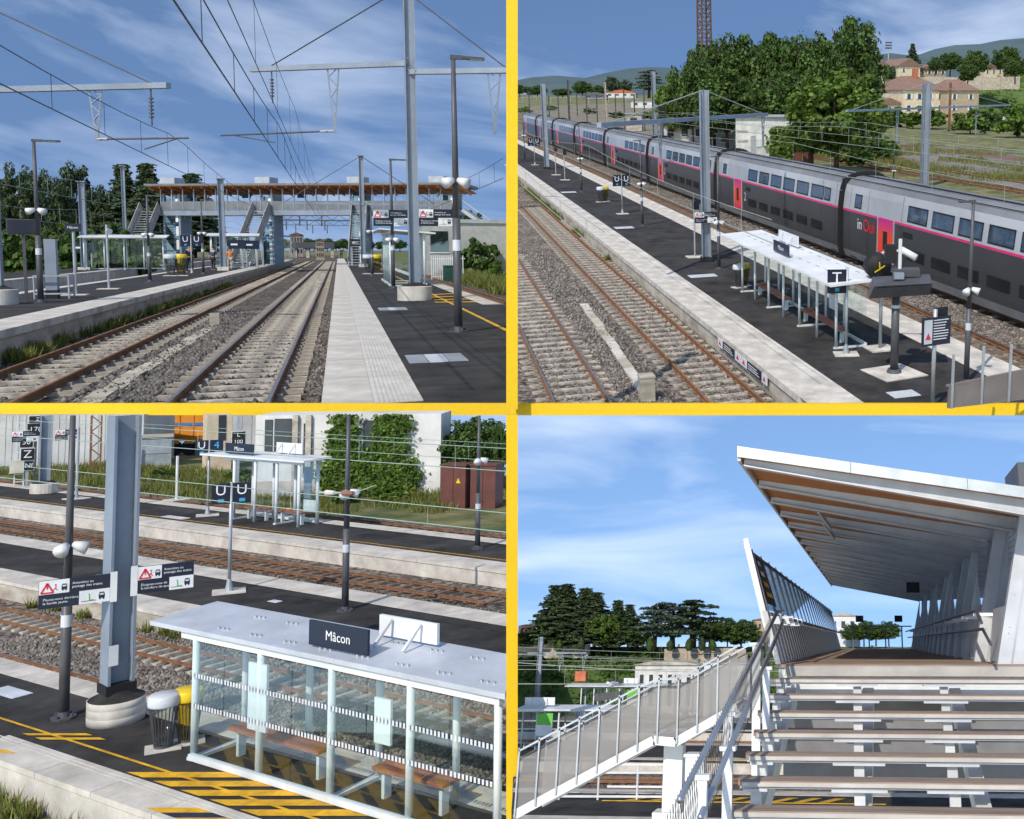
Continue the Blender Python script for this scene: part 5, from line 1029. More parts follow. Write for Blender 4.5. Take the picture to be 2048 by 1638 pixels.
def house(lb, u0, u1, vb, vt, a, dep, wm, hip=True, rows=2, colsn=3, rh=.28, chim=False):
    pA, pB = s.A(u0, vb, a), s.A(u1, vb, a); w = (pB - pA).length; h = s.H(pA, vt) - pA.z; t = thing(s, 'house', lb, 'house', pA, yaw_along(pA, pB), 'houses on the hillside')
    part(MB().bx(0, w, 0, dep, -6, h), 'wall', wm, t); e = .6; r = MB()
    if hip: r.add([(-e, -e, h), (w + e, -e, h), (w + e, dep + e, h), (-e, dep + e, h), (w * .3, dep / 2, h + w * rh), (w * .7, dep / 2, h + w * rh)], [(0, 1, 5, 4), (1, 2, 5), (2, 3, 4, 5), (3, 0, 4)])
    else: r.prism([(-e, h - .2), (w + e, h - .2), (w / 2, h + w * rh)], 'y', -e, dep + e)
    ro = part(r, 'roof', tile, t)
    if chim: part(MB().bx(w * .55, w * .55 + 1.6, dep * .4, dep * .4 + 1.6, h, h + w * rh + 2.4), 'chimney', mat('chimney_brick', (.42, .14, .07), .9), ro)
    for j in range(rows):
        for i in range(colsn):
            x = w * (i + .5) / colsn; z = h * (.08 + .9 * (j + .25) / rows); o = part(MB().bx(x - w * .045, x + w * .045, -.1, 0, z, z + h * .42 / rows), 'window', mat('window_dark', (.04, .05, .06), .2), t)
            for sx in (-1, 1): part(MB().bx(x + sx * w * .06 - w * .018, x + sx * w * .06 + w * .018, -.2, -.0, z, z + h * .42 / rows), 'shutter', white, o)
    return t
house('big cream house with a brown hipped roof and an orange chimney', 1806, 1890, 232, 180, 300, 24, cream, True, 2, 4, .3, True)
house('beige right wing of the big hipped roof house', 1891, 1956, 231, 181, 296, 14, beige, True, 2, 2, .3)
house('long low cream annex left of the big house', 1752, 1806, 231, 208, 302, 12, cream, False, 1, 5, .2)
house('small gabled house with a yellowish front near the big trees', 1744, 1782, 156, 134, 380, 16, cream, False, 1, 1, .3)
house('gabled pale house left of the pointed fir on the hill', 1796, 1840, 150, 131, 400, 20, cream, False, 1, 2, .3)
house('red roofed low house behind the gabled pale house', 1838, 1892, 152, 138, 430, 18, beige, False, 1, 4, .16)
house('pale house half hidden by trees at the far right of the hill', 1968, 2006, 152, 134, 400, 16, cream, False, 1, 3, .2)
pA = s.A(1735, 163, 375); pB = s.A(2040, 165, 350); t = thing(s, 'garden_wall', 'long dark garden wall below the hillside houses', 'wall', pA, yaw_along(pA, pB)); w = (pB - pA).length
for k in range(8): part(MB().bx(w * k / 8 + .05, w * (k + 1) / 8 - .05, 0, .5, -3, 1.6 + .2 * (k % 2)), 'wall_panel', wallc, t)
p = s.A(1776, 145, 600); t = thing(s, 'floodlight_mast', 'thin stadium floodlight mast on the skyline', 'floodlight mast', p); h = s.H(p, 88) - p.z
part(MB().cyl((0, 0, -20), (0, 0, h), .5, .3, 8), 'pole', galv, t)
for k in range(3): part(MB().bx(-2.2, 2.2, -.4, .4, h - 3 + k * 1.7, h - 2.1 + k * 1.7), 'lamp_row', darkpost, t)
hillm = mat('hazy_far_hill', (.060, .095, .105), .95, var=.12, scale=.004)  # bluish haze of distant air is put into the hill colour
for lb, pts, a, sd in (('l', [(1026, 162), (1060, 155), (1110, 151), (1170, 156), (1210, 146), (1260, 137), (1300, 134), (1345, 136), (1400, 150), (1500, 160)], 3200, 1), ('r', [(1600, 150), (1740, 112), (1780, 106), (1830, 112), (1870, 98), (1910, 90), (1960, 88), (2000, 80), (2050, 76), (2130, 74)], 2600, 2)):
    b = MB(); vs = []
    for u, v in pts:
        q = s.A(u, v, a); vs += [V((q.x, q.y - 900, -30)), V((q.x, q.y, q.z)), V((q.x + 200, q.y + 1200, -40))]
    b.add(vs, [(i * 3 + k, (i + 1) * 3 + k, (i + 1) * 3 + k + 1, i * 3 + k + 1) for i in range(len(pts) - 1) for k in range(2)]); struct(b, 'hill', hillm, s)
# --- gravel yard behind the train
struct(MB().add([s.P(1705, 306, hG + .05), s.P(1790, 283, hG + .05), s.P(2110, 318, hG + .05), s.P(2110, 392, hG + .05), s.P(1900, 350, hG + .05)], [(0, 1, 2, 3, 4)]), 'gravel_yard', mat('grey_gravel', (.19, .17, .155), .95, var=.2, scale=1.2, bump=.4), s)
struct(MB().add([s.P(1700, 297, hG + .06), s.P(1720, 288, hG + .06), s.P(1830, 290, hG + .06), s.P(2110, 320, hG + .06), s.P(2110, 332, hG + .06), s.P(1850, 298, hG + .06)], [(0, 1, 2, 3, 4, 5)]), 'red_gravel', mat('red_gravel', (.17, .10, .075), .95, var=.2, scale=1.2, bump=.4), s)
for x, w_ in ((47.5, 'nearest'), (53.5, 'middle'), (59.5, 'farthest')): track(s, w_ + ' of three overgrown siding tracks in the yard at the right', x, 1.5, 62, 150, -.66, 1.6, .4, 0, oldwood, worn=False)
struct(MB().add([s.P(1032, 214, hG + .04), s.P(1260, 206, hG + .04), s.P(1420, 250, hG + .04), s.P(1470, 312, hG + .04), s.P(1330, 312, hG + .04), s.P(1040, 236, hG + .04)], [(0, 1, 2, 3, 4, 5)]), 'siding_ground', mat('siding_soil', (.13, .115, .075), .95, col2=(.25, .21, .15), scale=.25, bump=.4, bscale=5), s)
for x, lb in ((31, 'first siding track behind the train, counted from the platform'), (35, 'second siding track behind the train'), (39.5, 'third siding track behind the train'), (44, 'fourth siding track behind the train')):
    track(s, lb, x, 1.5, max(120, sa(x, -.6) * .36), sa(x - 1.4, -.85) - 6, -.66, 2.0, .5, 0, oldwood, worn=False)
for u, vb, lb in ((1060, 235, 'first'), (1085, 226, 'second'), (1118, 240, 'third'), (1155, 232, 'fourth'), (1195, 246, 'fifth'), (1232, 238, 'sixth'), (1270, 250, 'seventh'), (1360, 262, 'eighth'), (1450, 250, 'ninth')):
    p = s.P(u, vb, hG); h = 8.5; t = thing(s, 'line_pole', 'slim dark pole in the sidings behind the train, %s from the left' % lb, 'pole', p, 0, 'poles in the sidings'); part(MB().hcol(0, 0, 0, h, .35, .3, .05), 'pole', darkpost, t); part(MB().bar((-3.2, 0, h - 1.2), (3.2, 0, h - 1.2), .14, .14), 'cross_arm', galv, t); part(MB().bar((-2.4, 0, h - 1.2), (-2.4, 0, h - 3.0), .12), 'bracket', galv, t)
# --- trees
big = [(1386, 296, 108, 70, 'broad', 'left edge tree of the big dark tree mass, topped by a spike'), (1432, 292, 66, 90, 'broad', 'tree just right of the rusty pylon'), (1482, 290, 58, 95, 'broad', 'tall tree in the middle left of the dark tree mass'), (1535, 292, 62, 95, 'broad', 'tree in the centre of the dark tree mass'), (1588, 294, 58, 90, 'broad', 'tree with a rounded top right of the mass centre'), (1640, 296, 70, 90, 'broad', 'tree filling the gap left of the highest crown'), (1692, 290, 30, 110, 'broad', 'highest tree of the dark mass, at its right end'), (1345, 292, 150, 60, 'light', 'lighter low tree at the left foot of the tree mass'), (1455, 300, 130, 110, 'broad', 'lower front tree below the rusty pylon'), (1570, 305, 140, 120, 'broad', 'lower front tree right of the white hut'), (1672, 345, 128, 140, 'light', 'bright green tree standing in front of the dark mass'), (1625, 340, 190, 90, 'light', 'bright green shrubby tree beside the brown cabinets'), (1730, 300, 190, 80, 'light', 'bright green tree at the left end of the low annex')]
for u, vb, vt, wpx, kd, lb in big:
    p = s.P(u, vb, hG); plant(s, kd, p, s.H(p, vt) - hG, wpx / F * p.length * (1.4 if wpx > 60 else 1.1), lb, 'trees of the big green mass')
for u, vb, vt, wpx, kd, lb in ((1298, 196, 137, 62, 'cedar', 'flat topped dark cedar left of the tree mass'), (1040, 194, 168, 34, 'broad', 'skyline tree at the far left of the train view'), (1075, 194, 170, 40, 'broad', 'skyline tree behind the far left mast'), (1125, 196, 176, 44, 'broad', 'skyline tree before the white apartment block'), (1165, 195, 160, 40, 'broad', 'skyline tree right of the white apartment block'), (1195, 195, 170, 34, 'broad', 'skyline tree behind the dark grey shed'), (1225, 194, 152, 30, 'pine', 'round dark skyline tree behind the orange roof'), (1250, 194, 158, 34, 'pine', 'second round dark skyline tree behind the orange roof')):
    p = s.P(u, vb, hG); plant(s, kd, p, s.H(p, vt) - hG, wpx / F * p.length, lb, 'skyline trees at the left')
for u, vb, vt, wpx, a, kd, lb in ((1824, 146, 88, 40, 430, 'conifer', 'pointed fir standing on the hill between the houses'), (1900, 150, 102, 50, 400, 'broad', 'round tree on the hill right of the pointed fir'), (1950, 160, 98, 60, 380, 'broad', 'large hill tree above the beige house wing'), (2010, 150, 92, 60, 390, 'broad', 'hill tree at the far right edge'), (1935, 172, 125, 50, 340, 'broad', 'darker hill tree just above the hipped roof'), (2030, 165, 110, 50, 340, 'broad', 'hill tree cut by the right edge'), (1775, 158, 130, 16, 370, 'column', 'dark columnar cypress between the two gabled houses'), (1785, 158, 132, 14, 370, 'column', 'second dark columnar cypress left of the pale gabled house'), (1870, 150, 112, 30, 420, 'broad', 'small hill tree above the red roofed low house')):
    p = s.A(u, vb, a); plant(s, kd, p, s.H(p, vt) - p.z, wpx / F * p.length, lb, 'trees on the hillside')
for u, vb, h, w, lb in ((1745, 320, 3.6, 6, 'bush at the edge of the gravel yard below the annex'), (1770, 312, 3.0, 4.5, 'bush left of the small black lamp in the yard'), (1712, 330, 2.6, 5, 'low bush behind the train right of the bright tree'), (1940, 268, 6, 9, 'bush in front of the beige house wing'), (1990, 262, 6, 9, 'bush behind the crossing beam at the far right'), (1850, 258, 6, 12, 'bush below the big cream house'), (1790, 255, 6, 10, 'bush below the low annex'), (2035, 275, 7, 10, 'bush at the right edge of the yard'), (1350, 272, 4, 6, 'bush left of the long white building'), (1490, 262, 8, 10, 'bush behind the white hut roof')):
    plant(s, 'bush', s.P(u, vb, hG), h, w, lb, 'bushes behind the train')
for u, vb, h, w, lb in ((1180, 228, 3, 7, 'low scrub left of the dark grey shed'), (1100, 222, 3, 8, 'low scrub among the far sidings'), (1235, 236, 2.6, 7, 'low scrub below the orange roof'), (1300, 240, 3, 8, 'low scrub below the cedar'), (1385, 268, 2.6, 6, 'low scrub right of the signal post'), (1050, 226, 3, 8, 'low scrub at the left edge of the sidings'), (1330, 222, 4, 9, 'scrub before the left foot of the tree mass')):
    plant(s, 'bush', s.P(u, vb, hG), h, w, lb, 'bushes behind the train')
hut('low white goods shed among the sidings below the orange roof', 1262, 1318, 216, 203, 10, wallw, 'goods_shed', 'shed', roofm=wallc, windows=3)
grass(s, [(random.uniform(28, 46), random.uniform(50, 110), hG, 2.4, 420) for _ in range(90)] + [(random.uniform(55, 85), random.uniform(80, 160), hG, 3.5, 380) for _ in range(70)], 'tall_grass', grassm, .55)
lamp(s, 1787, 352, 272, 'slim lamp post in the grass behind the train', 1, .22, head=.6, p=s.P(1787, 357, hG), tagband=False)
solo(MB().bx(-1.2, 1.2, -1, 1, 0, 1.3).bx(-1.3, 1.3, -1.1, 1.1, 1.3, 1.5), 'water_tank', white, s, 'white tank at the right edge of the gravel yard', 'tank', s.P(2018, 240, hG))
for x, lb in ((1965, 'left of two white vans parked below the house'), (1998, 'right of two white vans parked below the house')):
    p = s.P(x, 248, hG); t = thing(s, 'parked_van', lb, 'van', p); part(MB().prism([(-2.6, .5), (2.4, .5), (2.4, 2.4), (-1.4, 2.5), (-2.1, 1.5), (-2.6, 1.35)], 'y', -1, 1), 'body', white, t); part(MB().prism([(-1.95, 1.5), (-1.0, 1.5), (-1.0, 2.25), (-1.45, 2.25)], 'y', -1.03, -1.001), 'window', blackm, t)
    for q in (-1.6, 1.5): part(MB().cyl((q, -1.05, .45), (q, -.8, .45), .45, n=14), 'wheel', blackm, t)
# --- steel parapet at the lower right
y = 20.6; t = thing(s, 'steel_parapet', 'brown steel parapet with pale posts at the lower right corner', 'parapet', (s.A(1896, 800, y).x, y, 0)); x1 = s.A(2060, 740, y).x - s.A(1896, 800, y).x; zt = s.A(1896, 772, y).z; zt2 = s.A(2060, 738, y).z; z0 = s.A(1896, 817, y).z
part(MB().add([(0, 0, z0), (x1, 0, z0), (x1, 0, zt2), (0, 0, zt), (0, .04, z0), (x1, .04, z0), (x1, .04, zt2), (0, .04, zt)], [(0, 1, 2, 3), (4, 7, 6, 5), (3, 2, 6, 7)]), 'panel', mat('parapet_brown', (.20, .17, .155), .6, var=.08), t)
part(MB().bar((-.05, .02, zt), (x1, .02, zt2), .05, .05), 'top_rail', mat('parapet_brown', (.20, .17, .155)), t)
for f, vt in ((.04, 709), (.40, 692), (.74, 688)): x = x1 * f; part(MB().bx(x - .03, x + .03, -.05, -.01, z0, s.A(1896 + 164 * f, vt, y).z), 'post', galv, t)

# ================================================================== SITE 3: across three platforms
s = S3
def lo(l, h=0, u=1022): return seam_a(S3, l, h, u)
def hi(l, h=0): return seam_a(S3, l, h, -70)
def band(l0, l1, z0, z1, trim=0.0):
    """a strip along the tracks between the two sides of the site, ends cut square to the view"""
    a, b, c, d = lo(l0, z1), lo(l1, z1), hi(l1, z1), hi(l0, z1)
    return MB().add([(l0, a, z0), (l1, b, z0), (l1, c, z0), (l0, d, z0), (l0, a, z1), (l1, b, z1), (l1, c, z1), (l0, d, z1)], [(0, 3, 2, 1), (4, 5, 6, 7), (0, 1, 5, 4), (1, 2, 6, 5), (2, 3, 7, 6), (3, 0, 4, 7)])
hB = -.5
struct(band(6.5, 44, hB - .3, hB - .12), 'ground', soil, s)
struct(band(6.6, 8.5, hB - .1, hB - .05), 'grass_verge', meadow, s)
struct(band(11.3, 15.3, hB - .1, hB), 'ballast_bed', ballast2, s); struct(band(18.9, 22.8, hB - .1, hB), 'ballast_bed', ballast2, s); struct(band(26.4, 29.6, hB - .1, hB), 'ballast_bed', ballast2, s)
struct(band(29.6, 44, hB - .1, hB - .02), 'grass_verge', meadow, s)
def platform3(l0, l1, wn, wf, label, n=0, lines=(), wallm=kerb):
    p = struct(band(l0 + .04, l1 - .04, hB - .1, 0), 'platform', asphalt, s); part(band(l0, l0 + .039, hB - .1, -.1), 'platform_wall', wallm, p)
    for (a, b) in ((l0 - .02, l0 + wn), (l1 - wf, l1 + .02)):
        y = lo(b) ; k = 0
        while y < hi(a):
            y1 = min(y + 1.5, hi(a)); ya = max(y, lo(a)); 
            part(MB().bx(a, b, y, y1 - .012, -.08, .012), 'edge_slab', kerb, p); y = y1
        if lo(b) > lo(a): part(MB().add([(a, lo(a), .012), (b, lo(b) - .01, .012), (a, lo(b) - .01, .012), (a, lo(a), -.08), (a, lo(b) - .01, -.08)], [(0, 1, 2), (3, 0, 2, 4)]), 'edge_slab', kerb, p)
    for l in lines: part(band(l, l + .045, .0125, .016), 'yellow_line', yellow, p)
    return p
p1 = platform3(8.56, 11.34, .6, .52, 'near', lines=(9.48,))
p2 = platform3(15.16, 18.97, .86, .79, 'mid', wallm=wallc)
p3 = platform3(22.7, 26.5, .93, .6, 'far', lines=(23.85,))
for k, (l, w) in enumerate(((8.98, .03), (9.06, .02))): part(band(l, l + w, .0125, .018), 'tactile_rib', mat('tactile_concrete', (.54, .51, .46)), p1)
def stripes(l0, l1, a_list, w, m, z=.014, parent=p1, nm='hatched_marking'):
    for a in a_list:
        q = [(l0, a, z), (l1, a - 1.91 * (l1 - l0), z), (l1, a - 1.91 * (l1 - l0) - w, z), (l0, a - w, z)]
        if q[2][1] > lo(l1) + .02: part(MB().add(q, [(0, 3, 2, 1)]), nm, m, parent)
stripes(9.2, 9.95, [16.1 - .68 * i for i in range(8)], .42, yellow, .013)
stripes(8.62, 8.96, [14.6 - .68 * i for i in range(8)], .33, yellow, .016); stripes(8.62, 8.96, [14.27 - .68 * i for i in range(8)], .33, navy, .0158)
stripes(9.3, 9.8, [19.3, 18.9], .2, yellow, .013); stripes(8.6, 8.8, [19.1], .3, yellow, .016)
part(MB().add([(9.9, 15.55, .0145), (9.97, 15.6, .0145), (9.97, 10.2, .0145), (9.9, 10.2, .0145)], [(0, 3, 2, 1)]), 'hatched_marking', yellow, p1)
for (u, v, w, d, pp, lb) in ((20, 1385, .9, .35, p1, 'pale grey cover plate in the near platform by the left edge'), (560, 1232, .9, .3, p2, 'grey cover plate in the middle platform above the shelter roof'), (550, 1203, .35, .2, p2, 'small cream cover plate in the middle platform'), (350, 1035, 1.4, .4, p3, 'grey cover plate in the far platform left of its sign')):
    q = s.P(u, v); solo(MB().bx(-d / 2, d / 2, -w / 2, w / 2, .002, .012).bx(-d / 2 + .05, d / 2 - .05, -w / 2 + .05, w / 2 - .05, .012, .015), 'drain_cover', signgrey, s, lb, 'drain cover', q)
track(s, 'track hugging the near platform, its near rail hidden by the platform edge', 11.86, .66, lo(12.3), hi(11.6), -.36, .42, .17, 60, sleeper, worn=True)
track(s, 'rusty track with pale sleepers between the near and middle platforms', 14.05, .7, lo(14.6), hi(13.7), -.36, .42, .17, 70, sleeper, worn=False)
track(s, 'double railed brown track in front of the far platform wall', 21.3, .85, lo(21.9), hi(21), -.36, .5, .17, 60, oldwood)
track(s, 'track behind the far platform', 28.3, .8, lo(29.0), hi(28), -.36, .55, .17, 40, oldwood)
stones(s, [(12.35, 13.6, 11.6, 28, hB + .01, 9000), (14.5, 15.1, 14, 30, hB + .01, 2500), (13.5, 14.6, 13.2, 28, hB, 1500), (19.1, 20.6, 19, 46, hB + .01, 3000)], stone2, .045)
t = thing(s, 'cable_trough', 'short pale concrete trough lying on the ballast at the right edge', 'cable trough', (13.2, lo(13.3) + .05, hB)); part(MB().bx(-.08, .08, 0, 1.5, 0, .08), 'trough_lid', kerb, t); part(MB().bx(-.08, .08, 1.52, 2.0, 0, .07), 'trough_lid', kerb, t)
grass(s, [(8.3, random.uniform(15.6, 18.5), hB - .05, .2, 70) for _ in range(9)] + [(15.05, random.uniform(24, 34), hB, .15, 60) for _ in range(10)], 'weeds', grassm, .26)
grass(s, [(random.uniform(30, 37), random.uniform(34, 68), hB, 1.0, 160) for _ in range(110)], 'tall_grass', grassm, .36)
# --- near mast with safety notices
pm = s.P(232, 1440); hM = s.H(pm, 831); t = thing(s, 'catenary_mast', 'thick pale blue mast on a round concrete foot on the near platform', 'mast', pm, facing(pm, .35), 'overhead line masts')
part(MB().hcol(0, 0, .45, hM, .42, .36, .045), 'mast_column', bluegrey, t); part(MB().lathe([(.44, 0), (.44, .13), (.435, .14), (.44, .15), (.44, .27), (.435, .28), (.44, .29), (.44, .40)], 32), 'concrete_foot', kerb, t, True); part(MB().lathe([(.43, .401), (.3, .46), (.22, .53)], 24), 'mortar_cap', asphalt, t)
part(MB().bx(-.24, .24, -.2, .2, .5, .66), 'foot_paint', blackm, t); part(MB().bx(-.205, -.06, -.187, -.1805, 1.0, 1.35), 'number_plate', signwhite, t)
part(MB().cyl((-.3, .1, 2.55), (-.3, .1, 2.2), .08, .05, 10), 'horn', galv, t)
zs = s.H(pm, 1194), s.H(pm, 1140)
for (x0, x1, lb, sec, dz) in ((-1.16, -.16, 'safety notice on the left of the thick pale mast', 'Placez-vous derrière\nla bande jaune.', 0), (.24, 1.1, 'safety notice on the right of the thick pale mast', 'Éloignez-vous de\nla bordure de quai.', .06)):
    q = thing(s, 'safety_notice', lb, 'sign', pm, facing(pm, .08), 'safety notices'); warning_board(q, x0, x1, zs[0] + dz, zs[1] + dz, -.24, sec)
    part(MB().bx((x1 if x0 < 0 else x0 - .1), (x1 + .1 if x0 < 0 else x0), -.25, -.2, zs[0] - .02 + dz, zs[1] + .02 + dz), 'bracket_plate', white, q)
# --- lamps and signs
lamp(s, 127, 1436, 831, 'lamp post left of the thick pale mast, with a pair of loudspeakers', 1, .56, nohead=True)
lamp(s, 690, 1222, 831, 'lamp post on the middle platform rising over the shelter roof', 1, .60, nohead=True)
lamp(s, 955, 1098, 831, 'lamp post on the far platform near the brown cabinets', 1, .66, nohead=True)
lamp(s, 263, 1010, 831, 'farther lamp post on the far platform beside the grey block', 1, .5, nohead=True)
u_sign(s, 458, 1184, 964, 'double letter stop sign in the middle of the middle platform', p=s.P(458, 1184), pw=.44)
u_sign(s, 415, 1031, 879, 'stop sign with letter U and number 4 on the far platform', letters=('U', '4'), p=s.P(415, 1031), pw=.46)
for u, v, vt, lb in ((153, 998, 855, 'thin empty sign post on the far platform left of the thick mast'), (353, 1000, 912, 'short white marker post in the weeds behind the far platform')):
    p = s.P(u, v); h = s.H(p, vt); t = thing(s, 'marker_post', lb, 'post', p); part(MB().cyl((0, 0, 0), (0, 0, h), .06, n=8), 'post', galv if u < 200 else white, t); part(MB().bx(-.4, .4, -.4, .4, 0, .04), 'base_slab', kerb, t)
# --- shelters
shelter(s, 'glass walled shelter with a white roof and station name on the near platform', (10.0, 15.7, 0), -math.pi / 2, 6.35, .85, 1.97, 4, roofover=(1.1, .2, .1, .2), glass_back=False, glass_front=True, sign=(2.55, 3.8, .36, .08), backsign=(3.2, 4.4, .3, .8), slope=.05, hatch=True, cut=.85, r=.055,
        mroof=mat('roof_sheet', (.46, .49, .54), .4, var=.05), panels=((1.35, 1.78, .72, 1.72, -.02, offwhite), (4.1, 4.42, 1.0, 1.62, -.02, offwhite)))
bins(s, s.P(326, 1497), 'beside the glass walled shelter on the near platform', facing(s.P(326, 1497)), .85)
shelter(s, 'small glass shelter with a name board on the far platform', (24.9, 37.0, 0), -math.pi / 2, 3.8, .8, 2.4, 3, roofover=(2.0, .5, .2, .2), sign=(-.6, 1.1, .4, .0), backsign=(1.5, 3.0, .4, .7), slope=.05, panels=((2.9, 3.3, .9, 2.1, .9, bluegrey), (2.9, 3.6, .4, .85, .9, signwhite)), dots=False, r=.06)
# --- far mast, signals
pf = s.P(88, 985); t = thing(s, 'catenary_mast', 'blue grey mast on a low round concrete foot on the far platform', 'mast', pf, facing(pf), 'overhead line masts'); part(MB().hcol(0, 0, .4, s.H(pf, 831), .45, .4, .06), 'mast_column', bluegrey, t); part(MB().lathe([(.55, 0), (.55, .42), (.5, .45)], 24), 'concrete_foot', kerb, t); part(MB().lathe([(.5, .451), (.3, .55)], 20), 'mortar_cap', asphalt, t)
for (dx0, dx1, lb, sec) in ((-1.25, -.3, 'small distant safety notice left of the far mast', 'Placez-vous derrière\nla bande jaune.'), (.35, 1.25, 'small distant safety notice right of the far mast', 'Éloignez-vous de\nla bordure de quai.')):
    q = thing(s, 'safety_notice', lb, 'sign', pf, facing(pf), 'safety notices'); warning_board(q, dx0, dx1, s.H(pf, 881), s.H(pf, 860), -.25, sec)
def board(u, vb, lb, items, vtop, m=galv, base=True):
    p = s.P(u, vb); h = s.H(p, vtop); t = thing(s, 'speed_board', lb, 'sign', p, facing(p)); k = p.length / F
    part(MB().bx(-.06, .06, -.05, .05, 0, h), 'post', m, t)
    for (du, v0, v1, w, txt, sz) in items:
        z0, z1 = s.H(p, v1), s.H(p, v0); b = part(MB().bx((du - w / 2) * k, (du + w / 2) * k, -.1, -.07, z0, z1), 'board', blackm, t); part(MB().bx((du - w / 2) * k - .03, (du + w / 2) * k + .03, -.069, -.055, z0 - .03, z1 + .03), 'border', signwhite, b); lettering(b, txt, signwhite, (z1 - z0) * sz, du * k, -.1, (z0 + z1) / 2)
    return t
board(53, 975, 'white and black marker signs with the letter Z at the far left', [(0, 897, 920, 17, 'Z', .95), (2, 922, 940, 12, 'Nf', .7), (-2, 874, 894, 16, '50', .7)], 860)
board(68, 972, 'black speed board reading 170 at the far left', [(0, 847, 871, 22, '170', .6), (2, 832, 845, 22, 'Z', .8)], 831, darkpost)
board(474, 1000, 'black speed board reading L 100 before the pale building', [(0, 863, 876, 20, 'L', .9), (0, 876.5, 890, 20, '100', .8)], 832)
p = s.P(40, 972); t = thing(s, 'signal_ladder', 'white signal ladder and box cut by the left edge', 'ladder', p, facing(p)); h = s.H(p, 831); k = p.length / F
for x in (-8, 4): part(MB().bar((x * k, 0, 0), (x * k * .7, .0, h), .06), 'stile', white, t)
for j in range(9): z = h * (j + .6) / 9.6; part(MB().bar((-7 * k, 0, z), (3.4 * k, 0, z), .04), 'rung', white, t)
part(MB().bx(-14 * k, 4 * k, -.3, -.05, s.H(p, 945), s.H(p, 920)), 'control_box', mat('cream_paint', (.62, .58, .48), .6), t)
# --- buildings behind
def wallbox(lb, u0, v0, u1, v1, vt, dep, m, name='building', cat='building', base=hB - .1):
    a, b = s.P(u0, v0, base), s.P(u1, v1, base); w = (b - a).length; h = s.H(a, vt) - base; t = thing(s, name, lb, cat, a, yaw_along(a, b)); part(MB().bx(0, w, 0, dep, 0, h), 'wall', m, t); return t, w, h
bw = mat('building_white', (.66, .64, .60), .85, var=.10, scale=.8)
t, w, h = wallbox('white building overgrown with ivy behind the far platform', 508, 1000, 880, 992, 831, 3, bw, 'ivy_building')
for (x0, x1, z0, z1) in ((.10, .19, .52, .96), (.05, .09, .5, .95), (.255, .30, .3, .9), (.575, .665, .45, .93)): o = part(MB().bx(w * x0, w * x1, -.05, 0, h * z0, h * z1), 'window', mat('window_dark', (.04, .05, .06)), t); part(MB().bx(w * x0 - .06, w * x1 + .06, -.1, -.051, h * z0 - .08, h * z0), 'sill', wallc, o)
for x in (.2, .27): part(MB().bx(w * x, w * x + .25, -.2, -.02, 0, h), 'pilaster', wallc, t)
part(MB().bx(-.02, w * .38, -.12, -.0, .0, h * .22), 'plinth', mat('plinth_pink', (.52, .42, .34), .9), t)
cl = []
for _ in range(260):
    x = RNG.choice([RNG.normal(.46, .035), RNG.normal(.72, .06), RNG.uniform(.42, .84)], p=[.3, .35, .35]); top = (1.0 if (.42 < x < .52 or .66 < x < .80) else .55) + RNG.normal() * .06; z = RNG.uniform(0, max(.1, top)); 
    if .575 < x < .665 and .5 < z < .93 and RNG.random() < .8: continue
    cl.append((w * x, z * h))
C = np.concatenate([np.stack([RNG.normal(x, .22, 55), RNG.uniform(-.45, -.04, 55), RNG.normal(z, .22, 55)], 1) for x, z in cl]); C = C[(C[:, 2] > 0) & (C[:, 2] < h)]
part(None, 'ivy', None, t, mesh=quads_mesh('ivy', C, RNG.normal(size=(len(C), 3)) * .8 + np.array([0, -1, .5]), .07, lf_light), kind='stuff')
t, w, h = wallbox('long grey corrugated warehouse behind the far left mast', -60, 936, 285, 932, 831, 4, mat('warehouse_grey', (.42, .42, .41), .6, var=.12, scale=.5), 'warehouse')
for k in range(26): part(MB().bx(w * k / 26 + .02, w * k / 26 + .06, -.03, 0, 0, h), 'seam_rib', galv, t)
t, w, h = wallbox('grey metal container block behind the thick pale mast', 282, 938, 342, 935, 876, 2, mat('container_grey', (.30, .34, .37), .5, var=.15), 'container', 'container'); part(MB().bx(0, w, -.03, 0, h * .48, h * .52), 'seam_rib', galv, t)
part(MB().bx(-.1, w + .1, -.1, 2.1, h, h + .08), 'roof', wallc, t)
t, w, h = wallbox('cream lineside cabin beside the orange wagon', 412, 944, 462, 941, 831, 2, mat('cabin_cream', (.62, .50, .36), .8, var=.08), 'cream_cabin', 'hut'); part(MB().bx(w * .45, w * .75, -.04, 0, h * .55, h), 'window', mat('window_dark', (.04, .05, .06)), t)
# orange wagon
p = s.P(300, 915, hB - .1); q = s.P(412, 912, hB - .1); w = (q - p).length; t = thing(s, 'orange_wagon', 'orange railway works wagon parked before the grey warehouse', 'wagon', p, yaw_along(p, q)); z0 = s.H(p, 880) - p.z; z1 = s.H(p, 831) - p.z; og = mat('wagon_orange', (.70, .25, .02), .5, var=.08)
part(MB().bx(0, w, 0, 1.8, z0 + .2, z1), 'body', og, t); part(MB().bx(0, w, -.05, -.005, z0 + (z1 - z0) * .55, z0 + (z1 - z0) * .68), 'blue_stripe', mat('stripe_blue', (.08, .2, .42), .5), t)
part(MB().bx(.1, w - .1, .1, 1.7, z0 - .12, z0 + .19), 'frame', og, t)
for x in (.2, .42, .7, .9):
    part(MB().cyl((w * x, -.05, z0 * .5), (w * x, .1, z0 * .5), z0 * .45, n=14), 'wheel', blackm, t); part(MB().bx(w * x - .3, w * x + .3, -.12, -.04, z0 * .75, z0 * .98), 'axle_box', og, t)
for x in (.25, .5, .75): part(MB().bx(w * x, w * x + .05, -.06, 0, z0 + .2, z1), 'body_rib', og, t)
t, w, h = wallbox('pale depot wall far behind the cream cabin', 400, 912, 560, 910, 832, 2, mat('warehouse_grey', (.42, .42, .41)), 'depot_wall', 'wall')
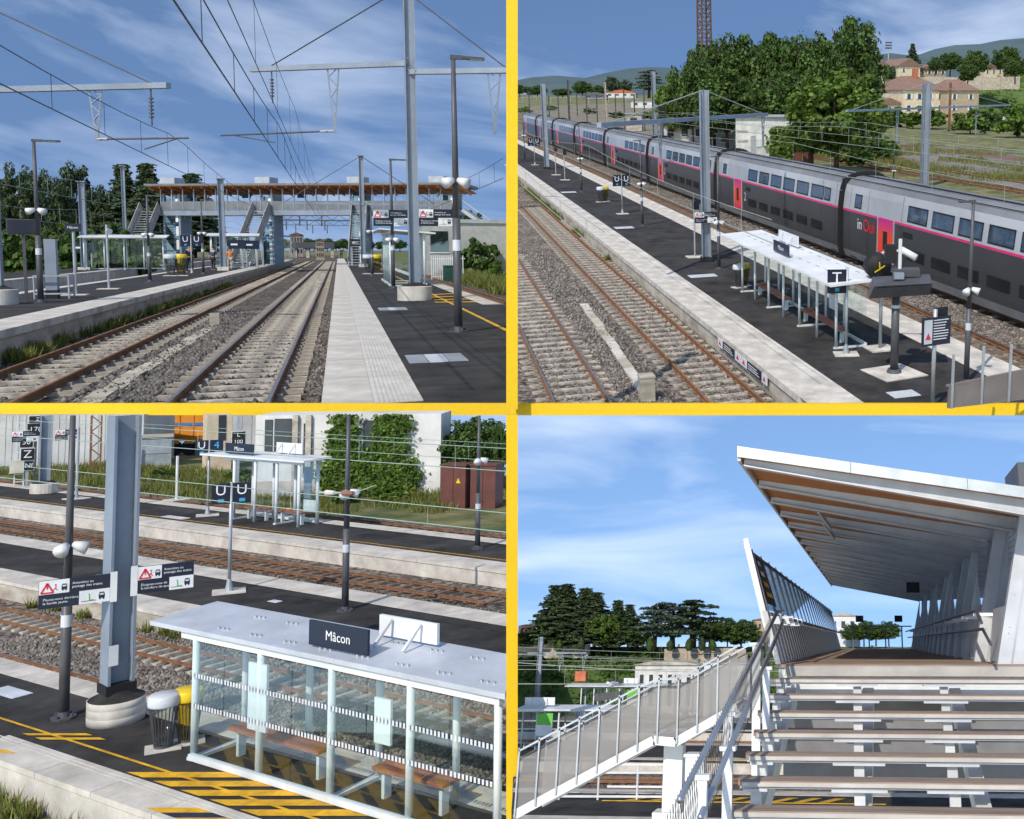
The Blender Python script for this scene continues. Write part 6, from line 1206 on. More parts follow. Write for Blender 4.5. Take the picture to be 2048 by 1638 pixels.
for k in range(8): part(MB().bx(w * k / 8 + .02, w * k / 8 + .08, -.03, 0, 0, h), 'seam_rib', galv, t)
for u0, u1, lb in ((881, 930, 'left brown equipment cabinet with a yellow warning triangle'), (940, 990, 'right brown equipment cabinet, partly behind the lamp post')):
    t, w, h = wallbox(lb, u0, 1018, u1, 1019, 931, .9, mat('cabinet_brown', (.13, .045, .035), .6), 'equipment_cabinet', 'cabinet', hB - .05); part(MB().bx(-.05, w + .05, -.05, .95, h, h + .06), 'roof', mat('cabinet_brown', (.13, .045, .035)), t); part(MB().bx(w * .5 - .01, w * .5 + .01, -.012, 0, .1, h - .05), 'door_gap', blackm, t)
    if u0 < 900: part(MB().prism([(w * .62, h * .6), (w * .8, h * .6), (w * .71, h * .72)], 'y', -.02, -.0), 'warning_triangle', binyellow, t)
for i, (u, v, vt, wpx, kd, lb) in enumerate(((920, 985, 835, 110, 'broad', 'dark leafy tree behind the brown cabinets'), (940, 975, 833, 120, 'broad', 'third dark tree filling the back behind the cabinets'), (982, 988, 838, 46, 'broad', 'dark leafy tree at the right edge behind the cabinets'))):
    p = s.P(u, v, hB); p = V((p.x + .5, p.y, p.z)); plant(s, kd, p, s.H(p, vt) - hB, wpx / F * p.length, lb)
for i, (u, v, h, w, lb) in enumerate(((690, 1004, .8, 1.6, 'low bush at the foot of the ivy wall'), (780, 1004, .8, 1.8, 'low bush right of the ivy wall foot'), (330, 958, .7, 1.6, 'low bush in front of the grey container block'), (480, 962, .8, 1.6, 'low bush before the cream cabin'))): plant(s, 'bush', s.P(u, v, hB), h, w, lb, 'bushes behind the far platform')
p = s.P(190, 945, hB); t = thing(s, 'lattice_post', 'rusty lattice post before the grey warehouse', 'post', p, facing(p)); h = s.H(p, 831) - hB
for x in (-.25, .25): part(MB().bar((x, 0, 0), (x, 0, h), .09), 'leg', rust, t)
b = MB()
for i in range(7): b.bar((-.25 if i % 2 else .25, 0, h * i / 7), (.25 if i % 2 else -.25, 0, h * (i + 1) / 7), .06)
part(b, 'lattice_bar', rust, t)
# --- overhead wires crossing the view
gw = mat('wire_verdigris', (.34, .44, .36), .5, metal=.2)
for l, v0, v1, r, lb in ((14.05, 957, 927, .011, 'pale green wire pair crossing below the double stop sign'), (21.3, 872, 838, .014, 'pale green wire pair high over the far platform'), (28.3, 858, 832, .012, 'highest thin wires before the ivy building')):
    a0 = lo(l, 4); a1 = hi(l); q = (l, seam_a(S3, l, 3, 20)); hc, hm = s.H(q, v0), s.H(q, v1)
    a0 = max(lo(l, hc), lo(l, hm)) + .1; top_v = 831
    catenary(s, lb, l, a0, a1, hc, min(hm, hc + .75), 60, r, gw, 4.0, .05)
p = V((16.5, 21.3, 0)); hz = s.H(p, 985); t = thing(s, 'line_insulator', 'brown rod insulator string hanging beside the middle lamp post', 'insulator', (p.x, p.y, hz)); ax = V((0, -1, .05))
part(MB().cyl((0, 0, 0), ax * 1.0, .03, n=8), 'rod', galv, t); part(MB().cyl(ax * .9, ax * 1.25, .07, .05, 10), 'insulator_body', mat('porcelain_brown', (.25, .12, .08), .4), t); part(MB().cyl(ax * .3, ax * .6, .07, .05, 10), 'insulator_body', kerb, t); part(MB().cyl(ax * 1.25, ax * 2.0 + V((0, 0, .2)), .012, n=5), 'tie_wire', wire, t)

# ================================================================== SITE 4: stairs and canopy of the footbridge
s = S4
zg = -6.5
def xl(y, h=zg, u=1026):                      # left limit of the site at depth y
    k = (u - PX) / F; e = h - s.eye
    return (k * (y * s.f.z + e * s.n.z) - y * s.f.x - e * s.n.x) / (s.r.x - k * s.r.z)
def cross(y0, y1, z0, z1, x1=34, u=1026):     # a strip lying across the view, i.e. along the tracks
    a, b = xl(y0, z1, u), xl(y1, z1, u)
    return MB().add([(a, y0, z0), (x1, y0, z0), (x1, y1, z0), (b, y1, z0), (a, y0, z1), (x1, y0, z1), (x1, y1, z1), (b, y1, z1)], [(0, 3, 2, 1), (4, 5, 6, 7), (0, 1, 5, 4), (1, 2, 6, 5), (2, 3, 7, 6), (3, 0, 4, 7)])
struct(cross(30, 139, zg - 1.4, zg - 1.0, 60), 'ground', soil, s)
struct(cross(31, 100, zg - .9, zg - .75, 50), 'ballast_bed', ballast2, s); struct(cross(100, 112, zg - .9, zg - .7, 50), 'gravel_yard', mat('grey_gravel', (.19, .17, .155)), s); struct(cross(112, 137, zg - .9, zg - .68, 60), 'grass_field', meadow, s)
def platform4(y0, y1, hatch=None, wall=True):
    p = struct(cross(y0, y1, zg - .9, zg), 'platform', asphalt, s); part(cross(y0 - .06, y0 - .001, zg - .9, zg - .15), 'platform_wall', kerb, p); part(cross(y0 - .1, y0 + 1.2, zg + .001, zg + .02), 'edge_band', kerb, p); part(cross(y1 - 1.2, y1 + .05, zg + .001, zg + .02), 'edge_band', kerb, p); return p
pA = platform4(44, 53); pB = platform4(66, 76.5); pC = platform4(87, 97)
def xtrack(lb, yc, g=1.5, n=30, m=sleeper):
    t = thing(s, 'railway_track', lb, 'railway track', (0, yc, zg - .55)); x0 = xl(yc - 1, zg - .6); x1 = 30
    for q in (-g / 2, g / 2): r = part(MB().bx(x0, x1, q - .04, q + .04, -.14, -.01), 'rail', rust, t); part(MB().bx(x0, x1, q - .035, q + .035, -.01, 0), 'rail_head', steeltop, r)
    me = MB().bx(-.14, .14, -1.25, 1.25, -.24, -.15).mesh('sleeper', m)
    for k in range(int((4 - x0) / .75)): part(None, 'sleeper', None, t, mesh=me, loc=(x0 + .4 + k * .75, 0, 0))
    return t
xtrack('nearest track below the slanting walkway', 57.0); xtrack('second track below the walkway, before the long platform', 61.8, m=oldwood); xtrack('third track, before the far shelter platform', 80, m=oldwood); xtrack('fourth and farthest track beyond the shelters', 84.2)
for pp, yy, x0, n in ((pA, 51, -11.5, 9), (pB, 67.6, -13, 10)):
    for k in range(n): part(MB().add([(x0 + k * 1.1, yy - 1.4, zg + .022), (x0 + .5 + k * 1.1, yy - 1.4, zg + .022), (x0 + 1.3 + k * 1.1, yy, zg + .022), (x0 + .8 + k * 1.1, yy, zg + .022)], [(0, 1, 2, 3)]), 'hatched_marking', yellow, pp)
    part(MB().bx(x0 - 1, x0 + n * 1.1 + 2, yy - 1.6, yy - 1.45, zg + .002, zg + .024), 'yellow_line', yellow, pp)
# --- embankment, wall, trees
eb = MB(); vs = []; n = 24
for i in range(n):
    x = ylerp(xl(126, zg, 1026), 60, i / (n - 1)); 
    for k in range(9): q = k / 8; y = 124 + 14 * q; xx = ylerp(xl(y, zg + 6.5 * q, 1026), 60, i / (n - 1)); vs.append((xx, y, zg - .9 + 7.15 * (q ** .8) + (random.uniform(-.15, .15) if 0 < k < 8 else 0)))
eb.add(vs, [(i * 9 + k, (i + 1) * 9 + k, (i + 1) * 9 + k + 1, i * 9 + k + 1) for i in range(n - 1) for k in range(8)]); struct(eb, 'embankment', hedgebase, s, smooth=True)
C = []
for _ in range(420):
    y = random.uniform(123, 136); q = (y - 124) / 14; q = max(0, q); x = random.uniform(xl(y, -3, 1030) + .8, 6); z = zg - .9 + 7.15 * q ** .8
    c = RNG.normal(size=(26, 3)) * np.array([.55, .4, .35]) + np.array([x, y, z + .15]); C.append(c)
C = np.concatenate(C); o = link(bpy.data.objects.new('hedge_growth', quads_mesh('hedge_growth', C, RNG.normal(size=(len(C), 3)) * .7 + np.array([0, -.5, 1]), .16, lf_mid))); o.matrix_world = s.M.copy(); o['kind'] = 'stuff'
t = thing(s, 'garden_wall', 'low beige garden wall with dark scribble below the cedar trees', 'wall', s.A(1328, 1312, 133)); w = s.A(1492, 1312, 133).x - s.A(1328, 1312, 133).x
for k in range(7): part(MB().bx(w * k / 7 + .02, w * (k + 1) / 7 - .02, 0, .3, -1.2, .85 + .06 * (k % 3)), 'wall_panel', mat('beige_stone', (.38, .31, .24), .9, var=.15, scale=1), t)
part(MB().tube([(w * .38 + i * .3, -.03, .3 + .2 * math.sin(i * 1.9)) for i in range(9)], .05, 4), 'scribble', blackm, t)
t2 = thing(s, 'garden_wall', 'thin pale wall under the dark conifers at the left', 'wall', s.A(1036, 1297, 134)); w = s.A(1180, 1297, 134).x - s.A(1036, 1297, 134).x
for k in range(6): part(MB().bx(w * k / 6 + .02, w * (k + 1) / 6 - .02, 0, .3, -1.2, .5), 'wall_panel', wallc, t2)
trees = [('conifer', 1104, 1296, 1172, 62, 'leftmost tall dark fir of the left conifer group'), ('conifer', 1128, 1296, 1170, 66, 'highest dark fir of the left conifer group'), ('conifer', 1165, 1296, 1178, 66, 'third fir of the left group, slightly bluish'), ('conifer', 1188, 1296, 1186, 60, 'fourth fir, at the right of the left group'), ('light', 1206, 1298, 1224, 60, 'yellow green leafy tree in front of the firs'), ('conifer', 1232, 1296, 1202, 50, 'fir behind the yellow green tree'), ('conifer', 1256, 1296, 1210, 44, 'thin fir with open branches near the middle gap'), ('broad', 1238, 1299, 1245, 60, 'round dark green tree right of the yellow green one'), ('broad', 1272, 1299, 1243, 60, 'second round dark green tree beside the gap'), ('broad', 1085, 1298, 1254, 44, 'low dark tree at the foot of the left firs'), ('cedar', 1308, 1299, 1205, 76, 'blue cedar left of the flat topped one'), ('cedar', 1345, 1299, 1200, 90, 'wide blue cedar in the middle of the cedar group'), ('cedar', 1385, 1299, 1195, 110, 'flat topped spreading cedar with drooping right branches'), ('broad', 1418, 1299, 1236, 60, 'greyish low tree right of the flat topped cedar'), ('broad', 1455, 1300, 1232, 50, 'pale leafy tree left of the round dark tree'), ('broad', 1482, 1302, 1238, 68, 'round dark green tree beside the parapet'), ('broad', 1050, 1296, 1262, 34, 'low tree at the left edge under the reddish roof')]
for kd, u, vb, vt, wpx, lb in trees:
    p = s.A(u, vb, 135 if kd != 'light' else 133); plant(s, kd, p, s.H(p, vt) - p.z, wpx / F * p.length * {'conifer': 1.9, 'cedar': 1.35}.get(kd, 1.15), lb, 'trees on the embankment')
for u, vb, vt, wpx, lb in ((1705, 1290, 1246, 50, 'distant tree seen through the far end of the covered deck, left'), (1728, 1290, 1240, 54, 'distant tree seen through the middle of the far deck end'), (1752, 1290, 1246, 54, 'distant tree seen through the far deck end, right'), (1778, 1290, 1240, 50, 'distant tree behind the far right parapet end')):
    p = s.A(u, vb, 136); plant(s, 'broad', p, s.H(p, vt) - p.z, wpx / F * p.length, lb, 'trees seen past the deck end')
for i, (u, lb) in enumerate(((1118, 'first'), (1162, 'second'), (1300, 'third'), (1340, 'fourth'), (1378, 'fifth'), (1404, 'sixth'), (1425, 'seventh'))):
    p = s.A(u, 1302, 131); plant(s, 'column', p, 1.3 + .2 * (i % 3), 1.0, 'small clipped shrub on the embankment edge, %s from the left' % lb, 'clipped shrubs on the embankment edge')
for (u0, u1, vb, vt, lb, wm) in ((1036, 1068, 1268, 1252, 'reddish roofed pink building at the left skyline edge', mat('wall_pink', (.55, .33, .25), .85)), (1070, 1098, 1262, 1236, 'cream upper storey behind the left firs', cream), (1505, 1535, 1262, 1240, 'orange roofed house beside the parapet', beige), (1655, 1720, 1262, 1232, 'white modern block seen past the parapet end', white)):
    a, b = s.A(u0, vb, 139), s.A(u1, vb, 139); t = thing(s, 'distant_building', lb, 'building', a); w, h = b.x - a.x, s.H(a, vt) - a.z; part(MB().bx(0, w, 0, 1.0, -2.5, h), 'wall', wm, t); part(MB().prism([(-.1, h), (w + .1, h), (w / 2, h + w * .1)], 'y', -.2, 1.2), 'roof', tile if wm is not white else wallc, t)
    for k in range(3): part(MB().bx(w * (.15 + .28 * k), w * (.27 + .28 * k), -.05, 0, h * .2, h * .65), 'window', mat('window_dark', (.04, .05, .06)), t)
# station hut and vans beyond the tracks
a, b = s.A(1270, 1352, 118), s.A(1395, 1352, 118); t = thing(s, 'yard_building', 'long white yard building with tall windows beyond the tracks', 'building', (a.x, 118, zg - .7)); w = b.x - a.x; h = s.A(1270, 1330, 118).z - zg + .7
part(MB().bx(0, w, 0, 4, 0, h), 'wall', mat('hut_white', (.6, .59, .56)), t); part(MB().prism([(-.3, h), (w + .3, h), (w * .8, h + .35), (w * .2, h + .35)], 'y', -.3, 4.3), 'roof', wallc, t)
for k in range(6): part(MB().bx(w * (.08 + .15 * k), w * (.14 + .15 * k), -.05, 0, h * .15, h * .8), 'window', mat('window_dark', (.04, .05, .06)), t)
for u, lb in ((1364, 'left of two white vans parked by the yard building'), (1384, 'right of two white vans parked by the yard building')):
    p = s.A(u, 1352, 113); t = thing(s, 'parked_van', lb, 'van', (p.x, 113, zg - .7)); part(MB().prism([(-.9, .15), (.9, .15), (.9, .8), (-.5, .85), (-.75, .5), (-.9, .45)], 'y', -.4, .4), 'body', white, t); part(MB().prism([(-.68, .5), (-.2, .5), (-.2, .76), (-.46, .76)], 'y', -.42, -.401).bx(-.1, .3, -.42, -.401, .5, .76).bx(.4, .75, -.42, -.401, .5, .76), 'windows', blackm, t)
    for q in (-.55, .55): part(MB().cyl((q, -.42, .16), (q, -.3, .16), .16, n=12), 'wheel', blackm, t)
a = s.A(1408, 1352, 112); t = thing(s, 'service_block', 'white service block with a grey shutter at the top of the walkway', 'building', (a.x, 112, zg - .7)); w = s.A(1500, 1352, 112).x - a.x; h = s.A(1408, 1330, 112).z - zg + .8
part(MB().bx(0, w, 0, 4, 0, h), 'wall', white, t); part(MB().bx(w * .08, w * .3, -.05, 0, 0, h * .9), 'shutter', galv, t); part(MB().bx(-.1, w + .1, -.2, 4.1, h, h + .15), 'roof', galv, t)
solo(MB().bx(-.6, .6, -.4, .4, 0, .95).bx(-.62, .62, -.42, .42, .95, 1.0).bx(-.02, .02, -.41, -.4, .1, .9), 'orange_crate', mat('crate_orange', (.55, .16, .07), .7), s, 'orange box container standing in the weeds below the firs', 'container', s.A(1162, 1362, 114) * 1.0)
# masts and wires
def mast4(u, vb, vt, lb, m, w, beam=None):
    p = s.P(u, vb, zg); h = s.H(p, vt) - zg; t = thing(s, 'catenary_mast', lb, 'mast', p, 0, 'overhead line masts'); part(MB().hcol(0, 0, 0, h, w, w * .9, w * .1), 'mast_column', m, t); part(MB().bx(-w, w, -w, w, 0, .2), 'foot', kerb, t)
    if beam:
        ub, vb_ = beam; q = s.A(ub, vb_, p.y); x0 = max(xl(p.y, q.z, 1030) - p.x, -3); part(MB().bar((x0, 0, q.z - zg), (q.x - p.x, 0, q.z - zg), .16, .16), 'cantilever_beam', m, t)
        for f in (.0, .62, .95): truss_drop(t, V((ylerp(x0, q.x - p.x, f) + .2, 0, q.z - zg)), .5, 1.9, (1, 0, 0), m)
mast4(1073, 1416, 1274, 'pale mast at the left with brackets on its beam', bluegrey, .5, (1172, 1306)); mast4(1190, 1388, 1300, 'brown lattice like mast in the middle of the yard', rust, .45); mast4(1355, 1372, 1288, 'thin rusty mast before the long yard building', rust, .3); mast4(1060, 1376, 1300, 'thin rusty mast right of the pale left mast foot', rust, .25)
lamp(s, 1271, 1395, 1344, 'thin dark lamp post in the yard beyond the shelters', 1, 0, head=.6, p=s.P(1271, 1395, zg), tagband=False)
for k, (y, z, lb) in enumerate(((59.5, 4.6, 'lowest wire pair crossing above the near tracks of the yard'), (82, 4.8, 'wire pair crossing above the far tracks of the yard'), (90, 5.3, 'highest thin wire pair crossing before the embankment'), (104, 4.6, 'wire pair crossing above the gravel yard'))):
    t = thing(s, 'overhead_wire', lb, 'overhead wire', (0, y, zg)); x0 = xl(y, zg + z + 1.2, 1032); x1 = 3
    part(MB().tube([(x0, 0, z), (x1, 0, z)], .022), 'contact_wire', wire, t); part(MB().tube([(x0 + (x1 - x0) * i / 10, 0, z + 1.15 - .5 * math.sin(i * .314)) for i in range(11)], .02), 'messenger_wire', wire, t)
    for i in range(1, 8): x = x0 + (x1 - x0) * i / 8; part(MB().tube([(x, 0, z), (x, 0, z + 1.15 - .5 * math.sin(i / 8 * 3.14))], .012, 4), 'dropper', wire, t)
# shelters, signs
a = s.P(1040, 1490, zg); shelter(s, 'nearer glass shelter with a green notice, left of the walkway', (xl(72, zg, 1036), 71.0, zg), 0, 6.0, 1.6, 2.5, 4, roofover=(.0, 1.2, .4, .4), bench=True, dots=False, sign=None, backsign=(.3, 2.4, .5, .8), panels=((1.5, 2.6, 1.6, 2.3, -.06, green), (1.5, 2.6, .9, 1.58, -.06, signwhite)), r=.06)
q = s.P(1160, 1432, zg); shelter(s, 'farther glass shelter with a long flat roof and green notice', (q.x, q.y, zg), 0, 7.6, 1.6, 2.7, 6, roofover=(1.6, .6, .4, .4), bench=True, dots=False, sign=(2.6, 4.0, .5, .0), backsign=(4.0, 5.4, .5, .8), panels=((4.6, 5.6, 1.6, 2.4, -.06, green), (4.6, 5.6, 1.0, 1.58, -.06, signwhite)), r=.06)
p = s.P(1212, 1440, zg); t = thing(s, 'display_screen', 'dark hooded departure screen beside the farther shelter', 'display screen', p); part(MB().cyl((0, 0, 0), (0, 0, 1.6), .1, n=8), 'pole', darkpost, t); part(MB().prism([(-1.0, 1.6), (1.2, 1.9), (1.3, 2.5), (-1.2, 2.3)], 'y', -.4, .4), 'screen_hood', darkpost, t); part(MB().cyl((.0, -.2, 3.2), (.6, -.6, 3.0), .18, n=10), 'camera', white, t)
for u, vb, vt, lb in ((1155, 1488, 1412, 'thin sign post at the right end of the nearer shelter'), (1178, 1480, 1408, 'second thin sign post between the two shelters')):
    p = s.P(u, vb, zg); h = s.H(p, vt) - zg; t = thing(s, 'sign_post', lb, 'post', p); part(MB().cyl((0, 0, 0), (0, 0, h), .06, n=8), 'post', galv, t); part(MB().bx(-.4, .4, -.4, .4, 0, .05), 'base_slab', kerb, t); part(MB().bx(-.3, .05, -.1, -.06, h - .8, h), 'board', navy, t)
p = s.P(1230, 1600, zg); t = thing(s, 'guard_rail', 'white tubular guard rail on the platform under the walkway', 'guard rail', p, .06)
for x in (-2.6, -.8, 1.0, 2.4):
    part(MB().cyl((x, 0, 0), (x, 0, 1.15), .05, n=8), 'post', white, t)
for z in (.15, 1.15): part(MB().bar((-2.6, 0, z), (2.4, 0, z), .09), 'rail', white, t); part(MB().bar((2.4, 0, z), (3.8, 3.2, z), .09), 'rail', white, t); part(MB().bar((3.8, 3.2, z), (-1.0, 3.3, z), .09), 'rail', white, t)
part(MB().cyl((3.8, 3.2, 0), (3.8, 3.2, 1.15), .05, n=8), 'post', white, t); part(MB().cyl((.5, 3.25, 0), (.5, 3.25, 1.15), .05, n=8), 'post', white, t)
# --- slanting walkway
ya = 24.0; Wx = lambda u, v: s.A(u, v, ya)
t = thing(s, 'slanting_walkway', 'grey sided walkway with white stringers descending to the lower left', 'walkway', (0, ya, 0)); gm = mat('mesh_panel', (.19, .18, .17), .6, var=.1)
pts = [Wx(1032, 1628), Wx(1308, 1480), Wx(1352, 1484), Wx(1436, 1436), Wx(1475, 1414)]; pts = [V((p.x, 0, p.z)) for p in pts]
for a, b in zip(pts[:-1], pts[1:]): part(MB().bar(a, b, .12, .19), 'stringer', white, t); part(MB().bar(a + V((0, 1.8, 0)), b + V((0, 1.8, 0)), .12, .24), 'stringer', white, t); part(MB().bar(a + V((0, .9, .05)), b + V((0, .9, .05)), 1.6, .05), 'walking_surface', galv, t)
glassy = meshmat('wire_mesh_guard', (.21, .20, .19), .66)
up0 = V((0, 0, 1.0))
n = 11; L0, L1 = pts[0], pts[-1]
def at_x(x):
    for a, b in zip(pts[:-1], pts[1:]):
        if a.x <= x <= b.x: return a.lerp(b, (x - a.x) / (b.x - a.x))
    return pts[-1]
for i in range(n):
    a, b = at_x(ylerp(L0.x, L1.x, i / n)), at_x(ylerp(L0.x, L1.x, (i + 1) / n) - .001)
    for yy in (-.05, 1.85): part(MB().add([a + V((0, yy, .1)), b + V((0, yy, .1)), b + V((0, yy, 1.12)), a + V((0, yy, 1.12))], [(0, 1, 2, 3)]), 'mesh_guard', glassy, t)
    for yy in (-.09, 1.9): part(MB().bar(a + V((0, yy, -.05)), a + V((0, yy, 1.35)), .035, .04), 'post', galv, t); part(MB().bar(a + V((0, yy, 1.14)), b + V((0, yy, 1.14)), .03, .03), 'top_wire', wiredark, t); part(MB().bar(a + V((0, yy, 1.3)), b + V((0, yy, 1.3)), .04, .04), 'handrail', galv, t)
c = s.A(1350, 1488, ya + .9); solo(MB().bx(-.22, .22, -.2, .2, -6.2, 0).bx(-.42, .42, -.3, .3, -1.55, -1.4), 'walkway_column', white, s, 'white square column carrying the bend of the walkway', 'column', (c.x, ya + .9, c.z))
c = s.A(1393, 1512, ya - 4); solo(MB().bx(-.17, .17, -.2, .2, -4, 0).bx(-.2, .2, -.23, .23, 0, .05), 'white_pillar', white, s, 'short white box pillar at the foot of the handrails', 'pillar', (c.x, ya - 4, c.z))
# --- staircase
rise, run, y0 = .22, .9, 19.6
deckw = mat('deck_plank', (.25, .17, .12), .75, col2=(.36, .28, .22), scale=2.0, stretch=(.5, 9, 9), bump=.1); nose = mat('tread_nosing', (.50, .46, .40), .6, var=.08)
st = thing(s, 'staircase', 'open timber stairs climbing to the covered footbridge deck', 'staircase', (0, y0, 0))
lefts = [1560, 1535, 1526, 1516, 1508, 1493, 1479, 1463, 1447, 1430]
for k in range(1, 10):
    y = -run * k; z = -rise * k; x0 = s.A(lefts[k], 1400, y0 + y).x; tr = part(MB().bx(x0 + .02, 3.6, y - .02, y + .5, z - .09, z - .055), 'tread', galv, st)
    for j in range(3): part(MB().bx(x0 - .02 * j + .0, 3.6, y - .04 + j * .185, y + .135 + j * .185, z - .053, z + random.uniform(-.004, .004)), 'plank', deckw, tr)
    part(MB().bx(x0 + .05, 3.6, y - .062, y - .0405, z - .062, z - .012), 'nosing', nose, tr)
    sw = mat('support_grey', (.52, .53, .54), .55, var=.05)
    for q, (xc, wd) in enumerate(((x0 + .22, .16), (s.A(1715, 1400, y0 + y).x, .36), (s.A(1888, 1400, y0 + y).x + .05 * k * .3, .36))):
        b = part(MB().bx(xc - wd, xc + wd, y - .03, y + .35, z - .125, z - .092), 'support_plate', sw, st); part(MB().bx(xc - .07, xc + .07, y + .08, y + .22, z - .30, z - .126), 'support_stub', sw, b)
for xc in (-1.5, -.1, 1.45): part(MB().bar((xc, -.1, -.55), (xc - .12, -8.6, -.55 - rise / run * 8.6), .2, .32), 'stringer', white, st)
part(MB().bx(-1.62, 3.6, -.12, -.06, -.20, -.03), 'top_fascia', mat('fascia_grey', (.40, .37, .33), .7, var=.08), st)
part(MB().bx(-1.6, 3.6, .5, .56, -1.35, -.52), 'under_deck_shade_panel', mat('underside_grey', (.16, .16, .17), .7, var=.1), st); part(MB().bx(-1.5, 3.6, -1.9, -1.84, -1.75, -.95), 'under_stair_shade_panel', mat('underside_grey', (.16, .16, .17)), st)  # added dark grey panels stand in for the shadow behind the open treads
hr = mat('stainless', (.42, .44, .47), .3, metal=.8, var=.05)
for dx, dz in ((0, 0), (.11, -.16)):
    part(MB().tube([(-1.78 + dx * .3, 1.4, .98 + dz), (-1.78 + dx, .1, .93 + dz), (-2.02 + dx * 2, -8.4, .93 + dz - rise / run * 8.5)], .035, 10), 'handrail', hr, st, True)
for k, (u, vt, wpx) in enumerate(((1513, 1291, 26), (1532, 1340, 22), (1456, 1432, 28), (1455, 1502, 30), (1405, 1560, 26))):
    yy = -1.2 - 1.75 * k; a = s.A(u, vt, y0 + yy); wd = wpx / F * (y0 + yy) / 2; part(MB().bx(a.x - wd * .6, a.x + wd * .6, yy, yy + .1, a.z - 2.4, a.z), 'balustrade_post', white, st); part(MB().bx(a.x - wd, a.x + wd, yy - .02, yy + .14, a.z, a.z + .05), 'post_cap', white, st)
net = MB()
for i in range(70):
    f = i / 70; y = .0 - 8.4 * f; x = -1.9 - .2 * f; z = .1 - rise / run * 8.4 * f; net.bar((x, y, z - .2), (x, y - .35, z + .68), .006, .006).bar((x, y - .35, z - .25), (x, y, z + .72), .006, .006)
part(net, 'wire_net', wiredark, st, kind='stuff')
# --- deck, parapets and canopy
fb = thing(s, 'bridge_deck', 'timber deck of the covered footbridge with slatted parapets on both sides', 'footbridge', (0, y0, 0))
for k in range(56):
    y = -.02 + k * .62; part(MB().bx(-1.8, 3.6, y, y + .60, -.06, random.uniform(-.004, .003)), 'deck_plank', deckw, fb)
part(MB().bx(-1.8, 3.6, 34.75, 46, -.06, 0), 'far_deck', deckw, fb); part(MB().bx(-1.75, 3.5, .05, 45, -.5, -.07), 'deck_beam', white, fb)
me_sl = MB().add([(-1.72, 0, 0), (-1.72, .5, 0), (-1.98, .5, .95), (-1.98, 0, .95), (-1.82, 0, 0), (-1.82, .5, 0), (-2.08, .5, .95), (-2.08, 0, .95)], [(0, 1, 2, 3), (4, 7, 6, 5), (0, 3, 7, 4), (1, 5, 6, 2), (3, 2, 6, 7)]).mesh('parapet_slat', mat('slat_grey', (.50, .48, .45), .6, var=.05))
for k in range(52): part(None, 'parapet_slat', None, fb, mesh=me_sl, loc=(0, .15 + k * .74, 0))
for k in range(3): part(MB().bx(-1.95, -1.5, .4 + k * 1.3, .5 + k * 1.3, .72, .86), 'rail_bracket', white, fb)
part(MB().bar((-1.55, .3, .80), (-1.55, 42, .80), .06, .05), 'handrail', darkpost, fb)
for k in range(24):
    y = .5 + k * 1.7; part(MB().add([(-1.99, y, .98), (-1.99, y + 1.62, .98), (-2.30, y + 1.62, 2.0), (-2.30, y, 2.0)], [(0, 1, 2, 3)]), 'glass_pane', tintglass, fb); part(MB().bar((-1.98, y - .04, .9), (-2.33, y - .04, 2.12), .05, .05), 'glazing_post', darkpost, fb)
part(MB().bar((-2.31, .4, 2.03), (-2.31, 42, 2.03), .05, .06), 'top_rail', darkpost, fb)
part(MB().bar((-1.95, .3, .5), (-2.42, .3, 2.32), .07, .10).bar((-2.0, .42, .5), (-2.45, .42, 2.25), .05, .06), 'end_post', white, fb)
sg = part(MB().add([(-2.02, .6, 1.1), (-2.02, 2.6, 1.1), (-2.33, 2.6, 2.1), (-2.33, .6, 2.1)], [(0, 1, 2, 3)]), 'sign_panel', navy, fb)
for j in range(4): z = 1.25 + .2 * j; xx = -2.0 - (z - 1.1) * .31; part(MB().add([(xx, .9, z), (xx, 2.1 - .25 * j, z), (xx - .025, 2.1 - .25 * j, z + .09), (xx - .025, .9, z + .09)], [(0, 1, 2, 3)]), 'lettering_line', binyellow if j < 2 else signwhite, sg)
# right side: leaning fins, cladding and columns
fin = mat('fin_white', (.50, .51, .52), .55, var=.04)
for k in range(16):
    y = .35 + k * 2.6; x0 = 2.12 if k else 2.3
    f = part(MB().add([(x0, y, 0), (x0 + .52, y, 0), (x0 + 1.22, y, 3.1), (x0 + .70, y, 3.1), (x0, y + .3, 0), (x0 + .52, y + .3, 0), (x0 + 1.22, y + .3, 3.1), (x0 + .70, y + .3, 3.1)], [(0, 1, 2, 3), (4, 7, 6, 5), (0, 3, 7, 4), (1, 5, 6, 2)]), 'leaning_fin', fin, fb)
    part(MB().bar((x0 + .26, y - .012, .02), (x0 + .94, y - .012, 3.0), .012, .03, (1, 0, 0)), 'fin_joint', galv, f)
    part(MB().add([(x0 + .55, y + .31, .02), (x0 + .55, y + 2.59, .02), (x0 + 1.25, y + 2.59, 3.08), (x0 + 1.25, y + .31, 3.08)], [(0, 1, 2, 3)]), 'rear_panel', fin, fb)
    for z in (.55, .66, 1.25): part(MB().cyl((x0 + .12 + z * .226, y - .02, z), (x0 + .12 + z * .226, y, z), .018, n=6), 'bolt', galv, f)
    part(MB().add([(x0 + .12, y + .42, .02), (x0 + .12, y + 2.4, .02), (x0 + .25, y + 2.4, 1.05), (x0 + .25, y + .42, 1.05)], [(0, 1, 2, 3)]), 'cladding_panel', fin, fb)
    if k % 3 == 1: part(MB().add([(2.5, y + .4, 1.2), (2.5, y + 2.5, 1.2), (2.6, y + 2.5, 2.6), (2.6, y + .4, 2.6)], [(0, 1, 2, 3)]), 'side_window', tintglass, fb)
for k in range(27): part(MB().bx(3.15, 3.95, 1.6, 1.66, .1 + .11 * k, .195 + .11 * k), 'cladding_board', fin, fb)
for k in range(27): part(MB().bx(2.98, 3.04, 1.68, 40, .1 + .11 * k, .195 + .11 * k), 'cladding_board', fin, fb)
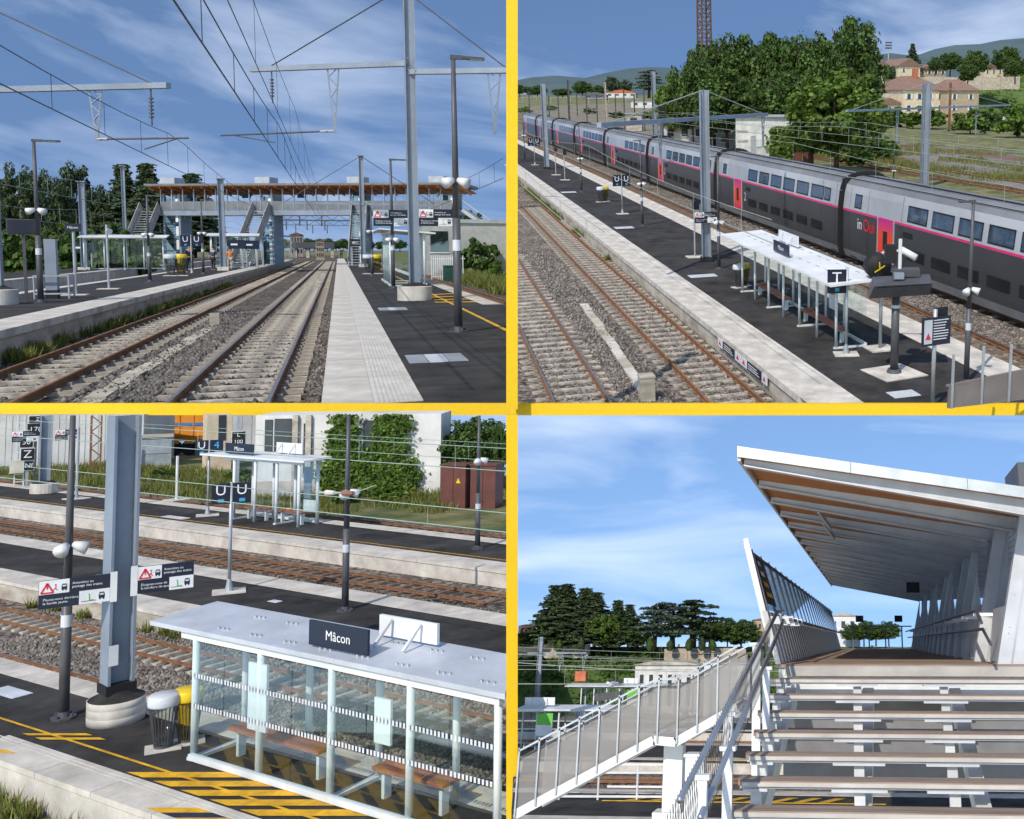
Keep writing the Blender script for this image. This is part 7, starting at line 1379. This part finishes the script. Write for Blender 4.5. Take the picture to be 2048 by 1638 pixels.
part(MB().bx(3.05, 3.7, 1.7, 40, 0, 3.0), 'core_wall', mat('underside_grey', (.16, .16, .17)), fb)
part(MB().tube([(1.95, -.6, .72), (1.95, .2, .95), (1.95, 42, .95)], .035, 8), 'handrail', darkpost, fb); part(MB().tube([(2.05, -1.0, .35), (2.05, .2, .62), (2.05, 42, .62)], .03, 8), 'handrail', darkpost, fb)
for k in range(14): part(MB().bx(1.93, 2.3, .6 + k * 2.6, .66 + k * 2.6, .86, .92), 'rail_bracket', white, fb)
for x in (-1.2, -.2, .8, 1.8): part(MB().bx(x - .04, x + .04, 44.9, 45, 0, 1.3), 'end_rail_post', darkpost, fb)
part(MB().bx(-1.8, 2.4, 44.9, 45, 1.25, 1.32), 'end_rail', darkpost, fb)
for x in (-.7, 1.5): part(MB().bx(x - .22, x + .22, 40, 40.1, 1.45, 1.8), 'hanging_screen', blackm, fb)
cp = thing(s, 'bridge_canopy', 'canopy with zinc edge, white rafters and orange timber soffit', 'canopy', (0, 18.4, 0))
zl, zr_, xL, xR = 3.86, 2.86, -2.42, 3.9; Ly = 45
sz = lambda x: ylerp(zl, zr_, (x - xL) / (xR - xL))
def slab(x0, x1, y0_, y1_, t0, t1): return MB().add([(x0, y0_, sz(x0) - t1), (x1, y0_, sz(x1) - t1), (x1, y1_, sz(x1) - t1), (x0, y1_, sz(x0) - t1), (x0, y0_, sz(x0) - t0), (x1, y0_, sz(x1) - t0), (x1, y1_, sz(x1) - t0), (x0, y1_, sz(x0) - t0)], [(0, 3, 2, 1), (4, 5, 6, 7), (0, 1, 5, 4), (1, 2, 6, 5), (2, 3, 7, 6), (3, 0, 4, 7)])
zinc = mat('zinc_sheet', (.38, .41, .42), .45, metal=.4, var=.14, scale=1.2)
for k in range(3): part(slab(ylerp(xL, xR, k / 3) + .004, ylerp(xL, xR, (k + 1) / 3) - .004, 0, .06, -.01, .19), 'fascia_sheet', zinc, cp)
part(slab(xL, xR, .062, Ly, 0, .1), 'roof', zinc, cp); part(slab(xL + .06, xR, .2, Ly, .101, .17), 'soffit', wood, cp); part(slab(xL, xL + .06, .062, Ly, .1, .26), 'eave_edge', mat('slat_grey', (.5, .48, .45)), cp)
for k in range(17):
    y = .3 + k * 2.6; d0, d1 = .13, .30
    b = MB().add([(xL + .1, y, sz(xL) - .175), (xR, y, sz(xR) - .175), (xR, y, sz(xR) - .175 - d1), (xL + .1, y, sz(xL) - .175 - d0), (xL + .1, y + .05, sz(xL) - .175), (xR, y + .05, sz(xR) - .175), (xR, y + .05, sz(xR) - .175 - d1), (xL + .1, y + .05, sz(xL) - .175 - d0)], [(0, 1, 2, 3), (4, 7, 6, 5)])
    b.add([(xL + .1, y - .09, sz(xL) - .175 - d0), (xR, y - .09, sz(xR) - .175 - d1), (xR, y + .14, sz(xR) - .175 - d1), (xL + .1, y + .14, sz(xL) - .175 - d0), (xL + .1, y - .09, sz(xL) - .2 - d0), (xR, y - .09, sz(xR) - .2 - d1), (xR, y + .14, sz(xR) - .2 - d1), (xL + .1, y + .14, sz(xL) - .2 - d0)], [(0, 1, 2, 3), (4, 7, 6, 5), (0, 4, 5, 1), (3, 2, 6, 7)])
    part(b, 'rafter', mat('rafter_white', (.50, .50, .50), .5, var=.04), cp)
for k in range(2): part(MB().bar((-1.2, 5.7 + 2.6 * k, sz(-1.2) - .3), (-1.0, 8.0 + 2.6 * k, sz(-1) - .45), .05, .12), 'brace', white, cp)
part(MB().bx(1.1, 1.5, 14, 14.3, 1.85, 2.15), 'hanging_screen', blackm, cp)
part(MB().bx(3.0, 3.9, 2, 4, sz(3.5) + .02, sz(3.5) + .9), 'roof_unit', darkpost, cp)
